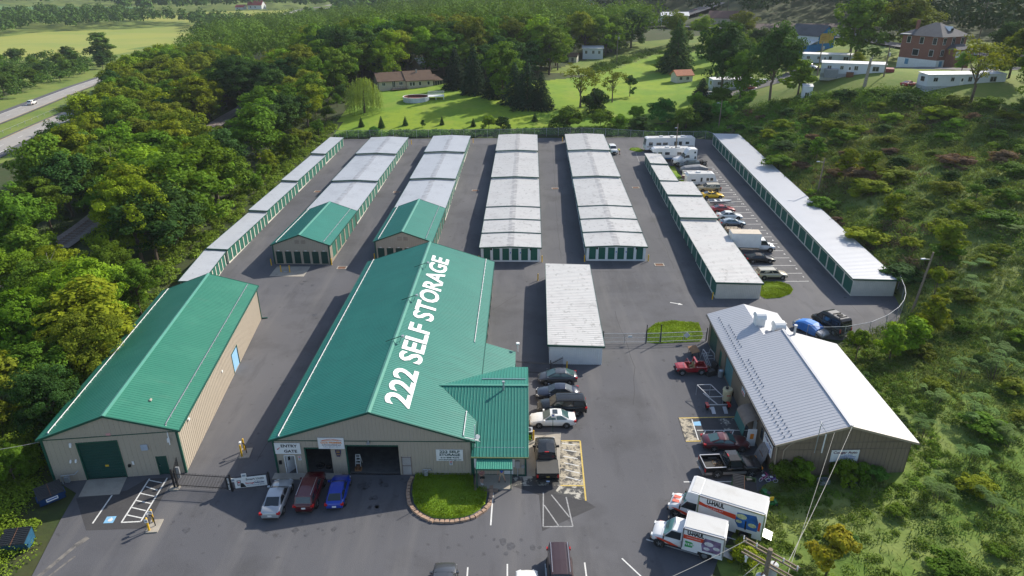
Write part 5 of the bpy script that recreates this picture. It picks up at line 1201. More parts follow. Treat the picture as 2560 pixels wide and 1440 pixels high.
for k in range(5):MB().beam((0,0,0.1),(0.28*math.cos(k*1.257),0.28*math.sin(k*1.257),0.09),0.05).build('spoke',white_pt,bn)
gl=thing('truck_cap_panel','weathered grey panel leaning on the brown long wall','panel',on(FC,0.0,2.1,0),FC[2]-SK)
MB().prism([(-0.9,0.0),(0.9,0.0),(1.0,1.2),(0.6,1.9),(-0.7,1.9),(-1.0,1.0)],lambda u,v:(-0.75+v*0.36,u,v),lambda u,v:(-0.69+v*0.36,u,v)).build('panel',mat('grill_grey',(0.19,0.17,0.16),0.7,var=0.3,vs=3),gl)
MB().beam((-0.4,-0.5,1.0),(-0.4,0.5,1.0),0.06).build('crossbar',rust,gl)
pink=mat('bike_pink',(0.55,0.05,0.25),0.4,var=0.1)
def bike(label,x,y,rz,mt):
 t=thing('kids_bicycle',label,'bicycle',(x,y,0),rz)
 for xx in (-0.32,0.32):
  n=12;pts=[(xx+0.2*math.cos(2*math.pi*i/n),0,0.2+0.2*math.sin(2*math.pi*i/n)) for i in range(n+1)]
  w_=MB().tube(pts,0.03,5).build('wheel',white_pt,t)
 MB().beam((-0.32,0,0.2),(-0.1,0,0.5),0.05).beam((-0.1,0,0.5),(0.26,0,0.5),0.05).beam((-0.02,0,0.22),(0.26,0,0.5),0.05).beam((-0.32,0,0.2),(-0.02,0,0.22),0.04).beam((0.32,0,0.2),(0.24,0,0.68),0.045).build('frame',mt,t)
 MB().box(-0.24,0.02,-0.08,0.08,0.56,0.64).build('saddle',white_pt,t);MB().beam((0.22,-0.25,0.7),(0.22,0.25,0.7),0.04).build('handlebar',mt,t)
bike("pink child's bicycle nearest the pickup bumper",22.95,49.75,R(20),pink);bike("white and purple child's bicycle nearest the leaning panel",23.6,49.5,R(-10),mat('bike_purple',(0.22,0.1,0.5),0.4,var=0.1))
gt_=thing('garden_tractor','green ride-on mower with yellow seat in the grass by the dumpster','mower',(22.3,46.9,gz(22.3,46.9)),R(96))
jd=mat('mower_green',(0.01,0.14,0.035),0.4,var=0.08);jy=mat('mower_yellow',(0.7,0.46,0.02),0.45,var=0.05)
MB().hexa([(0.15,-0.26,0.35),(1.0,-0.22,0.35),(1.0,0.22,0.35),(0.15,0.26,0.35)],[(0.2,-0.24,0.85),(0.9,-0.18,0.75),(0.9,0.18,0.75),(0.2,0.24,0.85)]).build('hood',jd,gt_)
MB().box(-0.75,0.2,-0.45,0.45,0.32,0.5).box(-0.8,-0.1,-0.5,-0.3,0.5,0.62).box(-0.8,-0.1,0.3,0.5,0.5,0.62).build('deck',jd,gt_)
MB().box(-0.5,-0.12,-0.22,0.22,0.6,0.7).box(-0.58,-0.48,-0.22,0.22,0.7,1.05).build('seat',jy,gt_)
MB().cyl((0.2,0,0.8),(0.02,0,1.05),0.03,n=6).cyl((0.02,0,1.05),(0.0,0,1.08),0.18,n=12).build('steering_wheel',black_pl,gt_)
for x,r_ in ((-0.55,0.28),(0.75,0.2)):
 for s in (-1,1):put('wheel',tyre_mesh(r_,0.26),gt_,(x,s*0.45,r_))
ac=thing('air_conditioner','dark air-conditioning unit beside the office wing','air conditioner',(1.55,56.5,0.0),0)
MB().box(-0.4,0.4,-0.4,0.4,0.02,0.85).build('case',mat('ac_dark',(0.045,0.045,0.045),0.6,var=0.2),ac);MB().box(-0.42,0.42,-0.42,0.42,0.85,0.9).build('top',grey_metal,ac);MB().cyl((0,0,0.9),(0,0,0.93),0.3,n=16).build('fan_guard',black_metal,ac)
hs=thing('parking_sign','accessible parking sign on a post beside the white sedan','sign',(4.05,57.35,0),0)
MB().cyl((0,0,0),(0,0,2.2),0.03,n=6).build('post',green_trim,hs);MB().box(-0.16,0.16,-0.05,-0.03,1.75,2.2).build('panel',white_pt,hs);MB().box(-0.1,0.1,-0.056,-0.05,1.9,2.1).build('print',ink_blue,hs)
cr_=thing('plastic_tub','pale grey plastic tub in the weeds below the shop sign','tub',(28.2,49.3,gz(28.2,49.3)),R(10))
MB().box(-0.5,0.5,-0.3,0.3,0,0.08).box(-0.5,0.5,-0.3,-0.25,0.08,0.4).box(-0.5,0.5,0.25,0.3,0.08,0.4).box(-0.5,-0.45,-0.25,0.25,0.08,0.4).box(0.45,0.5,-0.25,0.25,0.08,0.4).build('shell',grey_metal,cr_)
for k in range(2):MB().box(-0.1+k*0.15,0.0+k*0.15,-0.32,-0.3,0.2,0.3).build('handle',white_pt,cr_)
bg=thing('rubbish_bag','black plastic rubbish bag slumped in the weeds below the shop wall','bag',(30.6,48.9,gz(30.6,48.9)),0)
mb=MB();n=10
vs=[];rg=random.Random(9)
for j,(zz,rr) in enumerate(((0,0.45),(0.25,0.55),(0.5,0.42),(0.72,0.2),(0.95,0.12))):
 for i in range(n):vs.append((rr*rg.uniform(0.8,1.15)*math.cos(2*math.pi*i/n),rr*rg.uniform(0.8,1.15)*math.sin(2*math.pi*i/n),zz))
mb.add(vs,[(j*n+i,j*n+(i+1) % n,(j+1)*n+(i+1) % n,(j+1)*n+i) for j in range(4) for i in range(n)]);mb.build('sack',mat('black_bag',(0.012,0.012,0.014),0.3,var=0.1),bg)
MB().cyl((0,0,0.86),(0.04,0,1.02),0.12,0.2,n=8).build('tied_neck',MATS['black_bag'],bg)
oil=layered('oil_stain',(0.062,0.062,0.068),[(3.0,0.42,0.6,(0.09,0.091,0.1),0.9,6)],rough=0.6)
ro_=random.Random(31)
for (x,y,sx,sy,n) in ((-12.5,49.3,1.6,0.8,14),(-11.0,47.0,2.0,1.2,10),(-17,44.0,3.0,1.0,12),(-26,45.5,3.0,1.5,8),(10,60,3,8,16),(13.5,72,2.5,5,12),(-25.5,75,1.5,14,14),(8.5,110,1.2,30,12),(-7.5,110,1.0,30,10),(26.5,112,1.0,25,12),(0,42,6,1.5,14),(20.5,63,1.5,3,10),(15,92,8,3,14),(-30,94,6,3,12)):
 for k in range(n):
  px_,py_=x+ro_.gauss(0,sx*0.6),y+ro_.gauss(0,sy*0.6);r_=abs(ro_.gauss(0.12,0.14))+0.05
  if not inside(PAVE,px_,py_) or (py_-r_<91<py_+r_):continue
  sheet([(px_+r_*ro_.uniform(0.6,1.25)*math.cos(a*0.785),py_+r_*ro_.uniform(0.6,1.3)*math.sin(a*0.785)) for a in range(8)],0.008,'oil_stain',oil,pave)
# ------------------------------------------------------------------ vehicles
def paint(name,rgb,metal=0.0,rough=0.28):return mat('paint_'+name,rgb,rough,metal=metal,var=0.05,vs=0.8,coat=0.6)
def rim_mesh(r):
 key=('rim',r)
 if key in TEXT:return TEXT[key]
 mb=MB();mb.cyl((0,-0.06,0),(0,0.06,0),r*0.64,n=14)
 for k in range(5):
  a=k*2*math.pi/5
  for s in (-1,1):mb.beam((0,s*0.07,0),(r*0.58*math.cos(a),s*0.07,r*0.58*math.sin(a)),0.06,0.03,(0,1,0))
 me=mb.mesh('rim',mat('alloy',(0.42,0.43,0.44),0.3,metal=0.7,var=0.05));TEXT[key]=me
 return me
def add_wheels(t,xs,hw,r,w=0.22,dark=False):
 for x in xs:
  for s in (-1,1):
   q=put('wheel',tyre_mesh(r,w),t,(x,s*(hw-w*0.42),r))
   rm=put('rim',rim_mesh(r),q)
   if dark:rm.hide_render=False
def loft(t,name,mt,stations,smooth=True):
 mb=MB();n=None;vs=[]
 for x,prof in stations:
  ring=[(x,y,z) for y,z in prof]+[(x,-y,z) for y,z in reversed(prof) if y>1e-4]
  n=len(ring);vs+=ring
 fs=[(i*n+j,i*n+(j+1) % n,(i+1)*n+(j+1) % n,(i+1)*n+j) for i in range(len(stations)-1) for j in range(n)]
 fs=[f[::-1] for f in fs]
 fs+=[tuple(range(n)),tuple(range((len(stations)-1)*n,len(stations)*n))[::-1]]
 mb.add(vs,fs)
 return mb.build(name,mt,t,smooth=smooth)
def bodyprof(hw,zb,zt,crown=0.03):
 h=zt-zb
 return [(0.0,zb),(hw*0.86,zb),(hw*0.96,zb+h*0.18),(hw,zb+h*0.45),(hw*0.985,zb+h*0.74),(hw*0.93,zb+h*0.93),(hw*0.80,zt),(0.0,zt+crown)]
CARS={
 'sedan':dict(L=4.75,W=1.82,r=0.33,ax=(1.42,-1.38),top=[(-2.37,0.72),(-2.3,0.98),(-1.6,1.03),(-0.9,0.98),(0.9,0.95),(1.5,0.86),(2.15,0.72),(2.37,0.55)],cab=(1.02,0.25,-0.85,-1.72),roof=1.46,belt=0.95),
 'coupe':dict(L=4.6,W=1.8,r=0.33,ax=(1.4,-1.3),top=[(-2.3,0.68),(-2.2,0.94),(-1.5,0.98),(-0.9,0.93),(0.8,0.9),(1.5,0.8),(2.1,0.66),(2.3,0.5)],cab=(0.85,0.1,-0.75,-1.75),roof=1.32,belt=0.92),
 'hatch':dict(L=4.15,W=1.7,r=0.31,ax=(1.3,-1.25),top=[(-2.07,0.7),(-2.0,0.92),(-1.2,0.94),(0.8,0.9),(1.4,0.82),(1.95,0.68),(2.07,0.5)],cab=(0.95,0.25,-1.2,-1.85),roof=1.36,belt=0.9),
 'lift':dict(L=4.45,W=1.74,r=0.32,ax=(1.35,-1.35),top=[(-2.22,0.75),(-2.15,1.02),(-1.3,1.03),(0.8,0.98),(1.5,0.86),(2.05,0.7),(2.22,0.5)],cab=(1.25,0.2,-0.9,-2.0),roof=1.49,belt=0.98),
 'suv':dict(L=4.75,W=1.88,r=0.38,ax=(1.42,-1.36),top=[(-2.37,0.85),(-2.33,1.12),(-1.3,1.14),(0.9,1.12),(1.3,1.1),(2.15,0.98),(2.37,0.7)],cab=(1.15,0.5,-2.0,-2.3),roof=1.74,belt=1.12),
 'bigsuv':dict(L=5.2,W=1.98,r=0.4,ax=(1.55,-1.5),top=[(-2.6,0.9),(-2.56,1.18),(-1.3,1.2),(0.9,1.18),(1.4,1.16),(2.35,1.02),(2.6,0.7)],cab=(1.3,0.6,-2.25,-2.55),roof=1.85,belt=1.18),
 'wagon':dict(L=4.75,W=1.84,r=0.34,ax=(1.42,-1.36),top=[(-2.37,0.8),(-2.33,1.0),(-1.3,1.02),(0.9,0.99),(1.4,0.92),(2.15,0.78),(2.37,0.55)],cab=(1.1,0.35,-2.0,-2.3),roof=1.56,belt=1.0),
 'minivan':dict(L=5.1,W=1.98,r=0.36,ax=(1.55,-1.5),top=[(-2.55,0.9),(-2.5,1.1),(-1.3,1.1),(1.3,1.06),(1.8,0.98),(2.4,0.8),(2.55,0.55)],cab=(1.85,0.85,-2.3,-2.5),roof=1.78,belt=1.08),
}
def car(label,kind,x,y,rz,col_m,glass_m=None,cat='car',name='parked_car',z=None,racks=False,roof_m=None,sunroof=False,plate=True,chrome=None,dark_roof_glass=False,lower=None,pitch=0.0):
 K=CARS[kind];L_,W_=K['L'],K['W'];hw=W_/2;gm=glass_m or glass
 t=thing(name,label,cat,(x,y,gz(x,y) if z is None else z),rz)
 if pitch:t.rotation_euler=(pitch*math.sin(-rz),pitch*math.cos(rz),rz) if False else (0,0,rz)
 zb=0.24 if kind in ('sedan','coupe','hatch','lift','wagon') else 0.3
 st=[]
 for xx,zt in K['top']:
  e=abs(xx)/(L_/2);k=1.0 if e<0.8 else 1.0-0.42*((e-0.8)/0.2)**2*0.55
  st.append((xx,bodyprof(hw*k,zb+(0.10 if e>0.97 else 0),zt)))
 full=[]
 for (a,pa),(b,pb) in zip(st[:-1],st[1:]):
  n=max(1,int((b-a)/0.45))
  for i in range(n):
   f=i/n;full.append((a+(b-a)*f,[(ya+(yb-ya)*f,za+(zb2-za)*f) for (ya,za),(yb,zb2) in zip(pa,pb)]))
 full.append(st[-1])
 body=loft(t,'body',col_m,full)
 xw,xt,xr,xb=K['cab'];rz_,bl=K['roof'],K['belt']
 hb,ht=hw*0.90,hw*(0.70 if kind in ('sedan','coupe','hatch','lift') else 0.78)
 mb=MB()
 def ringz(xx,y_,z_,c):return [(xx,y_,z_),(xx,y_*0.55,z_+c*0.8),(xx,0,z_+c),(xx,-y_*0.55,z_+c*0.8),(xx,-y_,z_)]
 rows=[ringz(xw,hb*0.93,bl-0.03,0.03),ringz(xt,ht*0.97,rz_-0.06,0.05),ringz((xt*0.55+xr*0.45),ht,rz_-0.03,0.05),ringz(xr,ht*0.96,rz_-0.05,0.05),ringz(xb,hb*0.88,bl+0.0,0.03)]
 base=[(xw,hb*0.93),(xt,hb),((xt*0.55+xr*0.45),hb),(xr,hb),(xb,hb*0.88)]
 vs=[p for r_ in rows for p in r_];fs=[]
 for i in range(4):
  for j in range(4):fs.append((i*5+j,i*5+j+1,(i+1)*5+j+1,(i+1)*5+j))
 k0=len(vs)
 for (bx,by) in base:vs+=[(bx,by,bl-0.06),(bx,-by,bl-0.06)]
 for i in range(4):
  fs.append((k0+2*i,i*5,(i+1)*5,k0+2*(i+1)));fs.append((i*5+4,k0+2*i+1,k0+2*(i+1)+1,(i+1)*5+4))
 cabin=MB().add(vs,fs).build('cabin',roof_m or col_m,t)
 o_=0.016
 def pane(name,q,off):
  q=[Vector(p) for p in q];c=sum(q,Vector())/4;n=(q[1]-q[0]).cross(q[3]-q[0]).normalized()
  if n.dot(off)<0:n=-n
  q2=[p+n*o_ for p in q]
  m_=MB();m_.add(q2+[p-n*0.01 for p in q2],[(0,1,2,3),(7,6,5,4),(0,4,5,1),(1,5,6,2),(2,6,7,3),(3,7,4,0)])
  return m_.build(name,gm,cabin)
 def lerp(a,b,f):return tuple(p+(q-p)*f for p,q in zip(a,b))
 def inset(P,Q,f0,f1,g0,g1):
  a=lerp(lerp(*P,f0),lerp(*Q,f0),g0);b=lerp(lerp(*P,f1),lerp(*Q,f1),g0);c=lerp(lerp(*P,f1),lerp(*Q,f1),g1);d=lerp(lerp(*P,f0),lerp(*Q,f0),g1)
  return (a,b,c,d)
 fz=Vector((1,0,0.6))
 pane('windscreen',inset(((xw,-hb*0.93,bl+0.0),(xw,hb*0.93,bl+0.0)),((xt,-ht*0.97,rz_-0.03),(xt,ht*0.97,rz_-0.03)),0.05,0.95,0.06,0.97),fz)
 pane('rear_window',inset(((xb,-hb*0.88,bl+0.03),(xb,hb*0.88,bl+0.03)),((xr,-ht*0.96,rz_-0.02),(xr,ht*0.96,rz_-0.02)),0.07,0.93,0.1,0.93),Vector((-1,0,0.6)))
 cuts=[0.03,0.48,0.52,0.97] if kind in ('coupe','hatch','sedan','lift') else [0.03,0.36,0.39,0.67,0.70,0.97]
 for s in (1,-1):
  P=((xb*0.86+xr*0.14,s*hb*0.97,bl+0.01),(xw*0.86+xt*0.14,s*hb*0.97,bl+0.01));Q=((xr,s*ht*0.97,rz_-0.06),(xt,s*ht*0.98,rz_-0.07))
  for i in range(0,len(cuts),2):pane('side_window',inset(P,Q,cuts[i],cuts[i+1],0.08,0.9),Vector((0,s,0.1)))
 for xx in K['ax']:
  for s in (-1,1):
   a=MB();a.cyl((xx,s*(hw-0.2),K['r']+0.02),(xx,s*(hw*0.995+0.004),K['r']+0.02),K['r']*1.17,n=18);a.build('wheel_arch',black_pl,body)
 add_wheels(t,K['ax'],hw+0.02,K['r'])
 f_=L_/2;zl=K['top'][-1][1]+0.1;zr=K['top'][1][1]-0.12
 for s in (-1,1):
  MB().hexa([(f_-0.32,s*hw*0.9,zl-0.1),(f_-0.1,s*hw*0.5,zl-0.1),(f_-0.12,s*hw*0.5,zl+0.02),(f_-0.34,s*hw*0.9,zl+0.04)],[(f_-0.24,s*hw*0.93,zl-0.1),(f_-0.02,s*hw*0.52,zl-0.1),(f_-0.06,s*hw*0.52,zl+0.03),(f_-0.27,s*hw*0.93,zl+0.06)]).build('headlight',lamp_clear,body)
  MB().box(-f_-0.012,-f_+0.22,min(s*hw*0.66,s*hw*0.965),max(s*hw*0.66,s*hw*0.965),zr-0.14,zr+0.05).build('tail_light',red_lamp,body)
  MB().box(xw-0.22,xw-0.05,min(s*hw*0.95,s*(hw+0.16)),max(s*hw*0.95,s*(hw+0.16)),bl+0.0,bl+0.13).build('mirror',roof_m or col_m,body)
 if plate:MB().box(-f_-0.03,-f_+0.05,-0.17,0.17,zr-0.32,zr-0.17).build('number_plate',white_pt,body)
 MB().box(f_-0.1,f_-0.0,-hw*0.42,hw*0.42,0.4,zl-0.08).build('grille',black_pl,body)
 MB().box(-f_+0.0,-f_+0.2,-hw*0.72,hw*0.72,0.26,0.4).build('rear_bumper',lower or black_pl,body)
 if lower:MB().box(K['ax'][1]+0.45,K['ax'][0]-0.45,-hw-0.012,hw+0.012,0.28,0.5).build('side_skirt',lower,body)
 if racks:
  for s in (-1,1):MB().beam((xt-0.1,s*ht*0.85,rz_+0.07),(xr+0.1,s*ht*0.85,rz_+0.07),0.04).build('roof_rail',chrome or black_pl,cabin)
 if sunroof:MB().box(xt-0.75,xt-0.25,-0.36,0.36,rz_+0.0,rz_+0.045).build('sunroof',glass,cabin)
 return t
white_car=paint('white',(0.72,0.72,0.70));silver=paint('silver',(0.42,0.44,0.46),0.35);dkgrey=paint('dark_grey',(0.075,0.08,0.09),0.3);navy=paint('navy',(0.025,0.032,0.055),0.3);blackp=mat('paint_black',(0.008,0.009,0.010),0.25,var=0.05,coat=0.15);maroon=paint('maroon',(0.085,0.008,0.012));redp=paint('red',(0.30,0.012,0.014));bluep=paint('blue',(0.008,0.045,0.36));yellowp=paint('yellow',(0.80,0.50,0.0));gold=paint('gold',(0.36,0.30,0.18),0.3);greyblue=paint('greyblue',(0.13,0.19,0.25),0.3);tanp=paint('tan',(0.46,0.42,0.33),0.3)
A90=R(90)
car('silver four-door sedan parked facing the tan hall, left of the red SUV','sedan',-20.75,47.25,R(91.5),silver)
car('dark red SUV with roof rails parked between silver sedan and blue hatchback','suv',-18.05,48.0,R(91),maroon,cat='suv',racks=True,chrome=steel)
car('bright blue two-door hatchback parked facing the open bay','hatch',-15.6,48.1,R(93),bluep)
car('dark grey liftback at the head of the cars beside the office wing','lift',5.1,66.9,R(180),dkgrey,glass_t)
car('dark navy sedan with hood scoop parked second beside the office wing','sedan',4.9,63.7,R(180),navy)
car('black SUV parked third beside the office wing','bigsuv',5.2,60.9,R(180),blackp,cat='suv',racks=True)
car('white four-door sedan with dark sunroof beside the office wing','sedan',4.1,58.75,R(180),white_car,glass_t,sunroof=True)
car('dark SUV cut off by the lower edge of the photo','suv',-5.25,37.2,R(90),dkgrey,cat='suv')
car('white car almost wholly cut off by the lower edge of the photo','sedan',1.0,36.6,R(90),white_car)
car('dark brown minivan cut off by the lower edge of the photo','minivan',3.55,38.3,R(-90),paint('brown',(0.045,0.022,0.022)),cat='minivan',racks=True,chrome=steel)
car('maroon sports coupe parked between the painted pad and the black pickup','coupe',20.85,54.75,R(-2),maroon,glass_t)
car('tan station wagon with dark lower trim next to the grass island','wagon',39.6,95.75,R(0),tanp,racks=True,chrome=white_pt,lower=black_pl)
car('glossy black coupe with soft top between the white box truck and the tan wagon','coupe',39.8,101.7,R(-3),blackp,roof_m=mat('soft_top',(0.035,0.03,0.032),0.8,var=0.1))
car('grey-blue coupe with plastic sheet on the windows behind the junk trailer','coupe',40.0,117.5,R(-1),greyblue,glass_t)
car('white sedan parked between the grey-blue coupe and the red coupe','sedan',40.4,120.9,R(-2),white_car)
car('red coupe parked beside the covered silver boat','coupe',40.2,124.6,R(1),redp)
car('yellow sports coupe parked behind the stepped storage row','coupe',40.3,132.6,R(-1),yellowp,sunroof=True)
car('gold SUV with white roof parked beside the camper trailer','suv',40.6,136.5,R(180),gold,cat='suv',racks=True,roof_m=mat('pale_roof',(0.5,0.47,0.4),0.4,var=0.05))
car('dark teal SUV parked between the white semi truck and the grey covered boat','suv',40.5,152.9,R(180),paint('dkteal',(0.03,0.05,0.055),0.3),cat='suv')
car('white compact SUV stopped in the lane near the back of the yard','suv',24.9,166.6,R(-88),white_car,cat='suv')
ps=thing('plastic_sheet','crumpled clear plastic sheet over the grey-blue coupe roof','sheet',(39.55,117.5,gz(39.5,117.5)),0)
mb=MB();rr=random.Random(4);nx_,ny_=7,6
vs=[(-1.3+i*0.42,-0.72+j*0.29,1.36+0.06*rr.random()-0.09*abs(i-2.6)-0.05*abs(j-2.5)**2*0.8) for j in range(ny_) for i in range(nx_)]
mb.add(vs,[(j*nx_+i,j*nx_+i+1,(j+1)*nx_+i+1,(j+1)*nx_+i) for j in range(ny_-1) for i in range(nx_-1)]);mb.build('film',mat('clear_film',(0.45,0.52,0.58),0.25,var=0.2,vs=4),ps)
def pickup(label,x,y,rz,col_m,L_=5.8,W_=2.0,cover=False,lower=None,rails=None,cargo=False,bed=2.0,crew=True,hw_r=0.4):
 t=thing('pickup_truck',label,'pickup',(x,y,gz(x,y)),rz);hw=W_/2;f=L_/2;r=hw_r
 zb,zt=0.42,1.12
 xb=-f+bed+0.1
 st=[(xb,bodyprof(hw,zb,zt)),(xb+0.8,bodyprof(hw,zb,zt)),(f-1.55,bodyprof(hw,zb,zt+0.03)),(f-0.9,bodyprof(hw*0.99,zb,zt+0.02)),(f-0.15,bodyprof(hw*0.95,zb,zt-0.1)),(f,bodyprof(hw*0.88,zb+0.1,zt-0.25))]
 body=loft(t,'body',col_m,st)
 xw,xt,xr,xbk=f-1.5,f-2.1,xb+0.25,xb+0.05
 hb,ht,bl,rz_=hw*0.9,hw*0.76,zt-0.02,1.84
 cab=MB().add([(xw,hb,bl),(xw,-hb,bl),(xbk,-hb,bl),(xbk,hb,bl),(xt,ht,rz_-0.04),(xt,-ht,rz_-0.04),(xr,-ht,rz_-0.04),(xr,ht,rz_-0.04),(xt-0.1,0,rz_+0.04),(xr+0.05,0,rz_+0.04)],
                   [(0,1,5,8,4)[::-1],(2,3,7,9,6)[::-1],(0,4,7,3)[::-1],(1,2,6,5)[::-1],(4,8,9,7)[::-1],(5,6,9,8)[::-1]]).build('cabin',col_m,t)
 def pane(nm,a,b,c,d,n):
  n=Vector(n).normalized()*0.016;q=[Vector(p)+n for p in (a,b,c,d)];MB().add(q+[p-n*0.6 for p in q],[(0,1,2,3),(7,6,5,4),(0,4,5,1),(1,5,6,2),(2,6,7,3),(3,7,4,0)]).build(nm,glass_t if nm=='windscreen' else glass,cab)
 pane('windscreen',(xw-0.05,hb*0.92,bl+0.06),(xw-0.05,-hb*0.92,bl+0.06),(xt+0.03,-ht*0.9,rz_-0.1),(xt+0.03,ht*0.9,rz_-0.1),(0.75,0,0.65))
 pane('rear_window',(xbk+0.02,-hb*0.8,bl+0.12),(xbk+0.02,hb*0.8,bl+0.12),(xr-0.02,ht*0.85,rz_-0.12),(xr-0.02,-ht*0.85,rz_-0.12),(-1,0,0.25))
 for s in (-1,1):
  xs_=[xbk+0.3,xw-0.35] if not crew else [xbk+0.3,(xbk+xw)/2-0.2,(xbk+xw)/2-0.08,xw-0.35]
  for i in range(0,len(xs_),2):
   a,b=xs_[i],xs_[i+1];pane('side_window',(a,s*hb*0.985,bl+0.08),(b,s*hb*0.985,bl+0.08),(min(b,xt-0.1),s*(ht+0.02),rz_-0.13),(a+0.02,s*(ht+0.02),rz_-0.13),(0,s,0.15))
 bz=1.2;b_=MB();T=0.09
 b_.box(-f+0.05,xb-0.03,-hw,-hw+T,zb+0.1,bz);b_.box(-f+0.05,xb-0.03,hw-T,hw,zb+0.1,bz);b_.box(-f+0.05,-f+0.14,-hw+T,hw-T,zb+0.12,bz);b_.box(xb-0.12,xb-0.03,-hw+T,hw-T,zb+0.1,bz)
 bd=b_.build('bed',col_m,t)
 MB().box(-f+0.14,xb-0.12,-hw+T,hw-T,0.72,0.8).box(-f+0.9,-f+1.7,-hw+T,-hw+T+0.22,0.8,1.0).box(-f+0.9,-f+1.7,hw-T-0.22,hw-T,0.8,1.0).build('bed_liner',mat('bed_liner',(0.03,0.03,0.03),0.8,var=0.3,vs=4),bd)
 if cover:MB().box(-f+0.1,xb-0.05,-hw+0.03,hw-0.03,bz,bz+0.04).build('bed_cover',mat('vinyl_cover',(0.05,0.048,0.045),0.65,var=0.12,vs=2),bd)
 if rails:
  for s in (-1,1):MB().beam((-f+0.1,s*(hw-0.05),bz+0.03),(xb-0.1,s*(hw-0.05),bz+0.03),0.1,0.05).build('bed_rail',rails,bd)
  MB().beam((-f+0.1,-hw+0.1,bz+0.03),(-f+0.1,hw-0.1,bz+0.03),0.07,0.04).build('bed_rail',rails,bd)
 if lower:
  for s in (-1,1):
   y0,y1=sorted((s*(hw-0.02),s*(hw+0.012)))
   for a,c in ((-f+0.1,-f+0.75),(-f+1.75,f-1.55)):MB().box(a,c,y0,y1,zb+0.02,zb+0.3).build('lower_panel',lower,body)
 ax_=(f-1.02,-f+1.25)
 for xx in ax_:
  for s in (-1,1):MB().cyl((xx,s*(hw-0.25),r+0.04),(xx,s*(hw+0.006),r+0.04),r*1.18,n=18).build('wheel_arch',black_pl,body)
 add_wheels(t,ax_,hw+0.04,r,0.26)
 for s in (-1,1):
  y0,y1=sorted((s*hw*0.6,s*hw*0.92));MB().box(f-0.14,f-0.02,y0,y1,0.75,0.95).build('headlight',amber if lower else lamp_clear,body)
  y0,y1=sorted((s*(hw-0.16),s*(hw+0.004)));MB().box(-f+0.03,-f+0.12,y0,y1,0.78,1.14).build('tail_light',red_lamp,bd)
  y0,y1=sorted((s*hw*0.95,s*(hw+0.26)));MB().box(xw-0.4,xw-0.28,y0,y1,bl+0.02,bl+0.24).build('mirror',black_pl,body)
 MB().box(-f-0.12,-f+0.05,-hw*0.95,hw*0.95,0.42,0.62).build('rear_bumper',lower or black_pl,bd);MB().box(f-0.05,f+0.05,-hw*0.9,hw*0.9,0.42,0.62).build('front_bumper',steel if lower else black_pl,body)
 MB().box(-f-0.135,-f-0.12,-0.16,0.16,0.46,0.6).build('number_plate',mat('plate_blue',(0.4,0.5,0.7),0.5,var=0),bd)
 MB().box(xr+0.02,xr+0.1,-0.2,0.2,rz_-0.02,rz_+0.04).build('brake_lamp',red_lamp,cab)
 return t,bd
pt,bd=pickup('black crew-cab pickup with covered bed on the concrete pad by the office',3.15,52.25,R(90),blackp,5.9,2.03,cover=True)
MB().beam((-3.05,0,0.45),(-3.35,0,0.45),0.07).build('tow_hitch',steel,bd)
MB().box(-2.97,-2.94,-0.14,0.14,0.88,0.97).build('tailgate_badge',mat('badge_gilt',(0.5,0.38,0.12),0.4,metal=0.5,var=0),bd)
pt,bd=pickup('older black pickup with silver lower panels and open bed beside the maroon coupe',20.2,51.1,R(3),blackp,5.5,1.98,lower=mat('pewter',(0.27,0.255,0.24),0.4,metal=0.3,var=0.05),rails=steel,bed=2.0,crew=False)
dbm=MB();rr=random.Random(8)
for i in range(60):x_,y_=rr.gauss(-1.0,0.3),rr.gauss(-0.1,0.3);dbm.beam((x_,y_,0.82),(x_+rr.uniform(-0.2,0.2),y_+rr.uniform(-0.2,0.2),0.84+rr.random()*0.08),0.03)
lv=dbm.build('litter',mat('dry_litter',(0.3,0.17,0.07),0.9,var=0.4,vs=9),None,(20.2,51.1,0),R(3));tag(lv,'brown dry leaves and litter in the open pickup bed','litter',kind='stuff')
jp=thing('open_jeep','small red roofless jeep pickup parked in front of the auto shop doors','jeep',(20.75,68.75,0),R(182))
jr=paint('jeep_red',(0.30,0.012,0.018),0,0.35)
b=loft(jp,'body',jr,[(0.55,bodyprof(0.76,0.42,0.98)),(0.9,bodyprof(0.74,0.42,1.0)),(1.45,bodyprof(0.71,0.42,0.97)),(1.72,bodyprof(0.68,0.45,0.9))],False)
tb=MB().box(-0.55,0.55,-0.76,-0.7,0.42,0.95).box(-0.55,0.55,0.7,0.76,0.42,0.95).box(-0.55,0.55,-0.7,0.7,0.42,0.5).box(-1.75,-0.55,-0.76,-0.68,0.45,1.02).box(-1.75,-0.55,0.68,0.76,0.45,1.02).box(-1.75,-1.68,-0.68,0.68,0.45,1.02).box(-0.62,-0.55,-0.68,0.68,0.45,1.02).box(-1.68,-0.62,-0.68,0.68,0.45,0.55)
for s in (-1,1):y0,y1=sorted((s*0.5,s*0.68));tb.box(-1.45,-0.85,y0,y1,0.55,0.8)
tb.build('tub',jr,jp)
MB().tube([(0.55,-0.66,0.98),(0.3,-0.62,1.5),(0.3,0.62,1.5),(0.55,0.66,0.98)],0.035,6).build('windscreen_frame',jr,jp)
mb=MB().hexa([(-0.5,-0.7,0.95),(-0.36,-0.7,0.95),(-0.36,0.7,0.95),(-0.5,0.7,0.95)],[(-0.55,-0.6,1.12),(-0.4,-0.6,1.12),(-0.4,0.6,1.12),(-0.55,0.6,1.12)])
for s in (-1,1):y0,y1=sorted((s*0.46,s*0.66));mb.hexa([(-0.52,y0,1.1),(-0.3,y0,1.1),(-0.3,y1,1.1),(-0.52,y1,1.1)],[(-0.6,y0,1.62),(-0.4,y0,1.62),(-0.4,y1,1.62),(-0.6,y1,1.62)])
mb.box(-0.6,-0.4,-0.66,0.66,1.58,1.68).build('roll_hoop',jr,jp)
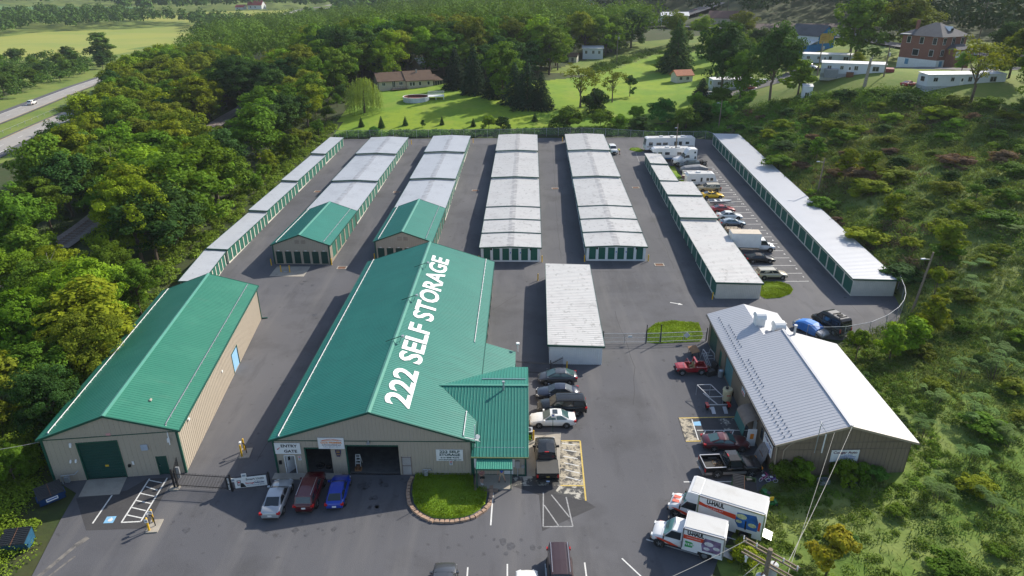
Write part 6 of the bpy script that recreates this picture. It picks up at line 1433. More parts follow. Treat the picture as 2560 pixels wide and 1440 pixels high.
for s in (-0.33,0.33):MB().box(-0.3,0.1,s-0.2,s+0.2,0.5,0.72).hexa([(-0.34,s-0.2,0.7),(-0.22,s-0.2,0.7),(-0.22,s+0.2,0.7),(-0.34,s+0.2,0.7)],[(-0.44,s-0.2,1.2),(-0.34,s-0.2,1.2),(-0.34,s+0.2,1.2),(-0.44,s+0.2,1.2)]).build('seat',mat('seat_straw',(0.3,0.26,0.12),0.9,var=0.2),jp)
for xx in (1.12,-1.12):
 for s in (-1,1):MB().cyl((xx,s*0.55,0.42),(xx,s*0.765,0.42),0.43,n=16).build('wheel_arch',black_pl,b)
add_wheels(jp,(1.12,-1.12),0.84,0.36,0.26)
for s in (-1,1):MB().cyl((1.7,s*0.45,0.72),(1.75,s*0.45,0.72),0.1,n=12).build('headlight',lamp_clear,b)
MB().box(1.72,1.86,-0.6,0.6,0.42,0.54).build('front_bumper',black_metal,b)
um_red=mat('truck_red',(0.62,0.06,0.02),0.45,var=0.05);um_blue=mat('truck_picture_blue',(0.02,0.12,0.38),0.45,var=0.5,vs=1.2);um_white=mat('truck_white',(0.72,0.72,0.72),0.4,var=0.05);um_green=mat('truck_green',(0.02,0.30,0.06),0.45,var=0)
roof_tr=layered('truck_roof',(0.52,0.52,0.51),[(0.7,0.5,0.7,(0.44,0.43,0.41),0.7,5)],rough=0.5)
def van_cab(t,x0,W_,hgt,col_m,nose=1.3):
 hw=W_/2;x1=x0+1.2;xf=x1+nose
 b=loft(t,'cab',col_m,[(x0,bodyprof(hw,0.45,1.2)),(x1,bodyprof(hw,0.45,1.22)),(xf-0.5,bodyprof(hw*0.97,0.45,1.12)),(xf-0.12,bodyprof(hw*0.92,0.48,0.98)),(xf,bodyprof(hw*0.82,0.55,0.8))])
 hb,ht=hw*0.94,hw*0.8
 c=MB().add([(x1+0.35,hb,1.18),(x1+0.35,-hb,1.18),(x0,-hb,1.18),(x0,hb,1.18),(x1-0.35,ht,hgt-0.05),(x1-0.35,-ht,hgt-0.05),(x0,-ht,hgt-0.05),(x0,ht,hgt-0.05),(x1-0.5,0,hgt+0.05),(x0,0,hgt+0.05)],
                 [(0,1,5,8,4)[::-1],(2,3,7,9,6)[::-1],(0,4,7,3)[::-1],(1,2,6,5)[::-1],(4,8,9,7)[::-1],(5,6,9,8)[::-1]]).build('cab_roof',col_m,t)
 def pn(nm,q,n,m_):
  n=Vector(n).normalized()*0.016;q=[Vector(p)+n for p in q];MB().add(q+[p-n*0.6 for p in q],[(0,1,2,3),(7,6,5,4),(0,4,5,1),(1,5,6,2),(2,6,7,3),(3,7,4,0)]).build(nm,m_,c)
 pn('windscreen',[(x1+0.31,hb*0.92,1.25),(x1+0.31,-hb*0.92,1.25),(x1-0.3,-ht*0.9,hgt-0.12),(x1-0.3,ht*0.9,hgt-0.12)],(0.75,0,0.65),mat('sunshade_glass',(0.17,0.40,0.37),0.15,var=0.08,spec=0.8))
 for s in (-1,1):
  pn('side_window',[(x0+0.15,s*hb*0.99,1.24),(x1+0.2,s*hb*0.985,1.24),(x1-0.3,s*(ht+0.03),hgt-0.15),(x0+0.15,s*(ht+0.03),hgt-0.15)],(0,s,0.2),glass)
  y0,y1=sorted((s*hw*0.95,s*(hw+0.25)));MB().box(x1+0.2,x1+0.3,y0,y1,1.2,1.5).build('mirror',black_pl,b)
  y0,y1=sorted((s*hw*0.55,s*hw*0.86));MB().box(xf-0.12,xf-0.0,y0,y1,0.82,0.98).build('headlight',lamp_clear,b)
  y0,y1=sorted((s*hw*0.8,s*hw*0.9));MB().box(xf-0.16,xf-0.03,y0,y1,0.7,0.82).build('indicator',amber,b)
  MB().cyl((xf-0.75,s*(hw-0.3),0.42),(xf-0.75,s*(hw+0.004),0.42),0.46,n=16).build('wheel_arch',black_pl,b)
 MB().box(xf-0.1,xf+0.06,-hw*0.9,hw*0.9,0.42,0.6).build('front_bumper',black_pl,b);MB().box(xf-0.06,xf+0.01,-hw*0.5,hw*0.5,0.65,0.92).build('grille',black_pl,b)
 return xf,b
def decal(t,pts,y,s,mt,name='decal',o=0.008):
 P=[(x,y+s*o,z) for x,z in pts]
 Q=[(x,y,z) for x,z in pts];n=len(pts)
 MB().add(P+Q,[tuple(range(n)),tuple(range(n,2*n))[::-1]]+[(i,(i+1) % n,n+(i+1) % n,n+i) for i in range(n)]).build(name,mt,t)
def moving_truck(label,x,y,rz,bl,bw,z0,z1,over,big):
 t=thing('moving_truck',label,'truck',(x,y,0),rz,'rental moving trucks')
 xb0=-bl/2-0.4;xb1=xb0+bl;hw=bw/2
 mb=MB();r_=0.12
 mb.prism([(-hw,z0),(hw,z0),(hw,z1-r_),(hw-r_,z1),(-hw+r_,z1),(-hw,z1-r_)],lambda u,v:(xb0,u,v),lambda u,v:(xb1,u,v))
 bx_=mb.build('cargo_box',um_white,t)
 MB().box(xb0+0.1,xb1-0.08,-hw+0.14,hw-0.14,z1+0.002,z1+0.03).build('box_roof',roof_tr,bx_)
 for s in (-1,1):
  y0,y1=sorted((s*(hw-0.1),s*(hw+0.03)));MB().box(xb0,xb1,y0,y1,z1-0.16,z1-0.02).build('top_rail',steel,bx_)
 for xx in (xb0-0.03,xb1-0.05):
  for s in (-1,1):y0,y1=sorted((s*(hw-0.08),s*(hw+0.035)));MB().box(xx,xx+0.1,y0,y1,z0,z1-0.02).build('corner_post',steel if not (big and s>0) else mat('olive_post',(0.25,0.3,0.17),0.5,var=0),bx_)
 if over:
  MB().prism([(xb1,z1),(xb1,2.2),(xb1+0.9,2.2),(xb1+1.1,2.5),(xb1+0.95,z1-0.1),(xb1+0.7,z1)],lambda u,v:(u,-hw,v),lambda u,v:(u,hw,v)).build('overcab_box',um_white,bx_)
  MB().box(xb1+0.02,xb1+0.72,-hw+0.14,hw-0.14,z1+0.002,z1+0.03).build('box_roof',roof_tr,bx_)
 xf,cab=van_cab(t,xb1+0.02,1.95,2.05 if not over else 2.15,um_white)
 if big:MB().box(xf-1.0,xf-0.25,0.08,0.45,1.1,1.18).box(xf-1.0,xf-0.25,-0.45,-0.08,1.1,1.18).build('hood_stripe',mat('hood_red',(0.62,0.14,0.09),0.4,var=0),cab)
 lettering('JUST 19.95',cab,(xb1+1.33,0,1.66),0.3,ink,ux=(0,1,0),uy=(-0.62,0,0.78),extrude=0.002,bold=0.004,width=1.1) if False else None
 lettering('LOWEST\nCOST',cab,(xb1+1.34+0.04,0,1.63),0.3,ink,ux=(0,1,0),uy=(-0.62,0,0.78),extrude=0.002,bold=0.006,line=0.8)
 add_wheels(t,(xf-0.75,),1.0,0.38,0.24);add_wheels(t,(xb0+1.35,),hw*0.98,0.4,0.34)
 MB().box(xb0+0.1,xb1+2.0,-0.5,0.5,0.45,0.62).build('chassis',black_metal,t)
 if big:
  MB().box(xb0+2.0,xb1,-hw+0.02,hw-0.02,z0-0.42,z0).build('skirt',um_white,bx_);MB().box(xb0,xb0+0.75,-hw+0.02,hw-0.02,z0-0.42,z0).build('skirt',um_white,bx_)
 else:
  MB().box(xb0+1.9,xb1,-hw+0.02,hw-0.02,z0-0.25,z0).build('skirt',um_white,bx_);MB().box(xb0,xb0+0.8,-hw+0.02,hw-0.02,z0-0.25,z0).build('skirt',um_white,bx_)
 MB().hexa([(xb0-0.75,-0.5,0.3),(xb0-0.05,-0.5,0.45),(xb0-0.05,0.5,0.45),(xb0-0.75,0.5,0.3)],[(xb0-0.75,-0.5,0.34),(xb0-0.05,-0.5,0.5),(xb0-0.05,0.5,0.5),(xb0-0.75,0.5,0.34)]).build('loading_ramp',grey_metal,bx_)
 MB().box(xb0-0.06,xb0-0.01,-hw+0.12,hw-0.12,z0+0.1,z1-0.25).build('rear_door',white_pt,bx_)
 for s in (-1,1):
  yy=s*(hw+0.001);h=z1-z0
  X=lambda f:xb0+bl*f
  Z=lambda f:z0+h*f
  dirx=(1,0,0) if s<0 else (-1,0,0)
  txt=lettering('U-HAUL',bx_,(X(0.70) if not big else X(0.74),yy+s*0.012,Z(0.80)),h*0.26,ink,ux=dirx,uy=(0,0,1),extrude=0.003,bold=0.03,width=bl*(0.40 if not big else 0.27))
  if big:
   decal(bx_,[(X(0.40),Z(0.40)),(X(1.0),Z(0.58)),(X(1.0),Z(0.74)),(X(0.89),Z(0.66)),(X(0.42),Z(0.62))],yy,s,um_red)
   lettering('Truck Share 24/7',bx_,(X(0.74),yy+s*0.014,Z(0.56)),0.2,white_pt,ux=dirx,uy=(0,0,1),extrude=0.002,width=1.3)
   decal(bx_,[(X(0.08),Z(0.15)),(X(0.36),Z(0.12)),(X(0.42),Z(0.35)),(X(0.40),Z(0.75)),(X(0.12),Z(0.82)),(X(0.07),Z(0.5))],yy,s,um_blue)
   for cx_,cz_,r2,m_ in ((0.33,0.62,0.42,'picture_pale'),(0.36,0.38,0.25,'picture_pale'),(0.16,0.36,0.33,'picture_pale')):
    decal(bx_,[(X(cx_)+r2*math.cos(a*0.6283),Z(cz_)+r2*0.62*math.sin(a*0.6283)) for a in range(10)],yy,s,mat(m_,(0.5,0.52,0.28),0.5,var=0.4,vs=5),o=0.012)
   decal(bx_,[(X(0.24),Z(0.1)),(X(0.265),Z(0.1)),(X(0.27),Z(0.48)),(X(0.245),Z(0.48))],yy,s,ink,o=0.012)
   decal(bx_,[(X(0.04),Z(0.2)),(X(0.075),Z(0.22)),(X(0.07),Z(0.6)),(X(0.04),Z(0.58))],yy,s,um_red,o=0.012)
  else:
   decal(bx_,[(X(0.47),Z(0.48)),(X(1.0),Z(0.48)),(X(1.0),Z(0.68)),(X(0.47),Z(0.68))],yy,s,um_red)
   lettering('THE MOVE & STORAGE PEOPLE',bx_,(X(0.73),yy+s*0.014,Z(0.58)),0.12,white_pt,ux=dirx,uy=(0,0,1),extrude=0.002,width=1.1)
   decal(bx_,[(X(0.93),Z(0.08)),(X(0.76),Z(0.1)),(X(0.70),Z(0.22)),(X(0.76),Z(0.36)),(X(0.93),Z(0.38))],yy,s,um_green)
   lettering('$19.95',bx_,(X(0.83),yy+s*0.014,Z(0.23)),0.32,white_pt,ux=dirx,uy=(0,0,1),extrude=0.002,bold=0.01,width=0.75)
   decal(bx_,[(X(0.06),Z(0.1)),(X(0.5),Z(0.1)),(X(0.54),Z(0.4)),(X(0.47),Z(0.75)),(X(0.08),Z(0.72))],yy,s,mat('picture_mixed',(0.18,0.12,0.22),0.5,var=0.6,vs=3))
   for cx_,cz_,r2 in ((0.36,0.5,0.36),(0.17,0.36,0.27),(0.4,0.25,0.25)):decal(bx_,[(X(cx_)+r2*math.cos(a*0.6283),Z(cz_)+r2*0.6*math.sin(a*0.6283)) for a in range(10)],yy,s,mat('picture_white',(0.62,0.6,0.62),0.5,var=0.3,vs=6),o=0.012)
  decal(cab,[(xb1+0.25,0.62),(xb1+0.9,0.6),(xf-0.35,0.98),(xf-0.75,1.0),(xb1+0.9,0.85)],s*0.985,s,um_red,o=0.02)
 return t
moving_truck('larger white moving truck with U-HAUL lettering and blue fish picture, nearer the dumpster',17.8,44.2,R(153),5.2,2.3,0.95,3.25,True,True)
moving_truck('smaller white moving truck with U-HAUL lettering and green price tag, nearer the camera',14.85,41.55,R(157.5),3.15,2.1,0.75,2.75,False,False)
bt_=thing('box_truck','plain white box truck with tan roof parked behind the stepped row','truck',(39.6,106.3,gz(39.6,106.3)),R(-5))
bx2=MB().prism([(-1.15,0.85),(1.15,0.85),(1.15,3.2),(-1.15,3.2)],lambda u,v:(-3.4,u,v),lambda u,v:(1.35,u,v)).build('cargo_box',um_white,bt_)
MB().box(-3.38,1.33,-1.13,1.13,3.202,3.24).build('box_roof',mat('tan_roof',(0.5,0.43,0.34),0.6,var=0.12),bx2)
MB().box(-3.46,-3.4,-1.0,1.0,0.95,3.0).build('rear_door',cream,bx2)
xf,cb_=van_cab(bt_,1.37,1.95,2.1,um_white);add_wheels(bt_,(xf-0.75,),1.0,0.38,0.24);add_wheels(bt_,(-2.1,),1.1,0.4,0.34);MB().box(-3.3,2.6,-0.5,0.5,0.45,0.7).build('chassis',black_metal,bt_)
def flat_trailer(label,x,y,rz,L_,W_,name='utility_trailer'):
 t=thing(name,label,'trailer',(x,y,gz(x,y)),rz)
 MB().box(-L_/2,L_/2,-W_/2,W_/2,0.5,0.58).build('deck',wood,t);MB().beam((L_/2,-0.5,0.5),(L_/2+1.2,0,0.5),0.08).beam((L_/2,0.5,0.5),(L_/2+1.2,0,0.5),0.08).build('tongue',black_metal,t)
 for xx in (-0.3,):
  for s in (-1,1):put('wheel',tyre_mesh(0.32,0.2),t,(xx,s*(W_/2+0.12),0.32))
 return t
jt=flat_trailer('flat trailer loaded with junk and frames beside the grey-blue coupe',39.0,114.0,R(0),3.2,1.7)
for k in range(5):MB().beam((-1.4+k*0.65,-0.8,0.58),(-1.4+k*0.65,-0.8,1.3),0.05).beam((-1.4+k*0.65,0.8,0.58),(-1.4+k*0.65,0.8,1.3),0.05).build('stake',black_metal,jt)
MB().beam((-1.5,-0.8,1.3),(1.5,-0.8,1.3),0.05).beam((-1.5,0.8,1.3),(1.5,0.8,1.3),0.05).build('side_rail',black_metal,jt)
MB().box(-1.2,0.9,-0.6,0.6,0.58,0.95).build('load',mat('load_tan',(0.38,0.32,0.24),0.9,var=0.4,vs=3),jt)
bc=thing('bicycle','old bicycle lying against the junk trailer','bicycle',(41.8,113.7,gz(41.8,113.7)),R(10))
for xx in (-0.5,0.5):
 pts=[(xx+0.32*math.cos(2*math.pi*i/14),0.1*math.sin(2*math.pi*i/14),0.33+0.32*math.sin(2*math.pi*i/14)) for i in range(15)];MB().tube(pts,0.025,5).build('wheel',rubber,bc)
MB().beam((-0.5,0,0.33),(-0.1,0,0.75),0.04).beam((-0.1,0,0.75),(0.42,0,0.75),0.04).beam((0.0,0,0.35),(0.42,0,0.75),0.04).beam((0.5,0,0.33),(0.4,0,0.95),0.04).build('frame',white_pt,bc);MB().beam((0.4,-0.28,0.95),(0.4,0.28,0.95),0.035).build('handlebar',steel,bc)
def hull(label,x,y,rz,L_,W_,H_,top_m,hull_m,z0=0.55,open_=True,name='boat',inner=None):
 t=thing(name,label,'boat',(x,y,gz(x,y)),rz)
 N=10;st=[]
 for i in range(N+1):
  f=i/N;w=W_/2*(1 if f<0.5 else math.cos((f-0.5)/0.5*1.45)**0.8);st.append((-L_/2+L_*f,w,z0+0.35*max(0,f-0.55)))
 mb=MB();vs=[]
 for xx,w,zb in st:vs+=[(xx,0.02,zb-0.0),(xx,w*0.75,zb+0.12),(xx,w,z0+H_),(xx,-w,z0+H_),(xx,-w*0.75,zb+0.12)]
 fs=[(i*5+j,i*5+(j+1) % 5,(i+1)*5+(j+1) % 5,(i+1)*5+j) for i in range(N) for j in (0,1,3,4)]+[(0,1,2,3,4)]
 mb.add(vs,fs);h_=mb.build('hull',hull_m,t)
 dk=MB()
 for i in range(N):
  for s in (-1,1):
   a,b=st[i],st[i+1];k=0.72 if i<N*0.6 else 0.0
   dk.quad((a[0],s*a[1],z0+H_+0.01),(b[0],s*b[1],z0+H_+0.01),(b[0],s*b[1]*k,z0+H_+0.03),(a[0],s*a[1]*k,z0+H_+0.03))
 dk.build('deck',top_m,h_)
 MB().box(-L_/2+0.15,L_*0.1,-W_*0.34,W_*0.34,z0+0.15,z0+0.22).build('cockpit_floor',inner or rust,h_)
 tr_=MB().beam((-L_/2+0.3,0.4,0.45),(L_/2+0.9,0,0.45),0.08).beam((-L_/2+0.3,-0.4,0.45),(L_/2+0.9,0,0.45),0.08).build('trailer_frame',grey_metal,t)
 for s in (-1,1):put('wheel',tyre_mesh(0.28,0.18),t,(-0.6,s*(W_/2*0.85),0.28))
 return t
hull('white motorboat with tan interior on a trailer behind the grey covered boat',40.6,145.9,R(-4),6.2,2.2,0.75,white_pt,um_white,inner=mat('tan_interior',(0.4,0.26,0.18),0.8,var=0.2))
hull('old boat with brown hull beside the camper trailer',38.9,143.2,R(176),4.6,1.9,0.8,mat('cream_deck',(0.5,0.42,0.33),0.6,var=0.15),mat('purple_hull',(0.12,0.06,0.07),0.5,var=0.15))
hull('silver aluminium boat with light crosswise seats beside the red coupe',40.6,128.0,R(2),4.4,1.7,0.55,grey_metal,grey_metal,inner=mat('dark_inner',(0.06,0.07,0.08),0.7,var=0.1))
for xx in (-0.9,0.2):MB().box(xx-0.2,xx+0.2,-0.7,0.7,1.0,1.08).build('thwart',white_pt,bpy.data.objects['boat.002'])
def cover_shape(name,label,cat,x,y,rz,prof,W_,mt,zlow=0.25):
 t=thing(name,label,cat,(x,y,gz(x,y)),rz);rr=random.Random(int(abs(x*7)))
 st=[]
 for xx,zt,k in prof:
  hw=W_/2*k;st.append((xx,[(0,zlow),(hw*1.03,zlow+rr.uniform(0,0.06)),(hw*1.0+rr.uniform(-0.04,0.05),(zlow+zt)*0.5),(hw*0.9,zt*0.88),(hw*0.55,zt*(0.985+rr.uniform(-0.02,0.01))),(0,zt)]))
 c=loft(t,'cover',mt,st,False)
 return t,c
cover_shape('covered_boat','boat under a tight grey tarpaulin beside the dark SUV','boat',40.8,149.9,R(-1),[(-3.0,0.9,0.85),(-2.2,1.35,1),(-0.5,1.6,1),(1.2,1.7,0.9),(2.4,1.3,0.6),(3.1,1.0,0.15)],2.2,mat('tarp_grey',(0.20,0.21,0.225),0.7,var=0.15,vs=1.5),0.5)
for s in (-1,1):put('wheel',tyre_mesh(0.28,0.18),bpy.data.objects['covered_boat'],(-0.5,s*0.85,0.28))
MB().beam((2.6,0,0.5),(4.0,0,0.5),0.09).build('trailer_tongue',rust,bpy.data.objects['covered_boat'])
bt1,c_=cover_shape('covered_car','car under a bright blue tarpaulin with silver nose showing, behind the auto shop','car',38.75,78.4,R(-57),[(-2.2,0.75,0.8),(-1.7,1.2,0.95),(-0.8,1.5,1),(0.4,1.48,1),(1.2,1.1,1.02)],1.9,mat('tarp_blue',(0.03,0.20,0.62),0.55,var=0.15,vs=2))
b=loft(bt1,'body',silver,[(-2.3,bodyprof(0.78,0.3,0.85)),(-1.5,bodyprof(0.88,0.26,0.95)),(1.0,bodyprof(0.88,0.26,0.9)),(1.9,bodyprof(0.85,0.28,0.78)),(2.2,bodyprof(0.74,0.32,0.6))])
add_wheels(bt1,(1.35,-1.35),0.9,0.32)
brush=thing('brush_pile','dark heap of brush and branches behind the dark SUV','brush pile',(43.2,153.4,gz(43.2,153.4)),0)
mb=MB();rr=random.Random(2)
for i in range(90):
 a=rr.uniform(0,6.28);d=rr.uniform(0,1.3);x_,y_=d*math.cos(a)*1.1,d*math.sin(a)*0.6;mb.beam((x_,y_,0.05),(x_+rr.uniform(-0.7,0.7),y_+rr.uniform(-0.4,0.4),rr.uniform(0.3,1.3)*(1.3-d)+0.2),0.07)
mb.build('branches',mat('dead_brush',(0.035,0.028,0.022),0.95,var=0.3),brush)['kind']='stuff'
def coach(label,x,y,rz,L_,W_,H_,name,cat,nose,windows,stripe=None,ac=2,z0=0.5,lower=None,slope_rear=False,tint=None):
 t=thing(name,label,cat,(x,y,gz(x,y)),rz);hw=W_/2;f=L_/2
 if nose=='flat':poly=[(-f,z0),(f-0.05,z0),(f,z0+0.9),(f-0.25,H_-0.15),(f-0.6,H_),(-f+0.15,H_),(-f,H_-0.15)]
 elif nose=='over':poly=[(-f,z0),(f-0.1,z0),(f-0.05,1.15),(f-0.9,1.25),(f-1.35,2.0),(f-0.3,2.15),(f-0.25,H_-0.35),(f-0.8,H_),(-f+0.15,H_),(-f,H_-0.15)]
 else:poly=[(-f,z0),(f-0.3,z0),(f,1.3),(f-0.6,H_-0.05),(f-0.9,H_),(-f+0.5,H_),(-f,H_-0.5)]
 s=MB().prism(poly,lambda u,v:(u,hw,v),lambda u,v:(u,-hw,v)).build('shell',tint or um_white,t)
 MB().box(-f+0.2,f-1.0,-hw+0.06,hw-0.06,H_+0.002,H_+0.03).build('roof',roof_tr,s)
 for k in range(ac):xx=-f+L_*(k+1)/(ac+1.5);MB().box(xx-0.4,xx+0.4,-0.33,0.33,H_+0.03,H_+0.3).build('roof_unit',white_pt,s)
 for k in range(3):xx=-f+L_*(k+0.6)/3.4;MB().box(xx-0.2,xx+0.2,0.5,0.85,H_+0.03,H_+0.12).build('roof_hatch',mat('hatch_dark',(0.1,0.1,0.1),0.5,var=0.1) if k % 2 else white_pt,s)
 for (xa,xb,za,zb_) in windows:
  for sd in (-1,1):y0,y1=sorted((sd*(hw-0.01),sd*(hw+0.012)));MB().box(xa,xb,y0,y1,za,zb_).build('window',glass,s)
 if nose=='flat':MB().hexa([(f-0.0,-hw*0.88,z0+0.95),(f+0.012,-hw*0.88,z0+0.95),(f+0.012,hw*0.88,z0+0.95),(f-0.0,hw*0.88,z0+0.95)],[(f-0.24,-hw*0.84,H_-0.35),(f-0.2,-hw*0.84,H_-0.35),(f-0.2,hw*0.84,H_-0.35),(f-0.24,hw*0.84,H_-0.35)]).build('windscreen',glass_t,s)
 if nose=='over':MB().hexa([(f-0.95,-hw*0.85,1.28),(f-0.9,-hw*0.85,1.28),(f-0.9,hw*0.85,1.28),(f-0.95,hw*0.85,1.28)],[(f-1.32,-hw*0.82,1.95),(f-1.27,-hw*0.82,1.95),(f-1.27,hw*0.82,1.95),(f-1.32,hw*0.82,1.95)]).build('windscreen',glass_t,s)
 if stripe:
  for sd in (-1,1):y0,y1=sorted((sd*(hw-0.01),sd*(hw+0.01)));MB().box(-f+0.2,f-0.4,y0,y1,stripe[0],stripe[1]).build('stripe',stripe[2],s)
 if lower:
  for sd in (-1,1):y0,y1=sorted((sd*(hw-0.01),sd*(hw+0.011)));MB().box(-f+0.05,f-0.2,y0,y1,z0,z0+0.4).build('lower_panel',lower,s)
 if nose=='trailer':
  for xx in (-0.5,0.35):
   for sd in (-1,1):put('wheel',tyre_mesh(0.33,0.22),t,(xx,sd*(hw-0.08),0.33))
  MB().beam((f-0.2,-0.6,0.5),(f+1.1,0,0.5),0.1).beam((f-0.2,0.6,0.5),(f+1.1,0,0.5),0.1).build('tongue',black_metal,t);MB().cyl((f+0.35,0,0.55),(f+0.35,0,1.1),0.2,n=10).build('gas_bottle',white_pt,t)
 else:
  for xx in (f-1.3,-f+L_*0.3):
   for sd in (-1,1):put('wheel',tyre_mesh(0.45,0.28),t,(xx,sd*(hw-0.1),0.45))
 return t
coach('white camper trailer parked beside the gold SUV',39.9,140.6,R(-1),6.2,2.35,2.75,'camper_trailer','camper','trailer',[(-2.2,-1.3,1.2,1.6),(-0.3,0.1,1.1,1.95),(0.9,1.5,1.3,1.9),(1.7,2.3,1.3,1.9)],stripe=(0.95,1.02,ink_grey),ac=1)
coach('white motorhome with overcab bunk and blue lower band nearer the semi truck',37.3,159.6,R(179),9.0,2.4,3.0,'motorhome','motorhome','over',[(2.0,2.9,1.5,2.15),(0.2,1.3,1.5,2.15),(-2.5,-1.5,1.5,2.15)],stripe=(1.2,1.3,ink_grey),ac=2,lower=mat('band_blue',(0.05,0.13,0.25),0.5,var=0.05))
coach('long white motorhome with flat windscreen at the back of the yard',38.9,168.2,R(183),12.2,2.55,3.3,'motorhome','motorhome','flat',[(4.3,5.3,1.5,2.3),(2.2,3.4,1.6,2.2),(0.6,1.8,1.6,2.2),(-1.8,-1.0,1.5,2.4),(-2.9,-2.1,1.5,2.4),(-4.7,-3.8,1.7,2.3)],stripe=(1.1,1.35,mat('rv_tan',(0.36,0.31,0.26),0.5,var=0.05)),ac=3)
sm=thing('semi_truck','white semi truck cab with tall sleeper facing the storage row','truck',(39.9,155.3,gz(39.9,155.3)),R(183))
s_=MB().prism([(-2.4,0.9),(0.7,0.9),(0.7,2.1),(0.15,2.75),(-0.5,3.75),(-1.0,3.95),(-2.4,3.9)],lambda u,v:(u,1.2,v),lambda u,v:(u,-1.2,v)).build('sleeper',um_white,sm)
loft(sm,'hood',um_white,[(0.6,bodyprof(1.15,0.75,2.05)),(1.6,bodyprof(1.1,0.7,1.85)),(2.5,bodyprof(1.0,0.65,1.6)),(2.8,bodyprof(0.85,0.65,1.2))])
MB().hexa([(0.72,-1.05,2.1),(0.74,-1.05,2.1),(0.74,1.05,2.1),(0.72,1.05,2.1)],[(0.17,-1.0,2.75),(0.2,-1.0,2.78),(0.2,1.0,2.78),(0.17,1.0,2.75)]).build('windscreen',glass,s_)
for sd in (-1,1):
 y0,y1=sorted((sd*1.19,sd*1.215));MB().prism([(-0.75,2.0),(0.5,2.0),(0.05,2.6),(-0.6,2.65)],lambda u,v,y0=y0:(u,y0,v),lambda u,v,y1=y1:(u,y1,v)).build('side_window',glass,s_);MB().box(-2.1,-1.7,y0,y1,3.0,3.4).build('side_window',glass,s_);MB().box(-2.2,-1.85,y0,y1,1.7,2.3).build('side_window',glass,s_)
 y0,y1=sorted((sd*1.2,sd*1.5));MB().box(0.45,0.6,y0,y1,1.9,2.6).build('mirror',black_pl,s_)
 y0,y1=sorted((sd*0.6,sd*0.95));MB().box(2.45,2.72,y0,y1,1.05,1.3).build('headlight',lamp_clear,s_)
 y0,y1=sorted((sd*0.85,sd*1.2));MB().box(-2.3,0.9,y0,y1,0.4,0.9).build('side_fairing',um_white,sm)
 for xx in (1.85,-3.2,-4.4):q=put('wheel',tyre_mesh(0.5,0.32),sm,(xx,sd*1.0,0.5));put('rim',rim_mesh(0.5),q)
MB().box(-5.2,-2.3,-0.5,0.5,0.7,0.95).build('chassis',black_metal,sm);MB().box(2.7,2.9,-1.0,1.0,0.45,0.85).build('front_bumper',steel,sm);MB().box(2.72,2.83,-0.5,0.5,0.9,1.35).build('grille',black_pl,sm)
vn=thing('conversion_van','black high-top conversion van with roof rack parked inside the curved fence','van',(41.6,79.4,0),R(108))
loft(vn,'body',blackp,[(-2.7,bodyprof(0.92,0.4,1.35)),(-2.5,bodyprof(1.0,0.36,1.4)),(1.3,bodyprof(1.0,0.36,1.35)),(1.9,bodyprof(0.97,0.38,1.2)),(2.5,bodyprof(0.9,0.4,1.05)),(2.7,bodyprof(0.78,0.45,0.8))])
s_=MB().prism([(-2.62,1.3),(1.75,1.3),(1.1,2.0),(0.8,2.35),(0.2,2.5),(-2.3,2.5),(-2.55,2.3)],lambda u,v:(u,0.95 if v<2.1 else 0.8,v),lambda u,v:(u,-0.95 if v<2.1 else -0.8,v)).build('high_top',blackp,vn)
MB().box(-2.2,0.2,-0.66,0.66,2.502,2.53).build('roof_panel',mat('roof_grey',(0.16,0.16,0.165),0.5,var=0.1),s_)
MB().cyl((-1.3,0,2.6),(-1.3,0,2.66),0.36,n=16).build('spare_wheel',rubber,s_);MB().box(-1.9,-1.8,-0.6,0.6,2.53,2.64).box(-0.8,-0.7,-0.6,0.6,2.53,2.64).build('roof_rack',black_metal,s_)
MB().hexa([(1.7,-0.85,1.36),(1.74,-0.85,1.36),(1.74,0.85,1.36),(1.7,0.85,1.36)],[(1.12,-0.78,1.98),(1.17,-0.78,2.0),(1.17,0.78,2.0),(1.12,0.78,1.98)]).build('windscreen',glass,s_)
for sd in (-1,1):
 for a,b in ((0.25,1.2),(-1.0,0.05),(-2.2,-1.2)):y0,y1=sorted((sd*0.94,sd*0.965));MB().box(a,b,y0,y1,1.45,1.95).build('side_window',glass,s_)
 y0,y1=sorted((sd*0.98,sd*1.1));MB().box(-1.3,1.0,y0,y1,0.3,0.42).build('running_board',steel,vn);y0,y1=sorted((sd*0.78,sd*0.95));MB().box(-2.72,-2.6,y0,y1,0.8,1.3).build('tail_light',red_lamp,vn)
MB().box(-2.66,-2.6,-0.75,0.75,1.45,2.0).build('rear_window',glass,s_);MB().box(-2.8,-2.66,-0.9,0.9,0.4,0.55).build('rear_bumper',steel,vn)
add_wheels(vn,(1.75,-1.7),1.03,0.4,0.28)
MB().box(-2.74,-2.7,-0.15,0.15,0.62,0.75).build('number_plate',white_pt,vn)
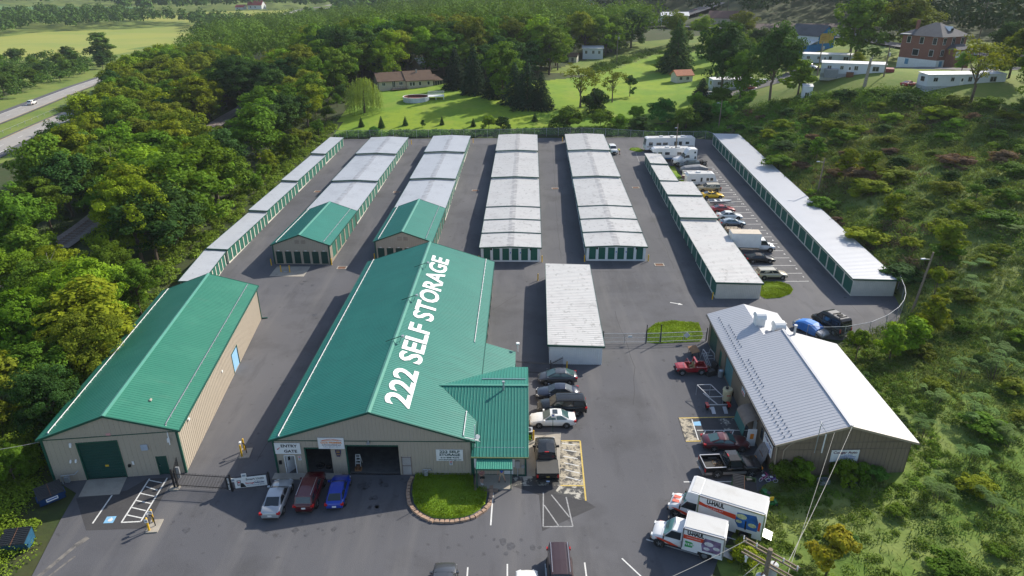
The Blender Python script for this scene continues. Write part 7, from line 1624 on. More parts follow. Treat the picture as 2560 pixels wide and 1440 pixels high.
# ------------------------------------------------------------------ people
skin_m=mat('skin',(0.48,0.27,0.19),0.6,var=0.05)
def skin_mesh(name,verts,edges,mt,parent,root=0,sub=1):
 me=bpy.data.meshes.new(name);me.from_pydata([v[:3] for v in verts],edges,[]);me.update();me.materials.append(mt)
 o=put(name,me,parent)
 sk_=o.modifiers.new('skin','SKIN');sk_.use_smooth_shade=True
 if not me.skin_vertices:
  import bmesh
  bm=bmesh.new();bm.from_mesh(me);bm.verts.layers.skin.verify();bm.to_mesh(me);bm.free()
 for i,v in enumerate(verts):
  d=me.skin_vertices[0].data[i];r_=v[3];d.radius=(r_,v[4] if len(v)>4 else r_);d.use_root=(i==root)
 ss=o.modifiers.new('subsurf','SUBSURF');ss.levels=sub;ss.render_levels=sub
 return o
def person(label,x,y,z,rz,H_,top,bottom,hair,shoe,pose,long_hair=False):
 t=thing('person',label,'person',(x,y,z),rz);k=H_/1.75
 def S(v):return (v[0]*k,v[1]*k,v[2]*k)+tuple(q*k for q in v[3:])
 lean=pose.get('lean',0.0)
 def T(px,py,pz):
  h=pz-0.95;return (px+math.sin(lean)*h,py,0.95+math.cos(lean)*h)
 V=[(0,0,0.95,0.13,0.11),T(0.0,0,1.15)+(0.12,0.14),T(0.0,0,1.38)+(0.12,0.17),T(0.01,0,1.5)+(0.055,),T(0.03,0,1.58)+(0.075,),T(0.035,0,1.69)+(0.085,)]
 V=[v if len(v)>4 else v+(v[3],) for v in V]
 E=[(0,1),(1,2),(2,3),(3,4),(4,5)]
 joints={}
 for s,nm in ((1,'l'),(-1,'r')):
  sh=T(0,0.19*s,1.42);el,wr=pose['arm_'+nm];el=T(*el);wr=T(*wr)
  i=len(V);V+=[sh+(0.055,0.055),el+(0.042,0.042),wr+(0.03,0.03)];E+=[(2,i),(i,i+1),(i+1,i+2)]
  d=(Vector(wr)-Vector(el)).normalized();pm=Vector(wr)+d*0.08
  j=len(V);V.append(tuple(pm)+(0.032,0.02));E.append((i+2,j))
  side=d.cross(Vector((1,0,0.2))).normalized()
  for q in range(4):
   fz_=pm+d*(0.055+0.012*(q in (1,2)))+side*(q-1.5)*0.021+Vector((0.012,0,0));V.append(tuple(fz_)+(0.009,0.009));E.append((j,len(V)-1))
  th_=Vector(wr)+d*0.05+side*0.055;V.append(tuple(th_)+(0.01,0.01));E.append((i+2,len(V)-1))
  hp=(0,0.095*s,0.9);kn,an=pose['leg_'+nm]
  i=len(V);V+=[hp+(0.09,0.09),kn+(0.06,0.06),an+(0.042,0.042),(an[0]+0.13,an[1],0.04,0.035,0.03)];E+=[(0,i),(i,i+1),(i+1,i+2),(i+2,i+3)]
  joints[nm]=(sh,el,wr,hp,kn,an)
 skin_mesh('body',[S(v) for v in V],E,skin_m,t)
 sv=[(0,0,0.93,0.155,0.13),T(0,0,1.15)+(0.15,0.165),T(0,0,1.38)+(0.145,0.19),T(0.005,0,1.46)+(0.08,0.1)];se=[(0,1),(1,2),(2,3)]
 for nm in 'lr':
  sh,el=joints[nm][0],joints[nm][1];mid=tuple(a+(b-a)*0.75 for a,b in zip(sh,el));i=len(sv);sv+=[sh+(0.085,0.085),mid+(0.07,0.07)];se+=[(2,i),(i,i+1)]
 skin_mesh('shirt',[S(v) for v in sv],se,top,t)
 pv=[(0,0,0.98,0.15,0.15),(0,0,0.9,0.15,0.15)];pe=[(0,1)]
 for nm,s in (('l',1),('r',-1)):
  hp,kn=joints[nm][3],joints[nm][4];i=len(pv);pv+=[hp[:2]+(0.82,0.105,0.105),tuple(a+(b-a)*0.85 for a,b in zip(hp,kn))+(0.085,0.085)];pe+=[(1,i),(i,i+1)]
 skin_mesh('shorts',[S(v) for v in pv],pe,bottom,t)
 hd=T(0.02,0,1.715);hv=[hd+(0.088,0.088),T(-0.035,0,1.66)+(0.08,0.08)];he=[(0,1)]
 if long_hair:hv+=[T(-0.07,0,1.52)+(0.06,0.06)];he+=[(1,2)]
 skin_mesh('hair',[S(v) for v in hv],he,hair,t)
 for s in (1,-1):
  hx,hy,hz=T(0.118,0.032*s,1.665);MB().box(hx*k-0.008,hx*k+0.006,hy*k-0.012,hy*k+0.012,hz*k-0.006,hz*k+0.006).build('eye',ink,t)
  an=joints['l' if s>0 else 'r'][5];MB().hexa([(an[0]*k-0.09,an[1]*k-0.05,0),(an[0]*k+0.2,an[1]*k-0.045,0),(an[0]*k+0.2,an[1]*k+0.045,0),(an[0]*k-0.09,an[1]*k+0.05,0)],[(an[0]*k-0.08,an[1]*k-0.042,0.1),(an[0]*k+0.16,an[1]*k-0.04,0.07),(an[0]*k+0.16,an[1]*k+0.04,0.07),(an[0]*k-0.08,an[1]*k+0.042,0.1)]).build('shoe',shoe,t)
 nx_,_,nz_=T(0.125,0,1.63);MB().hexa([(nx_*k-0.02,-0.014,nz_*k-0.02),(nx_*k+0.02,-0.01,nz_*k-0.015),(nx_*k+0.02,0.01,nz_*k-0.015),(nx_*k-0.02,0.014,nz_*k-0.02)],[(nx_*k-0.02,-0.008,nz_*k+0.03),(nx_*k-0.008,-0.006,nz_*k+0.03),(nx_*k-0.008,0.006,nz_*k+0.03),(nx_*k-0.02,0.008,nz_*k+0.03)]).build('nose',skin_m,t)
 return t
leg0={'leg_l':((0.02,0.14,0.5),(0.0,0.17,0.09)),'leg_r':((0.02,-0.14,0.5),(0.0,-0.17,0.09))}
person('man in blue shirt and khaki shorts shading his eyes on the porch',-1.05,49.75,0.1,R(-88),1.8,mat('shirt_blue',(0.02,0.09,0.42),0.8,var=0.1),mat('khaki',(0.42,0.34,0.24),0.85,var=0.1),mat('hair_brown',(0.09,0.05,0.03),0.8,var=0.1),ink,
       dict(arm_l=((0.22,0.34,1.42),(0.2,0.12,1.66)),arm_r=((-0.02,-0.3,1.15),(0.06,-0.33,0.9)),**{'leg_l':((0.04,0.2,0.5),(0.0,0.3,0.09)),'leg_r':((0.04,-0.16,0.5),(0.0,-0.24,0.09))}))
person('woman in patterned pink top and dark shorts standing at the porch post',-2.85,49.45,0.1,R(-80),1.66,mat('top_pink',(0.34,0.16,0.15),0.85,var=0.45,vs=14),mat('shorts_dark',(0.03,0.03,0.035),0.85,var=0.1),mat('hair_dark',(0.03,0.018,0.012),0.8,var=0.1),white_pt,
       dict(arm_l=((0.08,0.26,1.18),(0.28,0.08,1.22)),arm_r=((0.06,-0.26,1.16),(0.26,-0.06,1.2)),**{'leg_l':((0.05,0.09,0.5),(0.04,0.06,0.09)),'leg_r':((0.03,-0.1,0.5),(-0.04,-0.07,0.09))}),long_hair=True)
hbg=thing('handbag','small dark handbag carried by the woman at the porch post','bag',(-2.68,49.28,0.82),0);MB().hexa([(-0.12,-0.05,0),(0.12,-0.05,0),(0.12,0.05,0),(-0.12,0.05,0)],[(-0.1,-0.03,0.2),(0.1,-0.03,0.2),(0.1,0.03,0.2),(-0.1,0.03,0.2)]).build('pouch',ink,hbg);MB().tube([(-0.09,0,0.2),(-0.05,0,0.34),(0.05,0,0.34),(0.09,0,0.2)],0.012,5).build('strap',ink,hbg)
person('person in yellow vest and dark trousers leaning into the white compact SUV',26.35,164.6,g(164.6),R(150),1.75,mat('vest_yellow',(0.62,0.68,0.03),0.8,var=0.08),mat('trousers_dark',(0.03,0.03,0.035),0.85,var=0.1),MATS['hair_dark'],ink,
       dict(lean=0.8,arm_l=((0.2,0.25,1.2),(0.4,0.2,1.2)),arm_r=((0.2,-0.25,1.2),(0.4,-0.2,1.2)),**{'leg_l':((0.05,0.12,0.5),(-0.05,0.16,0.09)),'leg_r':((0.05,-0.12,0.5),(-0.05,-0.16,0.09))}))
# ------------------------------------------------------------------ highway,railway,back roads
hw_conc=layered('highway_concrete',(0.33,0.31,0.285),[(0.1,0.45,0.65,(0.27,0.255,0.24),0.7,4),(0.6,0.5,0.7,(0.24,0.23,0.22),0.4,5)],rough=0.9)
MED=[(-113,0),(-135,100),(-160.5,227),(-182,330),(-205,430),(-225,560),(-238,760),(-240,1060),(-235,1500)]
def at_y(path,y):
 for (x0,y0),(x1,y1) in zip(path[:-1],path[1:]):
  if y0<=y<=y1:return x0+(x1-x0)*(y-y0)/(y1-y0)
 return path[-1][0]
def ribbon(name,path,o0,o1,y0,y1,dz,mt,parent=None,step=6.0):
 n=max(1,int((y1-y0)/step));ys=[y0+(y1-y0)*i/n for i in range(n+1)]
 V=[]
 for y in ys:
  x=at_y(path,y);V+=[(x+o0,y),(x+o1,y)]
 A=np.array(V);z=np.maximum(tz_np(A[:,0],A[:,1]),np.repeat(tz_np(np.array([at_y(path,y)+(o0+o1)/2 for y in ys]),np.array(ys)),2))+dz
 V3_=np.c_[A,z];F=np.array([(2*i,2*i+1,2*i+3,2*i+2) for i in range(n)])
 o=put(name,np_mesh(name,V3_,F,mt),parent)
 if not parent:o['kind']='structure'
 return o
for nm,s in (('highway',1),('highway',-1)):
 c=10.2*s
 rd=ribbon(nm,MED,c-3.9,c+3.9,60,1400,0.16,hw_conc)
 a,b=sorted((c+3.9*s,c+6.6*s));ribbon('shoulder',MED,a,b,60,1400,0.15,asphalt,rd)
 a,b=sorted((c-3.9*s,c-4.9*s));ribbon('shoulder',MED,a,b,60,1400,0.15,asphalt,rd)
 ribbon('edge_line',MED,c-3.75*s-0.1,c-3.75*s+0.1,100,600,0.19,yellow_line,rd);ribbon('edge_line',MED,c+3.7*s-0.12,c+3.7*s+0.12,100,600,0.19,white_line,rd)
 for k in range(28):ribbon('lane_dash',MED,c-0.09,c+0.09,130+k*12,133.2+k*12,0.19,white_line,rd)
vrg=thing('median_barrier','low cable barrier along the grass median of the highway','barrier',(0,0,0))
for k in range(26):
 y=150+k*5;x=at_y(MED,y)+2.0;MB().box(x-0.05,x+0.05,y-0.05,y+0.05,gz(x,y),gz(x,y)+0.8).build('barrier_post',grey_metal,vrg)
for k in range(5):y=150+k*25;MB().beam((at_y(MED,y)+2.0,y,gz(at_y(MED,y)+2,y)+0.7),(at_y(MED,y+25)+2.0,y+25,gz(at_y(MED,y+25)+2,y+25)+0.7),0.04).build('cable',grey_metal,vrg)
for (y,o,lab) in ((224,-3.5,'white car on the far carriageway just clearing the trees'),):
 pass
RAIL=[(-76.5,70),(-79.5,121),(-95,250),(-105,330)]
ballast=layered('ballast',(0.22,0.19,0.175),[(1.2,0.45,0.65,(0.14,0.12,0.11),0.8,6),(5,0.5,0.7,(0.3,0.27,0.25),0.6,4)],rough=1.0,bump=0.6,bs=5)
rw=ribbon('railway_bed',RAIL,-2.6,2.6,75,300,0.45,ballast)
ti=MB().box(-1.25,1.25,-0.12,0.12,0,0.12).mesh('sleeper',mat('sleeper_wood',(0.11,0.08,0.06),0.95,var=0.2))
for k in range(200):
 y=95+k*0.9;x=at_y(RAIL,y);put('sleeper',ti,rw,(x,y,float(tz_np(np.array([x]),np.array([y]))[0])+0.43),R(6.8))
for o_ in (-0.72,0.72):ribbon('rail',RAIL,o_-0.06,o_+0.06,75,300,0.66,rust,rw)
bl_road=layered('lane_gravel',(0.16,0.155,0.15),[(0.4,0.5,0.7,(0.22,0.2,0.18),0.7,5)],rough=0.95)
def road(name,pts,w,mt,dz=0.12):
 V=[]
 P_=[Vector(p) for p in pts]
 full=[]
 for a,b in zip(P_[:-1],P_[1:]):
  n=max(1,int((b-a).length/3));full+=[a+(b-a)*i/n for i in range(n)]
 full.append(P_[-1])
 for i,p in enumerate(full):
  d=(full[min(i+1,len(full)-1)]-full[max(i-1,0)]).normalized();n_=Vector((-d.y,d.x))*w/2
  for q in (p+n_,p-n_):V.append((q.x,q.y,0))
 A=np.array(V);zz=tz_np(A[:,0],A[:,1]);zz=np.maximum(zz,np.repeat(np.maximum(zz[0::2],zz[1::2]),2));A[:,2]=zz+dz
 o=put(name,np_mesh(name,A,np.array([(2*i+1,2*i,2*i+2,2*i+3)[::-1] for i in range(len(full)-1)]),mt));o['kind']='structure'
 return o
road('trailer_lane',[(60,210),(80,212),(95,228),(103,216),(112,196),(122,190),(150,196)],5,bl_road)
road('hill_road',[(40,470),(75,440),(95,380),(128,300),(138,250),(150,222),(190,190)],9,asphalt)
road('sales_lot',[(70,462),(130,458)],30,asphalt,0.1)
# ------------------------------------------------------------------ houses beyond the yard
siding=mat('siding_tan',(0.48,0.41,0.31),0.7,var=0.08);shing_brown=layered('shingle_brown',(0.13,0.085,0.06),[(0.6,0.45,0.7,(0.09,0.06,0.045),0.8,6)],rough=0.95,bump=0.4,bs=6)
shing_grey=layered('shingle_grey',(0.115,0.115,0.12),[(0.6,0.45,0.7,(0.08,0.08,0.085),0.8,6)],rough=0.95,bump=0.4,bs=6)
brick_m=layered('brickwork',(0.235,0.105,0.075),[(0.5,0.45,0.7,(0.19,0.085,0.06),0.7,5),(9,0.5,0.65,(0.30,0.17,0.13),0.6,3,(1,1,3))],rough=0.9,bump=0.3,bs=10)
def house(name,label,x,y,rz,w,d,h,rh,wall,roof,kind='gable',wins=(),swins=(),ov=0.5,z=None,cat='house',base=0.0,frame=white_pt):
 t=thing(name,label,cat,(x,y,gz(x,y) if z is None else z),rz)
 mb=MB();mb.box(0,w,0,d,-1.5,h)
 if kind=='gable':
  for a,b in ((0,0.15),(w-0.15,w)):mb.prism([(0,h),(d,h),(d/2,h+rh)],lambda u,v,a=a:(a,u,v),lambda u,v,b=b:(b,u,v))
 mb.build('wall',wall,t)
 if kind=='gable':
  r_=MB();s=rh/(d/2)
  for sg,y0 in ((1,-ov),(-1,d+ov)):
   r_.hexa([(-ov,y0,h-s*ov),(w+ov,y0,h-s*ov),(w+ov,d/2,h+rh),(-ov,d/2,h+rh)],[(-ov,y0,h-s*ov+0.18),(w+ov,y0,h-s*ov+0.18),(w+ov,d/2,h+rh+0.18),(-ov,d/2,h+rh+0.18)])
  rf=r_.build('roof',roof,t)
 elif kind=='hip':
  i=min(w,d)/2;e0,e1=(i,w-i) if w>=d else (w/2,w/2)
  if w>=d:A,B=(i,d/2,h+rh),(w-i,d/2,h+rh)
  else:A,B=(w/2,i,h+rh),(w/2,d-i,h+rh)
  q=[(-ov,-ov,h-0.15),(w+ov,-ov,h-0.15),(w+ov,d+ov,h-0.15),(-ov,d+ov,h-0.15)]
  r_=MB()
  if abs(w-d)<0.3:r_.add(q+[A],[(0,1,4),(1,2,4),(2,3,4),(3,0,4),(0,3,2,1)])
  elif w>d:r_.add(q+[A,B],[(0,1,5,4),(1,2,5),(2,3,4,5),(3,0,4),(0,3,2,1)])
  else:r_.add(q+[A,B],[(0,1,4),(1,2,5,4),(2,3,5),(3,0,4,5),(0,3,2,1)])
  rf=r_.build('roof',roof,t)
 else:
  rf=MB().hexa([(-ov,-ov,h),(w+ov,-ov,h),(w+ov,d+ov,h+rh),(-ov,d+ov,h+rh)],[(-ov,-ov,h+0.14),(w+ov,-ov,h+0.14),(w+ov,d+ov,h+rh+0.14),(-ov,d+ov,h+rh+0.14)]).build('roof',roof,t)
 for (wx,wz,ww,wh) in wins:
  f=MB().box(wx-0.08,wx+ww+0.08,-0.06,0.0,wz-0.08,wz+wh+0.08).build('window',frame,t);MB().box(wx,wx+ww/2-0.04,-0.075,-0.06,wz,wz+wh).build('pane',glass,f);MB().box(wx+ww/2+0.04,wx+ww,-0.075,-0.06,wz,wz+wh).build('pane',glass,f)
 for (wy,wz,ww,wh) in swins:
  for xs_,sg in ((0,-1),(w,1)):
   a,b=sorted((xs_,xs_+sg*0.06));f=MB().box(a,b,wy-0.08,wy+ww+0.08,wz-0.08,wz+wh+0.08).build('window',frame,t);a,b=sorted((xs_+sg*0.06,xs_+sg*0.075));MB().box(a,b,wy,wy+ww,wz,wz+wh).build('pane',glass,f)
 return t,rf
HZ=7.9
t,rf=house('ranch_house','tan ranch house with brown shingle roof above the round pool',-44.2,236.5,R(22),9.5,8,3.6,2.2,siding,shing_brown,wins=[(1.2,2.1,1.0,0.9),(4.6,1.6,1.0,1.9),(7.0,2.1,1.1,0.9)],swins=[(2,1.9,1.2,1.1)],z=HZ-0.4)
MB().box(9.5,18.6,-0.8,8.4,-1.5,3.4).prism([(-0.8,3.4),(8.4,3.4),(3.8,5.9)],lambda u,v:(9.5,u,v),lambda u,v:(18.6,u,v)).build('wall',siding,t)
MB().hexa([(9.0,-1.3,3.13),(19.1,-1.3,3.13),(19.1,3.8,5.9),(9.0,3.8,5.9)],[(9.0,-1.3,3.33),(19.1,-1.3,3.33),(19.1,3.8,6.1),(9.0,3.8,6.1)]).hexa([(9.0,8.9,3.13),(19.1,8.9,3.13),(19.1,3.8,5.9),(9.0,3.8,5.9)],[(9.0,8.9,3.33),(19.1,8.9,3.33),(19.1,3.8,6.1),(9.0,3.8,6.1)]).build('roof',shing_brown,t)
for wx in (10.4,11.4,13.6,16.6):f=MB().box(wx-0.08,wx+0.85,-0.86,-0.8,1.6,2.9).build('window',white_pt,t);MB().box(wx,wx+0.77,-0.875,-0.86,1.68,2.82).build('pane',glass,f)
MB().box(18.6,22.2,0.4,6.4,-1.5,2.9).build('sunroom',siding,t);MB().hexa([(18.5,-0.1,2.9),(22.6,-0.1,2.9),(22.6,7,2.9),(18.5,7,2.9)],[(18.5,2.5,4.4),(20.4,3.2,4.6),(20.4,3.6,4.6),(18.5,4.0,4.4)]).build('roof',shing_brown,t)
for k in range(4):MB().box(18.75+k*0.88,19.45+k*0.88,0.34,0.4,1.0,2.6).build('pane',glass,t)
MB().box(4.0,9.4,-2.4,-0.02,0.9,1.05).build('deck',wood,t)
for k in range(7):MB().box(4.05+k*0.88,4.13+k*0.88,-2.38,-2.3,-1.0,1.9).build('deck_post',wood,t)
MB().box(4.0,9.4,-2.4,-2.32,1.85,1.93).build('deck_rail',wood,t);MB().box(13.6,14.0,2.6,3.0,5.2,6.6).build('chimney',grey_metal,t)
PZ=7.75
pool=thing('swimming_pool','round above-ground pool with red-brown liner and pale side','pool',(-29.3,217.5,PZ),0)
n=26;rr_=4.1
mb=MB()
for i in range(n):
 a,b=2*math.pi*i/n,2*math.pi*(i+1)/n
 mb.hexa([(rr_*math.cos(a),rr_*math.sin(a),-0.4),(rr_*math.cos(b),rr_*math.sin(b),-0.4),((rr_-0.1)*math.cos(b),(rr_-0.1)*math.sin(b),-0.4),((rr_-0.1)*math.cos(a),(rr_-0.1)*math.sin(a),-0.4)],[(rr_*math.cos(a),rr_*math.sin(a),1.3),(rr_*math.cos(b),rr_*math.sin(b),1.3),((rr_-0.1)*math.cos(b),(rr_-0.1)*math.sin(b),1.3),((rr_-0.1)*math.cos(a),(rr_-0.1)*math.sin(a),1.3)])
mb.build('side',mat('pool_side',(0.50,0.55,0.60),0.5,var=0.1),pool)
rm=MB()
for i in range(n):
 a,b=2*math.pi*i/n,2*math.pi*(i+1)/n
 rm.hexa([(4.2*math.cos(a),4.2*math.sin(a),1.3),(4.2*math.cos(b),4.2*math.sin(b),1.3),(3.95*math.cos(b),3.95*math.sin(b),1.3),(3.95*math.cos(a),3.95*math.sin(a),1.3)],[(4.2*math.cos(a),4.2*math.sin(a),1.36),(4.2*math.cos(b),4.2*math.sin(b),1.36),(3.95*math.cos(b),3.95*math.sin(b),1.36),(3.95*math.cos(a),3.95*math.sin(a),1.36)])
rm.build('rim',white_pt,pool)
MB().cyl((0,0,0.0),(0,0,0.55),3.97,n=26).build('pool_floor',mat('pool_liner',(0.16,0.045,0.035),0.5,var=0.2),pool)
lin=MB()
for i in range(n):
 a,b=2*math.pi*i/n,2*math.pi*(i+1)/n
 lin.quad((3.98*math.cos(b),3.98*math.sin(b),0.55),(3.98*math.cos(a),3.98*math.sin(a),0.55),(3.98*math.cos(a),3.98*math.sin(a),1.3),(3.98*math.cos(b),3.98*math.sin(b),1.3))
lin.build('liner',MATS['pool_liner'],pool)
MB().beam((-1.9,-4.2,0),(-1.7,-3.9,1.6),0.08).beam((-1.4,-4.2,0),(-1.3,-3.9,1.6),0.08).build('ladder',grey_metal,pool)
pdk=thing('pool_deck','white railed pool deck at the right of the round pool','deck',(-25.2,218.3,PZ),R(5))
MB().box(-0.6,4.4,-1.4,2.6,1.15,1.3).build('floor',white_pt,pdk)
rl2=MB()
for k in range(16):rl2.box(-0.6+k*0.33,-0.55+k*0.33,-1.4,-1.35,1.3,2.3).box(-0.6+k*0.33,-0.55+k*0.33,2.55,2.6,1.3,2.3)
for k in range(12):rl2.box(4.35,4.4,-1.4+k*0.36,-1.35+k*0.36,1.3,2.3)
rl2.build('baluster',white_pt,pdk)['kind']='stuff'
MB().box(-0.6,4.4,-1.42,-1.34,2.3,2.38).box(-0.6,4.4,2.54,2.62,2.3,2.38).box(4.34,4.42,-1.4,2.6,2.3,2.38).build('handrail',white_pt,pdk)
for x_,y_ in ((-0.5,-1.3),(4.3,-1.3),(1.9,-1.3),(4.3,2.5),(-0.5,2.5)):MB().box(x_-0.08,x_+0.08,y_-0.08,y_+0.08,-0.5,1.15).build('post',white_pt,pdk)
BW=[(1.0,5.6,1.1,1.7),(4.6,5.6,1.1,1.7),(8.3,5.6,1.1,1.7),(1.0,2.6,1.2,1.6),(4.3,2.4,2.0,1.6),(8.4,2.5,1.1,1.7)]
t,rf=house('brick_house','two-storey brick house with hipped grey roof and white basement on the hill',118.2,198.5,R(24),10.5,12.0,7.8,3.2,brick_m,shing_grey,'hip',wins=BW,swins=[(1.2,5.6,1.1,1.7),(5.2,5.6,1.1,1.7),(9.2,5.6,1.1,1.7),(1.5,2.5,1.2,1.6),(6.0,2.4,1.8,1.6)],ov=0.9,z=19.2)
MB().box(-0.06,10.56,-0.06,12.06,-1.6,1.5).build('basement_wall',white_pt,t)
MB().box(1.2,2.4,-0.1,-0.06,-0.2,1.3).build('door',mat('door_blue',(0.12,0.28,0.42),0.6,var=0.1),t);MB().box(-0.1,-0.06,8.5,9.6,-0.2,1.3).build('door',MATS['door_blue'],t)
MB().box(-1.2,0.5,9,12,7.9,8.0).prism([(-0.8,9.2),(0.8,9.2),(0,10.4)],lambda u,v:(5.2+u,1.2,v-0.2),lambda u,v:(5.2+u,4.0,v-0.2)).build('dormer',white_pt,rf);MB().box(4.7,5.7,1.12,1.2,9.05,9.7).build('dormer_window',glass,rf)
MB().box(1.8,2.5,9.2,9.9,8.5,11.6).build('chimney',brick_m,rf)
MB().box(3.2,10.0,-2.6,-0.05,-1.5,4.4).build('bay_wall',brick_m,t);MB().hexa([(2.7,-3.2,4.4),(10.5,-3.2,4.4),(10.5,0,4.4),(2.7,0,4.4)],[(4.5,-1.2,5.6),(8.7,-1.2,5.6),(8.7,0,5.6),(4.5,0,5.6)]).build('bay_roof',shing_grey,t)
for k in range(3):MB().box(3.7+k*2.1,5.3+k*2.1,-2.66,-2.6,2.3,3.9).build('bay_window',white_pt,t)
mh_w=layered('mobile_white',(0.60,0.63,0.66),[(0.4,0.5,0.7,(0.5,0.52,0.55),0.5,5)],rough=0.6);mh_roof=mat('mobile_roof',(0.66,0.66,0.66),0.6,var=0.12)
def mobile(label,x,y,rz,L_,z=None,extra=None):
 t,rf=house('mobile_home',label,x,y,rz,L_,4.0,2.9,0.25,mh_w,mh_roof,'flat',wins=[(1.5,1.5,0.9,0.8),(L_*0.3,1.5,0.7,0.8),(L_*0.52,1.4,0.8,1.0),(L_*0.8,1.3,1.4,1.1)],swins=[(1.2,1.4,1.4,1.0)],ov=0.12,z=z,frame=grey_metal,cat='mobile home')
 MB().box(-0.02,L_+0.02,-0.02,4.02,-0.6,0.35).build('skirting',mat('skirting',(0.36,0.38,0.4),0.7,var=0.12),t)
 d=MB().box(L_*0.42,L_*0.42+0.85,-0.05,0,0.4,2.3).build('door',white_pt,t);MB().box(L_*0.42+0.2,L_*0.42+0.65,-0.065,-0.05,1.4,2.1).build('pane',glass,d)
 return t
t=mobile('white mobile home with grey lean-to and steps in front of the brick house',83.3,191.0,R(-22),15.5,18.2)
MB().box(0.8,4.2,-2.2,-0.03,-0.6,1.6).build('lean_to',mat('lean_grey',(0.2,0.22,0.24),0.7,var=0.1),t);MB().box(6.3,8.0,-1.8,-0.05,-0.3,0.9).build('steps',rust,t);MB().box(15.5,17.5,-0.2,3.5,-0.5,2.0).build('porch',mat('porch_red',(0.2,0.03,0.03),0.7,var=0.1),t)
mobile('white mobile home behind the lean-to home, below the blue barn',98.0,241.0,R(-20),16.0,15.6)
mobile('long white mobile home behind the bare branching tree',98.6,167.3,R(2),19.0,17.9)
mobile('white mobile home half hidden by the big dark trees',62.0,216.5,R(4),13.0,10.6)
t,rf=house('blue_barn','white barn with bright blue gable end and yellow sign panel',103.0,270.0,R(-62),14.0,8.5,5.2,3.2,mh_w,shing_grey,ov=0.4,z=17.8,cat='barn')
bb_=mat('barn_blue',(0.015,0.19,0.52),0.6,var=0.08)
MB().box(14.0,14.06,0,8.5,-1.5,5.2).prism([(0,5.2),(8.5,5.2),(4.25,8.3)],lambda u,v:(14.0,u,v),lambda u,v:(14.06,u,v)).build('gable_boards',bb_,t)
yp=MB().box(14.06,14.14,0.6,7.9,2.6,6.0).build('sign_panel',mat('panel_yellow',(0.62,0.38,0.10),0.7,var=0.06),t);MB().box(14.14,14.155,5.3,5.36,2.6,6.0).build('panel_joint',rust,yp);MB().box(14.14,14.155,1.6,3.8,4.6,4.9).box(14.14,14.155,1.2,4.2,4.0,4.2).build('print',mat('print_ochre',(0.42,0.22,0.05),0.7,var=0),yp)
MB().box(14.06,14.1,3.0,3.9,-0.5,1.6).build('door',mh_w,t);MB().box(6,14.0,-4.0,-0.02,-1.5,2.4).build('shed_wing',bb_,t);MB().hexa([(5.8,-4.4,2.3),(14.3,-4.4,2.3),(14.3,0,3.6),(5.8,0,3.6)],[(5.8,-4.4,2.45),(14.3,-4.4,2.45),(14.3,0,3.75),(5.8,0,3.75)]).build('wing_roof',mh_roof,t)
t,rf=house('motel','long low building with dark brown roof behind the blue barn',104.0,322.0,R(-4),40.0,9.0,3.2,2.4,mat('motel_wall',(0.33,0.27,0.22),0.8,var=0.1),mat('motel_roof',(0.10,0.065,0.055),0.8,var=0.15),wins=[(2+i*4.6,1.0,1.6,1.3) for i in range(8)],ov=0.8)
t,rf=house('brown_roofed_house','house with brown gabled roof above the big dark trees',103.5,384.0,R(-25),14,10,3.6,3.0,siding,mat('roof_redbrown',(0.16,0.085,0.065),0.8,var=0.12),wins=[(2,1.2,1.4,1.4),(8,1.2,1.4,1.4)])
t,rf=house('metal_workshop','pale blue-grey metal workshop above the sales lot',92.0,446.0,R(-8),16,12,5.0,1.8,mh_w,mh_roof,wins=[(2,2.6,1.2,1.2),(6,2.6,1.2,1.2),(11,2.6,1.2,1.2)])
t,rf=house('garden_shed','small cream garden shed at the top of the lawn',24.0,296.0,R(-20),3.4,3.0,2.2,1.2,cream,shing_brown,wins=[(1.2,0.2,0.9,1.6)],ov=0.25)
t,rf=house('white_cottage','pale cottage with flat grey roof behind the garden shed',30.5,304.0,R(-6),8.5,6,4.2,0.6,mh_w,mh_roof,'flat',wins=[(1,2.2,0.9,1.2),(4,2.2,0.9,1.2),(6.5,2.2,0.9,1.2)],ov=0.3)
t,rf=house('carport_shed','grey carport shed left of the pale cottage',14.5,303.0,R(4),6.5,5,3.0,0.8,mat('carport_dark',(0.09,0.09,0.09),0.8,var=0.2),mat('carport_roof',(0.3,0.29,0.27),0.7,var=0.12),'flat',wins=[(1.0,0.4,1.6,1.6)],ov=0.4)
t,rf=house('grey_garage','grey-roofed garage behind the ranch house',-34.5,272.0,R(35),8,7,3.0,2.0,siding,mh_roof,wins=[(1,1.2,1,1),(5,1.2,1,1)])
t,rf=house('orange_roofed_shed','small shed with orange roof beside the conifer on the lawn edge',57.5,245.0,R(15),6,4.5,2.6,1.4,cream,mat('roof_orange',(0.38,0.13,0.06),0.8,var=0.15),wins=[(1,1,1,1),(3.6,1,1,1)])
t,rf=house('red_barn','far white barn with red roof beyond the fields',-321.0,903.0,R(-8),18,12,5,5,mh_w,mat('roof_red',(0.36,0.055,0.05),0.7,var=0.1),wins=[(3,2,1.5,1.5),(9,2,1.5,1.5)],cat='barn')
t,rf=house('red_barn','small low red-roofed outbuilding left of the far barn',-337.0,905.0,R(-8),11,8,3,2.4,mh_w,MATS['roof_red'],wins=[(2,1,1.2,1.2)],cat='barn')
t,rf=house('pump_shed','tall narrow white shed in the bushes below the mobile homes',76.0,183.0,R(-15),2.4,2.2,3.4,0.4,mh_w,mh_roof,'flat',wins=[(0.7,0.1,0.9,1.9)],ov=0.1)
bbd=thing('billboard','white roadside billboard with blue foot band above the far trees','billboard',(50.5,520.0,gz(50.5,520)),R(4))
for x_ in (1.0,6.5):MB().box(x_-0.2,x_+0.2,-0.2,0.2,-0.5,6.5).build('post',wood,bbd)
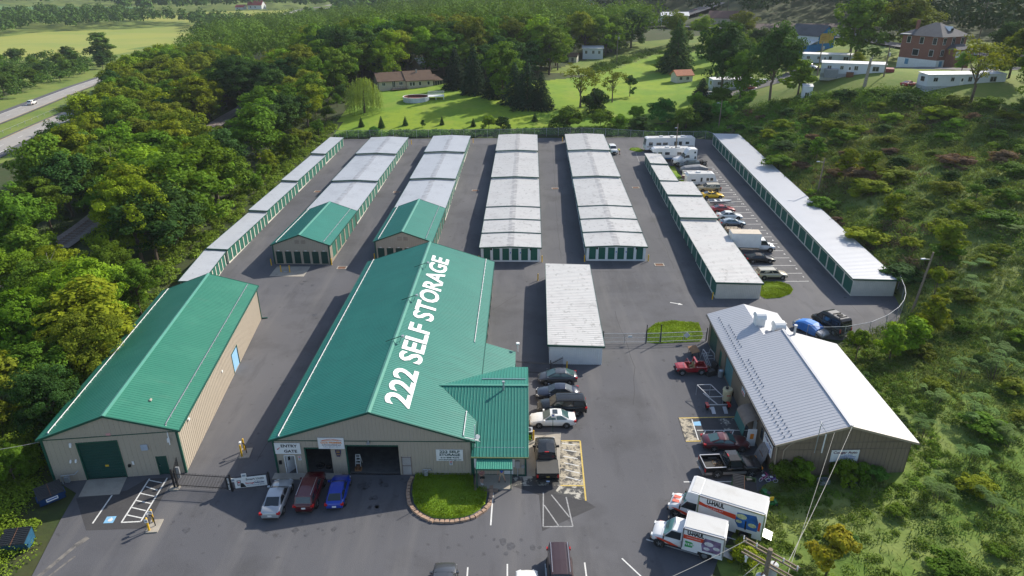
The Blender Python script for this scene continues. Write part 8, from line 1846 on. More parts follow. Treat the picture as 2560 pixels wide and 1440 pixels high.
pnl=MB().box(0,8.2,-0.3,-0.1,5.0,10.4).build('panel',white_pt,bbd);MB().box(0,8.2,-0.32,-0.3,5.0,6.0).build('foot_band',ink_blue,pnl)
MB().box(0.6,2.9,-0.33,-0.3,8.6,9.2).box(3.5,5.2,-0.33,-0.3,8.6,9.3).build('print',mat('print_teal',(0.03,0.12,0.16),0.6,var=0.4,vs=3),pnl);MB().box(0.7,4.9,-0.33,-0.3,7.5,8.0).build('print',ink_grey,pnl);MB().cyl((7.0,-0.34,7.6),(7.0,-0.3,7.6),0.9,n=14).build('picture',ink_orange,pnl)
def copy_car(src,label,x,y,rz):
 s=next(o for o in bpy.data.objects if o.get('label')==src)
 c=copy_tree(s);c.location=(x,y,gz(x,y)+0.12);c.rotation_euler=(0,0,rz);c['label']=label;c['group']='cars among the homes on the hill'
 return c
WS='white sedan parked between the grey-blue coupe and the red coupe';RC='red coupe parked beside the covered silver boat';WSU='white compact SUV stopped in the lane near the back of the yard';SS='silver four-door sedan parked facing the tan hall, left of the red SUV';BS='bright blue two-door hatchback parked facing the open bay'
copy_car(WS,'white sedan parked on the lane left of the white mobile home',97.0,230.5,R(-60));copy_car(SS,'pale car parked further up the lane left of the mobile home',94.5,239.5,R(-40));copy_car(RC,'red car parked at the end of the long mobile home',97.0,172.0,R(30));copy_car(RC,'red car under the big dark trees beside the half-hidden mobile home',71.5,211.0,R(10));copy_car(WSU,'white vehicle under the big dark trees beside the red car',75.8,214.5,R(190));copy_car(WSU,'pale vehicle at the left end of the half-hidden mobile home',60.0,214.0,R(100))
for k,(x,y,s,a,n_) in enumerate(((62,462,SS,20,'silver car at the left end of the far sales lot'),(66,458,BS,-10,'blue car at the left end of the far sales lot'),(70,464,WS,15,'white car in the second place on the far sales lot'),(81,466,WSU,5,'white SUV in the middle of the far sales lot'),(87,461,SS,30,'silver car in the middle of the far sales lot'),(113,458,WS,0,'white car beside the pale metal workshop'),(118,464,RC,-20,'red car right of the pale metal workshop'),(124,459,WSU,10,'white SUV right of the pale metal workshop'))):copy_car(s,n_,x,y,R(a))
copy_car(SS,'car on the road right of the brick house',146.0,226.0,R(60));copy_car(WS,'white car on the road behind the brick house',140.5,246.0,R(80));copy_car(WSU,'white vehicle on the road beside the blue barn',131.0,290.0,R(70))
copy_car(WSU,'white vehicle on the far carriageway where the trees begin',at_y(MED,262)-11.5,262,R(101))
def upole(label,x,y,h,n_arm=1):
 t=thing('power_pole',label,'utility pole',(x,y,gz(x,y)),R(rng.uniform(-20,20)),'wooden power poles along the hill road')
 MB().cyl((0,0,-0.5),(0,0,h),0.2,0.13,n=7).build('pole',wood,t)
 for k in range(n_arm):MB().box(-1.3,1.3,-0.07,0.07,h-0.7-k*0.9,h-0.55-k*0.9).build('crossarm',wood,t)
 for x_ in (-1.1,0.5,1.1):MB().cyl((x_,0,h-0.55),(x_,0,h-0.3),0.06,n=6).build('insulator',grey_metal,t)
 MB().cyl((0.35,0,h-2.6),(0.35,0,h-1.7),0.22,n=8).build('transformer',grey_metal,t)
upole('wooden power pole above the pale metal workshop',118.0,400.0,12);upole('wooden power pole right of the brick house',152.0,235.0,15);upole('second wooden power pole right of the brick house',160.0,232.0,11);upole('wooden power pole behind the white cottage',43.0,290.0,12,0);upole('wooden power pole beside the billboard',64.0,500.0,13);upole('wooden power pole between the barn and the brick house',108.0,228.0,11,0);upole('wooden power pole at the near mobile home',95.5,181.5,7.5,0);upole('wooden power pole on the left of the mobile home lane',89.0,206.0,9.5,0)
snag=thing('dead_snag','broken dead tree trunk in front of the near mobile home','tree',(89.3,178.0,gz(89.3,178)),0);MB().cyl((0,0,-0.5),(0.3,0,6.0),0.45,0.32,n=8).cyl((0.3,0,6.0),(0.9,0.1,7.6),0.25,0.06,n=6).cyl((0.3,0,6.0),(0.1,0.2,7.0),0.2,0.08,n=6).build('trunk',bark_pale,snag);MB().cyl((0.2,0,4.5),(1.2,0,5.3),0.1,0.04,n=5).build('limb',bark_pale,snag)
# ------------------------------------------------------------------ vegetation
LEAF={}
def leafm(name,rgb,**kw):LEAF[name]=leaf_mat('leaf_'+name,rgb,**kw)
OR=dict(objrand=0.24,hue=0.012)
leafm('mid',(0.103,0.187,0.017),**OR);leafm('yellow',(0.191,0.244,0.015),**OR);leafm('dark',(0.048,0.106,0.024),**OR);leafm('olive',(0.148,0.185,0.017),**OR);leafm('fresh',(0.158,0.271,0.018),**OR)
leafm('far',(0.082,0.152,0.026),**OR);leafm('spruce',(0.026,0.058,0.024),trans=0.08,**OR);leafm('willow',(0.178,0.244,0.053),**OR);leafm('gold',(0.30,0.26,0.022),**OR);leafm('sumac',(0.125,0.211,0.059),**OR)
leafm('brown',(0.178,0.119,0.073),**OR);leafm('rusty',(0.30,0.20,0.03),**OR);leafm('vine',(0.073,0.198,0.029),**OR);leafm('hill',(0.026,0.046,0.020),**OR)
scrub_mix=leaf_mat('scrub_leaf',(0.139,0.205,0.037),var=0.45,vs=0.12)
def leaves(C_,N_,size,r,asp=0.62,jit=0.55):
 n=len(C_)
 nn=N_+r.normal(0,jit,(n,3));nn /= np.linalg.norm(nn,axis=1,keepdims=True)+1e-9
 a=r.normal(0,1,(n,3));u=np.cross(nn,a);u /= np.linalg.norm(u,axis=1,keepdims=True)+1e-9;v=np.cross(nn,u)
 s=size*r.uniform(0.6,1.3,(n,1))
 V=np.stack([C_-u*s,C_-v*s*asp,C_+u*s,C_+v*s*asp],1)
 return V.reshape(-1,3),np.arange(4*n).reshape(-1,4)
def crown_proto(seed,h=10.0,rad=3.6,base=0.06,clumps=125,per=85,leaf=0.17,clump_r=0.8,lobes=9,top=1.0,fill=0.25):
 r=np.random.default_rng(seed)
 zc_=h*(base+1)/2;hz=h*(1-base)/2
 L_=[]
 for i in range(lobes):
  a=2*np.pi*i/lobes+r.uniform(-0.4,0.4);k=r.uniform(0.35,0.62);L_.append((np.cos(a)*rad*k,np.sin(a)*rad*k,zc_+hz*r.uniform(-0.55,0.45),rad*r.uniform(0.42,0.62),hz*r.uniform(0.38,0.55)))
 for i in range(max(2,lobes//3)):L_.append((r.uniform(-0.2,0.2)*rad,r.uniform(-0.2,0.2)*rad,zc_+hz*r.uniform(0.25,0.55),rad*r.uniform(0.4,0.55),hz*r.uniform(0.4,0.5)))
 Cs=[];Ns=[]
 for c in range(clumps):
  l=L_[r.integers(len(L_))];d=r.normal(0,1,3);d[2]=d[2]*0.9+0.25;d /= np.linalg.norm(d)
  k=r.uniform(0.75,1.05) if r.random()>fill else r.uniform(0.2,0.7)
  c0=np.array([l[0]+d[0]*l[3]*k,l[1]+d[1]*l[3]*k,l[2]+d[2]*l[4]*k])
  q=r.normal(0,1,(per,3));q /= np.linalg.norm(q,axis=1,keepdims=True);q *= (clump_r*r.uniform(0.7,1.2)*r.uniform(0.3,1.0,(per,1))**0.5);q[:,2] *= 0.7
  Cs.append(c0+q);nrm=q/clump_r+d*0.8+np.array([0,0,0.35]);Ns.append(nrm)
 return leaves(np.concatenate(Cs),np.concatenate(Ns),leaf,r),L_
def limb_proto(L_,h,base,mt_name,seed,thick=0.2,bare=0):
 mb=MB();r=random.Random(seed);zt=h*0.62
 mb.cyl((0,0,-0.6),(r.uniform(-0.15,0.15),r.uniform(-0.15,0.15),h*base),thick,thick*0.75,n=7,cap=False);mb.cyl((0,0,h*base),(0,0,zt),thick*0.75,thick*0.3,n=6,cap=False)
 for l in L_:
  z0=h*r.uniform(base*0.8,0.45);mb.cyl((0,0,z0),(l[0],l[1],max(z0+0.3,l[2])),thick*0.4,thick*0.12,n=5,cap=False)
 for i in range(bare):
  a=r.uniform(0,6.28);z0=h*r.uniform(0.3,0.6);mb.cyl((0,0,z0),(math.cos(a)*h*0.25,math.sin(a)*h*0.25,h*r.uniform(0.75,1.0)),thick*0.3,0.02,n=4,cap=False)
 return mb.mesh('trunk',MATS[mt_name])
PROTO={}
def make_proto(key,seed,n_var,**kw):
 out=[]
 for i in range(n_var):
  (V,F),L_=crown_proto(seed+i*17,**kw);out.append((V,F,limb_proto(L_,kw.get('h',10.0),kw.get('base',0.22),'bark',seed+i,0.2)))
 PROTO[key]=out
make_proto('broad',11,5)
make_proto('fine',41,3,clumps=150,per=160,leaf=0.115,clump_r=0.7,lobes=10)
make_proto('tall',71,3,rad=2.9,base=0.08,clumps=100,per=80,lobes=7)
make_proto('young',91,2,rad=2.7,base=0.06,clumps=48,per=85,leaf=0.26,clump_r=0.8,lobes=4)
make_proto('sparse',121,2,rad=3.8,base=0.25,clumps=42,per=42,leaf=0.17,clump_r=0.75,lobes=8,fill=0.1)
make_proto('shrub',151,3,rad=6.0,base=-0.15,clumps=60,per=80,leaf=0.42,clump_r=1.5,lobes=6)
def spruce_proto(seed,h=10.0,rad=2.9):
 r=np.random.default_rng(seed);Cs=[];Ns=[]
 n=30
 for i in range(n):
  f=i/n;z=h*(0.06+0.92*f);rr=rad*(1-f)**0.85+0.12;k=max(4,int(13*(1-f)+4))
  for j in range(k):
   a=2*np.pi*j/k+r.uniform(-0.3,0.3)+i;L_=rr*r.uniform(0.8,1.12);m_=max(8,int(48*L_/rad))
   t=np.sqrt(r.uniform(0.02,1,m_));x=np.cos(a)*L_*t;y=np.sin(a)*L_*t;zz=z-0.32*L_*t**1.5+r.normal(0,0.07,m_);w=0.28*(1.15-t)
   Cs.append(np.stack([x+r.normal(0,1,m_)*w*-np.sin(a),y+r.normal(0,1,m_)*w*np.cos(a),zz],-1));Ns.append(np.tile([np.cos(a)*0.5,np.sin(a)*0.5,0.8],(m_,1)))
 V,F=leaves(np.concatenate(Cs),np.concatenate(Ns),0.2,r,0.4,0.4)
 return V,F,MB().cyl((0,0,-0.5),(0,0,h*0.95),0.22,0.03,n=6,cap=False).mesh('trunk',bark)
PROTO['spruce']=[spruce_proto(5),spruce_proto(6)]
def willow_proto(seed,h=10.0,rad=5.0):
 r=np.random.default_rng(seed);Cs=[];Ns=[]
 for i in range(260):
  a=r.uniform(0,2*np.pi);d=rad*np.sqrt(r.uniform(0,1));z0=h*(0.98-0.42*(d/rad)**2)+r.normal(0,0.3);z1=max(0.25,z0-h*r.uniform(0.3,0.75));m_=int((z0-z1)/0.13)+4
  t=np.linspace(0,1,m_);x=np.cos(a)*(d+0.25*t)+r.normal(0,0.05,m_);y=np.sin(a)*(d+0.25*t)+r.normal(0,0.05,m_);Cs.append(np.stack([x,y,z0+(z1-z0)*t],-1));Ns.append(np.tile([np.cos(a),np.sin(a),0.25],(m_,1)))
 V,F=leaves(np.concatenate(Cs),np.concatenate(Ns),0.2,r,0.35,0.35)
 return V,F,MB().cyl((0,0,-0.5),(0,0,h*0.7),0.4,0.2,n=7,cap=False).mesh('trunk',bark)
PROTO['willow']=[willow_proto(3)]
def sumac_proto(seed):
 r=np.random.default_rng(seed);Cs=[];U_=[];Vv=[]
 V=[];F=[];k=0
 mb=MB()
 for s in range(9):
  bx_,by_=r.normal(0,0.55,2);hh=r.uniform(1.5,2.9);tx,ty=bx_*2.1,by_*2.1;mb.cyl((bx_*0.6,by_*0.6,-0.3),(tx,ty,hh),0.035,0.02,n=4,cap=False)
  for j in range(9):
   a=2*np.pi*j/9+r.uniform(-0.25,0.25);L_=r.uniform(0.6,0.95);n=11
   for i in range(n):
    t=(i+0.6)/n;px=tx+np.cos(a)*L_*t;py=ty+np.sin(a)*L_*t;pz=hh+0.34*np.sin(t*2.4)-0.62*t*t
    for sd in (-1,1):
     w=0.24*np.sin(np.pi*(0.15+0.8*t));d=np.array([np.cos(a)*0.45-sd*np.sin(a),np.sin(a)*0.45+sd*np.cos(a),-0.25]);d /= np.linalg.norm(d);f=np.array([np.cos(a),np.sin(a),0])*0.045
     p=np.array([px,py,pz]);V+=[p-f,p+d*w*0.6-f*1.2,p+d*w,p+d*w*0.6+f*1.2];F.append([k,k+1,k+2,k+3]);k+=4
 return np.array(V),np.array(F),mb.mesh('stem',bark)
PROTO['sumac']=[sumac_proto(1),sumac_proto(2)]
CM={}
def crown_mesh(key,i,leaf):
 k=(key,i,leaf)
 if k not in CM:CM[k]=np_mesh('crown',PROTO[key][i][0],PROTO[key][i][1],LEAF[leaf])
 return CM[k]
rv=random.Random(21)
NT={'sumac':3.0}
def plant(key,leaf,x,y,h,rad,label,cat='tree',name='leafy_tree',group=None,i=None,z=None,dz=0.0):
 i=rv.randrange(len(PROTO[key])) if i is None else i
 V=PROTO[key][i][0];pr_=PROTO[key][i]
 if not hasattr(plant,'dim'):plant.dim={}
 if (key,i) not in plant.dim:plant.dim[(key,i)]=(float(np.percentile(np.abs(V[:,:2]),97)),float(V[:,2].max()))
 r0,h0=plant.dim[(key,i)]
 t=thing(name,label,cat,(x,y,(gz(x,y) if z is None else z)+dz),rv.uniform(0,6.28),group)
 sx=rad/r0 if rad else h/h0
 t.scale=(sx*rv.uniform(0.93,1.07),sx*rv.uniform(0.93,1.07),h/h0)
 put('crown',crown_mesh(key,i,leaf),t);put('trunk' if key!='sumac' else 'stem',pr_[2],t)
 return t
SINGLES=[
 ('willow','willow',-43.3,205.9,10.6,5.5,'weeping willow on the lawn left of the pool','tree','willow_tree'),
 ('spruce','spruce',-18.3,235.2,13.5,3.9,'dark spruce at the ranch house end of the evergreen clump','tree','spruce_tree'),('spruce','spruce',-11.8,225.2,15.5,4.0,'tallest dark spruce of the lawn evergreen clump','tree','spruce_tree'),('spruce','spruce',-5.3,220.0,12.8,3.5,'dark spruce in the middle of the lawn evergreen clump','tree','spruce_tree'),
 ('spruce','spruce',4.9,208.1,13.6,4.3,'broad dark spruce at the front of the lawn evergreen clump','tree','spruce_tree'),('spruce','spruce',8.9,206.3,10.3,3.6,'low dark spruce at the right end of the evergreen clump','tree','spruce_tree'),('spruce','spruce',1.2,211.6,12.0,3.8,'dark spruce left of the broad front one','tree','spruce_tree'),
 ('broad','mid',-2.4,217.5,17.2,6.0,'large leafy tree rising out of the evergreen clump','tree','leafy_tree'),('sparse','olive',20.6,208.0,12.8,5.6,'thin airy tree standing on the lawn behind the fence','tree','leafy_tree'),('sparse','olive',31.1,214.7,10.3,3.8,'smaller airy tree right of the dark round bush','tree','leafy_tree'),
 ('shrub','dark',24.3,201.1,7.2,3.7,'dark round bush between the two airy lawn trees','shrub','round_bush'),('young','dark',37.8,223.1,6.6,2.0,'young dark tree alone on the lawn','tree','young_tree'),
 ('spruce','dark',62.1,267.1,18.6,6.0,'tall conifer at the top right of the lawn','tree','spruce_tree'),('young','mid',57.5,270.2,5.2,3.0,'small fruit tree left of the tall conifer','tree','young_tree'),('broad','dark',63.4,212.4,21.5,7.4,'huge dark tree nearer the lawn in front of the homes','tree','leafy_tree'),('broad','dark',71.1,192.0,20.6,6.2,'huge dark tree nearer the lane in front of the homes','tree','leafy_tree'),
 ('spruce','spruce',58.4,214.5,5.9,2.8,'small dark conifer at the foot of the huge trees','tree','spruce_tree'),('broad','mid',66.1,202.0,14.0,4.7,'mid green tree between the two huge dark trees','tree','leafy_tree'),('young','fresh',77.0,188.2,9.0,3.6,'fresh green tree at the lane side of the huge trees','tree','leafy_tree'),
 ('broad','mid',111.2,231.3,21.0,7.8,'great green tree left of the brick house roof','tree','leafy_tree'),('broad','olive',126.6,231.8,19.0,8.3,'great olive tree directly behind the brick house chimney','tree','leafy_tree'),('sparse','olive',103.8,157.7,14.5,5.2,'bare-limbed branching tree in front of the long mobile home','tree','leafy_tree'),('broad','mid',114.1,152.6,15.0,5.0,'dense green tree at the right end of the long mobile home','tree','leafy_tree'),('broad','olive',121.0,172.0,12.0,5.0,'olive tree behind the right end of the long mobile home','tree','leafy_tree'),
 ('young','yellow',65.0,130.0,6.5,1.8,'slim yellow-green tree on the hillside, nearer the longest row','tree','young_tree'),('young','yellow',68.2,127.2,5.7,1.7,'slim yellow-green tree on the hillside, right of its twin','tree','young_tree'),('young','mid',64.9,143.6,4.7,1.5,'small dark green tree high on the hillside','tree','young_tree'),('young','mid',70.6,149.3,3.7,1.3,'smallest green tree high on the hillside','tree','young_tree'),('young','yellow',64.0,93.5,5.6,1.9,'bushy yellow-green tree behind the near end of the longest row','tree','young_tree'),('young','yellow',63.4,108.5,5.0,1.6,'bushy green tree behind the middle of the longest row','tree','young_tree'),('young','mid',76.0,107.7,3.4,1.6,'small round tree alone on the open hillside','tree','young_tree'),
 ('young','fresh',44.6,70.1,4.8,1.4,'fresh green sapling tree outside the curved fence, middle of three','tree','young_tree'),('young','fresh',40.6,70.1,4.4,1.3,'fresh green sapling tree nearest the auto shop roof','tree','young_tree'),('young','fresh',48.0,71.8,4.6,1.5,'fresh green sapling tree below the wooden light pole','tree','young_tree'),('young','yellow',52.3,75.3,5.1,1.5,'yellow-green tree just right of the wooden light pole foot','tree','young_tree'),('young','yellow',57.0,83.5,4.7,1.3,'yellow-green tree above the curved fence corner','tree','young_tree'),
 ('young','gold',24.1,38.8,4.6,1.7,'small tree with golden tips below the utility wires','tree','golden_tree'),('shrub','yellow',18.2,40.2,1.8,1.1,'yellow-green shrub behind the smaller moving truck','shrub','garden_shrub'),
 ('shrub','mid',24.7,49.6,2.2,1.1,'green shrub at the sign corner of the auto shop','shrub','garden_shrub'),('shrub','fresh',26.2,49.5,2.4,1.1,'second green shrub along the auto shop end wall','shrub','garden_shrub'),('shrub','fresh',30.0,49.4,2.4,1.1,'green shrub under the Cougar Auto board','shrub','garden_shrub'),('shrub','mid',31.6,49.5,2.0,0.8,'narrow shrub right of the Cougar Auto board','shrub','garden_shrub'),('shrub','vine',33.2,49.6,1.4,0.8,'round dark shrub near the far corner of the end wall','shrub','garden_shrub'),
 ('shrub','fresh',1.35,55.6,1.1,0.4,'small green plant beside the air conditioner','shrub','garden_shrub'),
]
for key,leaf,x,y,h,rad,lab,cat,nm in SINGLES:plant(key,leaf,x,y,h,rad,lab,cat,nm)
SAP=[(-41.7,192.2,2.7,0.8),(-35.8,190.5,3.2,0.9),(-29.4,192.2,2.5,0.8),(-24.3,190.5,2.0,0.6),(-19.2,192.2,2.3,0.6),(-10.4,190.5,2.3,0.7),(6.7,194.1,2.4,0.8),(0.8,202.9,1.6,0.9)]
for (x,y,h,rad),w_ in zip(SAP,('leftmost','second','third','fourth','fifth','sixth','seventh','uphill rightmost')):plant('spruce' if h>2.2 else 'young','dark',x,y,h,rad,w_+' of the small evergreens planted along the lawn foot','shrub','planted_evergreen','small evergreens along the lawn')
BACKSHRUB=[(15.1,186.0,6.6,4.3),(-6.1,188.0,4.0,1.7),(-2.1,188.2,3.4,1.8),(-37.0,185.0,2.1,1.5),(24.4,188.0,5.2,2.8),(29.4,188.0,4.0,2.6),(35.4,188.0,3.8,2.8),(42.5,195.3,6.6,3.4),(47.6,187.5,6.2,3.4),(35.7,196.4,4.2,2.0),(52.5,192.5,5.2,3.0),(58,190,5.0,3.0),(60,200,6.0,3.0),(54,203,5.0,2.6)]
for k,(x,y,h,rad) in enumerate(BACKSHRUB):plant('shrub',('mid','fresh','dark','vine')[k % 4],x,y,h,rad,('large dense shrub','leafy shrub','spreading shrub')[k % 3]+' on the bank behind the back fence','shrub','bank_shrub','shrubs on the bank behind the back fence')
SUM=[(53.7,65.1,4.1,2.2),(46.8,57.1,3.6,2.2),(50.1,65.2,3.1,1.8),(37.5,46.9,2.6,1.8),(40.2,54.9,2.9,1.6),(60.0,74.2,3.3,2.2),(61.1,81.2,3.4,2.1),(74.1,95.7,2.5,2.1),(100.1,141.5,3.7,3.3),(105.6,145.5,4.1,3.0),(42.9,51.8,2.8,1.7),(47.8,53.7,2.8,1.7),(56.5,69.0,3.0,1.9),(44.5,60.5,2.6,1.7),(64.5,88.0,2.6,1.8),(41.5,45.5,2.3,1.6)]
for x,y,h,rad in SUM:plant('sumac','sumac',x,y,h*0.72,rad*0.95,'pale feathery-leaved sumac bush on the overgrown slope beside the auto shop','shrub','sumac_bush','sumac bushes on the slope')
plant('young','far',-242.8,428.5,15.3,6.2,'lone tall airy tree at the edge of the big yellow field','tree','leafy_tree')
dm=MB();
for k,(x,y,h) in enumerate(((-97,150,13),(-94,147,12),(-82,139,11),(-60,118,9),(-63,86,9),(-66,84,8))):
 t=thing('dead_tree','bare pale dead tree standing in the wood '+('near the highway verge','beside its twin near the verge','above the railway gap','near the narrow row','left of the tall hall','at the left frame edge')[k],'tree',(x,y,gz(x,y)),rv.uniform(0,6),'bare dead trees in the wood')
 MB().cyl((0,0,0),(0.5,0.2,h),0.16,0.03,n=6).build('trunk',bark_pale,t)
 for j in range(7):a=j*2.4;z0=h*(0.35+0.08*j);MB().cyl((0.5*z0/h,0.2*z0/h,z0),(0.5*z0/h+math.cos(a)*h*0.16,math.sin(a)*h*0.16,z0+h*0.2),0.05,0.01,n=4).build('limb',bark_pale,t)
def poisson(poly,d,seed,n_try=6000,avoid=None):
 r=random.Random(seed);xs=[p[0] for p in poly];ys=[p[1] for p in poly];out=[];cell={}
 for _ in range(n_try):
  x,y=r.uniform(min(xs),max(xs)),r.uniform(min(ys),max(ys))
  if not inside(poly,x,y) or (avoid and avoid(x,y)):continue
  cx_,cy_=int(x/d),int(y/d)
  if any((x-a)**2+(y-b)**2<d*d for i in (-1,0,1) for j in (-1,0,1) for a,b in cell.get((cx_+i,cy_+j),())):continue
  cell.setdefault((cx_,cy_),[]).append((x,y));out.append((x,y))
 return out
def near_rail(x,y):return abs(x-at_y(RAIL,min(max(y,71),329)))<(3.4 if y>100 else 2.5)
def pix(x,y,z):
 d=Vector((x,y,z-CAM_H));zc_=d.dot(fwd)
 return (1280+FPX*d.dot(rgt)/zc_,720-FPX*d.dot(upv)/zc_) if zc_>1 else (-9999,0)
GAPS=[(-80.0,121.0,7),(-92.0,212,6),(-95.0,246,8)]
def clear_of_gaps(x,y,h,rad):
 for gx_,gy_,_ in GAPS:
  dx,dy=gx_-0.0,gy_-0.0;L2=dx*dx+dy*dy;t=(x*dx+y*dy)/L2
  if t>=1.0 or t<0.5:continue
  px,py=x-dx*t,y-dy*t
  zl=CAM_H+(0.3-CAM_H)*t
  if math.hypot(px,py)<rad+0.6 and h>zl-0.5:return False
 return True
WOOD=[(-44.5,36),(-44,50),(-47.5,70),(-51,88),(-54,100),(-54,130),(-51,172),(-50,200),(-54,236),(-62,262),(-100,285),(-150,330),(-172,352),(-160,300),(-147,262),(-133,232),(-124,205),(-112,180),(-104,160),(-92,130),(-80,100),(-66,70),(-58,45),(-52,34)]
wood_pts=poisson(WOOD,6.3,5,9000,near_rail)
wood_pts.sort(key=lambda p:p[1])
def seen(x,y,h):
 z=gz(x,y);a,b=pix(x,y,z),pix(x,y,z+h)
 return -120<b[0]<2680 and b[1]<1520 and a[1]>-20
cnt=0
for (x,y) in wood_pts:
 if not seen(x,y,12):continue
 r=rv.random();dist=math.hypot(x,y)
 e=min(abs(x-(-52)),30)
 h=rv.uniform(9.5,15.5) if y>95 else rv.uniform(7.0,11.5)
 if y<52:h=rv.uniform(3.0,5.0)
 if x>-57 and y>95:h=rv.uniform(3.5,6.5)
 if y>235:h=rv.uniform(12,17)
 rad=h*rv.uniform(0.34,0.44)
 if not clear_of_gaps(x,y,h,rad):
  h=2.2;rad=1.3
  if rv.random()<0.5:continue
 leaf=('mid' if r<0.36 else 'yellow' if r<0.58 else 'olive' if r<0.76 else 'dark' if r<0.88 else 'fresh')
 key=('fine' if dist<115 else 'broad') if rv.random()<0.75 else 'tall'
 where='in front of the tall tan hall' if y<52 else 'beside the tall tan hall' if y<88 else 'along the narrow storage row' if x>-66 else 'around the railway cutting' if y<175 else 'where the wood hides the highway' if x<-95 else 'where the wood meets the lawn'
 size='low ' if h<6 else 'tall ' if h>11.5 else ''
 tone=dict(mid='mid green',yellow='yellow-green',olive='olive green',dark='dark green',fresh='fresh green')[leaf]
 plant(key,leaf,x,y,h,rad,f'{size}{tone} leafy tree {where}','tree','leafy_tree','trees of the wood left of the storage yard');cnt+=1
plant('fine','dark',-88.0,228.0,19.0,8.5,'very large dark grey-green maple standing above the wood','tree','leafy_tree');plant('broad','rusty',-83.0,246.0,12.0,2.6,'yellow autumn-tinted tree beside the large dark maple','tree','leafy_tree')
plant('fine','fresh',-53.5,76.5,11.5,4.6,'bright green maple leaning over the tall tan hall','tree','leafy_tree');plant('fine','yellow',-60.0,103.0,14.5,4.8,'tall olive-yellow sycamore beside the bent storage row','tree','leafy_tree');plant('fine','mid',-50.5,62.0,8.0,3.9,'dense green tree pressing against the middle of the tall tan hall','tree','leafy_tree')
WOOD2=[(-54,243),(-44,252),(-26,258),(-8,250),(12,258),(22,275),(16,296),(45,315),(60,320),(66,345),(-90,345),(-80,280),(-62,262)]
occupied=[(-44,232,-20,262),(14,296,42,312),(-36,268,-22,284)]
def occ(x,y):return any(a<x<c and b<y<d for a,b,c,d in occupied)
for (x,y) in poisson(WOOD2,7.8,8,4000,occ):
 if y>318:continue
 r=rv.random();leaf='mid' if r<0.4 else 'dark' if r<0.6 else 'olive' if r<0.8 else 'yellow' if r<0.9 else 'fresh'
 h=rv.uniform(14,21) if y<300 else rv.uniform(14,19)
 if y<262 and x>-20:h=rv.uniform(9,15)
 tone=dict(mid='mid green',yellow='yellow-green',olive='olive green',dark='dark green',fresh='fresh green')[leaf]
 where='behind the ranch house' if x<-12 else 'behind the evergreen clump' if x<15 else 'behind the garden shed'
 plant('broad' if rv.random()<0.7 else 'tall',leaf,x,y,h,h*rv.uniform(0.32,0.42),f'{tone} tall tree in the wood {where}','tree','leafy_tree','trees of the wood behind the lawn')
MORE=[(45,322,16),(55,330,17),(75,330,15),(85,320,13),(70,300,12),(88,290,12),(95,300,14),(84,272,13),(80,252,14),(90,262,12),(74,232,11),(46,316,12),(36,320,15),(142,205,12),(150,195,14),(146,180,13),(135,172,12),(128,160,13),(122,148,12),(140,150,14),(118,250,12),(86,222,7),(100,205,5),(118,186,5),(130,215,6)]
for k,(x,y,h) in enumerate(MORE):plant('broad',('mid','dark','olive','fresh')[k % 4],x,y,h,h*0.4,('mid green','dark green','olive green','fresh green')[k % 4]+' tree among the homes on the hill','tree','leafy_tree','trees among the homes on the hill')
HEDGE=[(-183,236),(-192,262),(-206,330),(-218,380),(-232,425),(-245,430),(-262,425),(-290,420),(-330,420),(-330,380),(-260,330),(-215,262),(-200,236)]
for (x,y) in poisson(HEDGE,12.5,9,2500):
 if not seen(x,y,9):continue
 h=rv.uniform(5,9.5);leaf=rv.choice(('far','mid','dark','far'));plant('broad',leaf,x,y,h,h*rv.uniform(0.38,0.5),('dark green' if leaf=='dark' else 'dull green')+' tree in the belt between highway and big field','tree','leafy_tree','trees between highway and field')
def mass(name,label,pts,hs,mt,seed,per=150,leaf=0.95,cat='woods',flat=0.42):
 r=np.random.default_rng(seed);P_=np.asarray(pts,float);n=len(P_);hs=np.asarray(hs,float)
 z=tz_np(P_[:,0],P_[:,1])
 d=r.normal(0,1,(n,per,3));d /= np.linalg.norm(d,axis=2,keepdims=True);d[:,:,2]=np.abs(d[:,:,2])*1.1-0.25
 k=r.uniform(0.72,1.05,(n,per,1));rad=(hs*flat)[:,None]
 lump=1+0.25*np.sin(d[:,:,0]*5+r.uniform(0,6,(n,1)))*np.cos(d[:,:,1]*5+r.uniform(0,6,(n,1)))
 C_=np.stack([P_[:,0,None]+d[:,:,0]*rad*k[:,:,0]*lump,P_[:,1,None]+d[:,:,1]*rad*k[:,:,0]*lump,z[:,None]+hs[:,None]*0.55+d[:,:,2]*hs[:,None]*0.45*k[:,:,0]*lump],-1).reshape(-1,3)
 N_=(d+np.array([0,0,0.3])).reshape(-1,3)
 V,F=leaves(C_,N_,leaf*1.0,r,0.75,0.45)
 o=put(name,np_mesh(name,V,F,mt));tag(o,label,cat,kind='stuff')
 return o
def filled(poly,d,seed,n_try,lo,hi,avoid=None):
 p=poisson(poly,d,seed,n_try,avoid);r=random.Random(seed);return p,[r.uniform(lo,hi) for _ in p]
far_leaf=leaf_mat('far_wood_leaf',(0.069,0.132,0.024),var=0.5,vs=0.06,trans=0.15);hill_leaf=leaf_mat('hill_wood_leaf',(0.040,0.069,0.026),var=0.5,vs=0.06,trans=0.1);mid_leaf=leaf_mat('mid_wood_leaf',(0.095,0.169,0.018),var=0.5,vs=0.05,trans=0.18)
p,h=filled([(-150,318),(66,318),(70,400),(45,470),(35,560),(-60,640),(-215,640),(-205,520),(-185,430),(-170,370)],9.0,31,9000,14,21);mass('wood_canopy','green wood stretching back behind the lawn to the highway',p,h,mid_leaf,1,380,0.55)
def lot_clear(x,y):return (50<x<140 and 435<y<480) or (98<x<150 and 312<y<335) or (98<x<122 and 376<y<400)
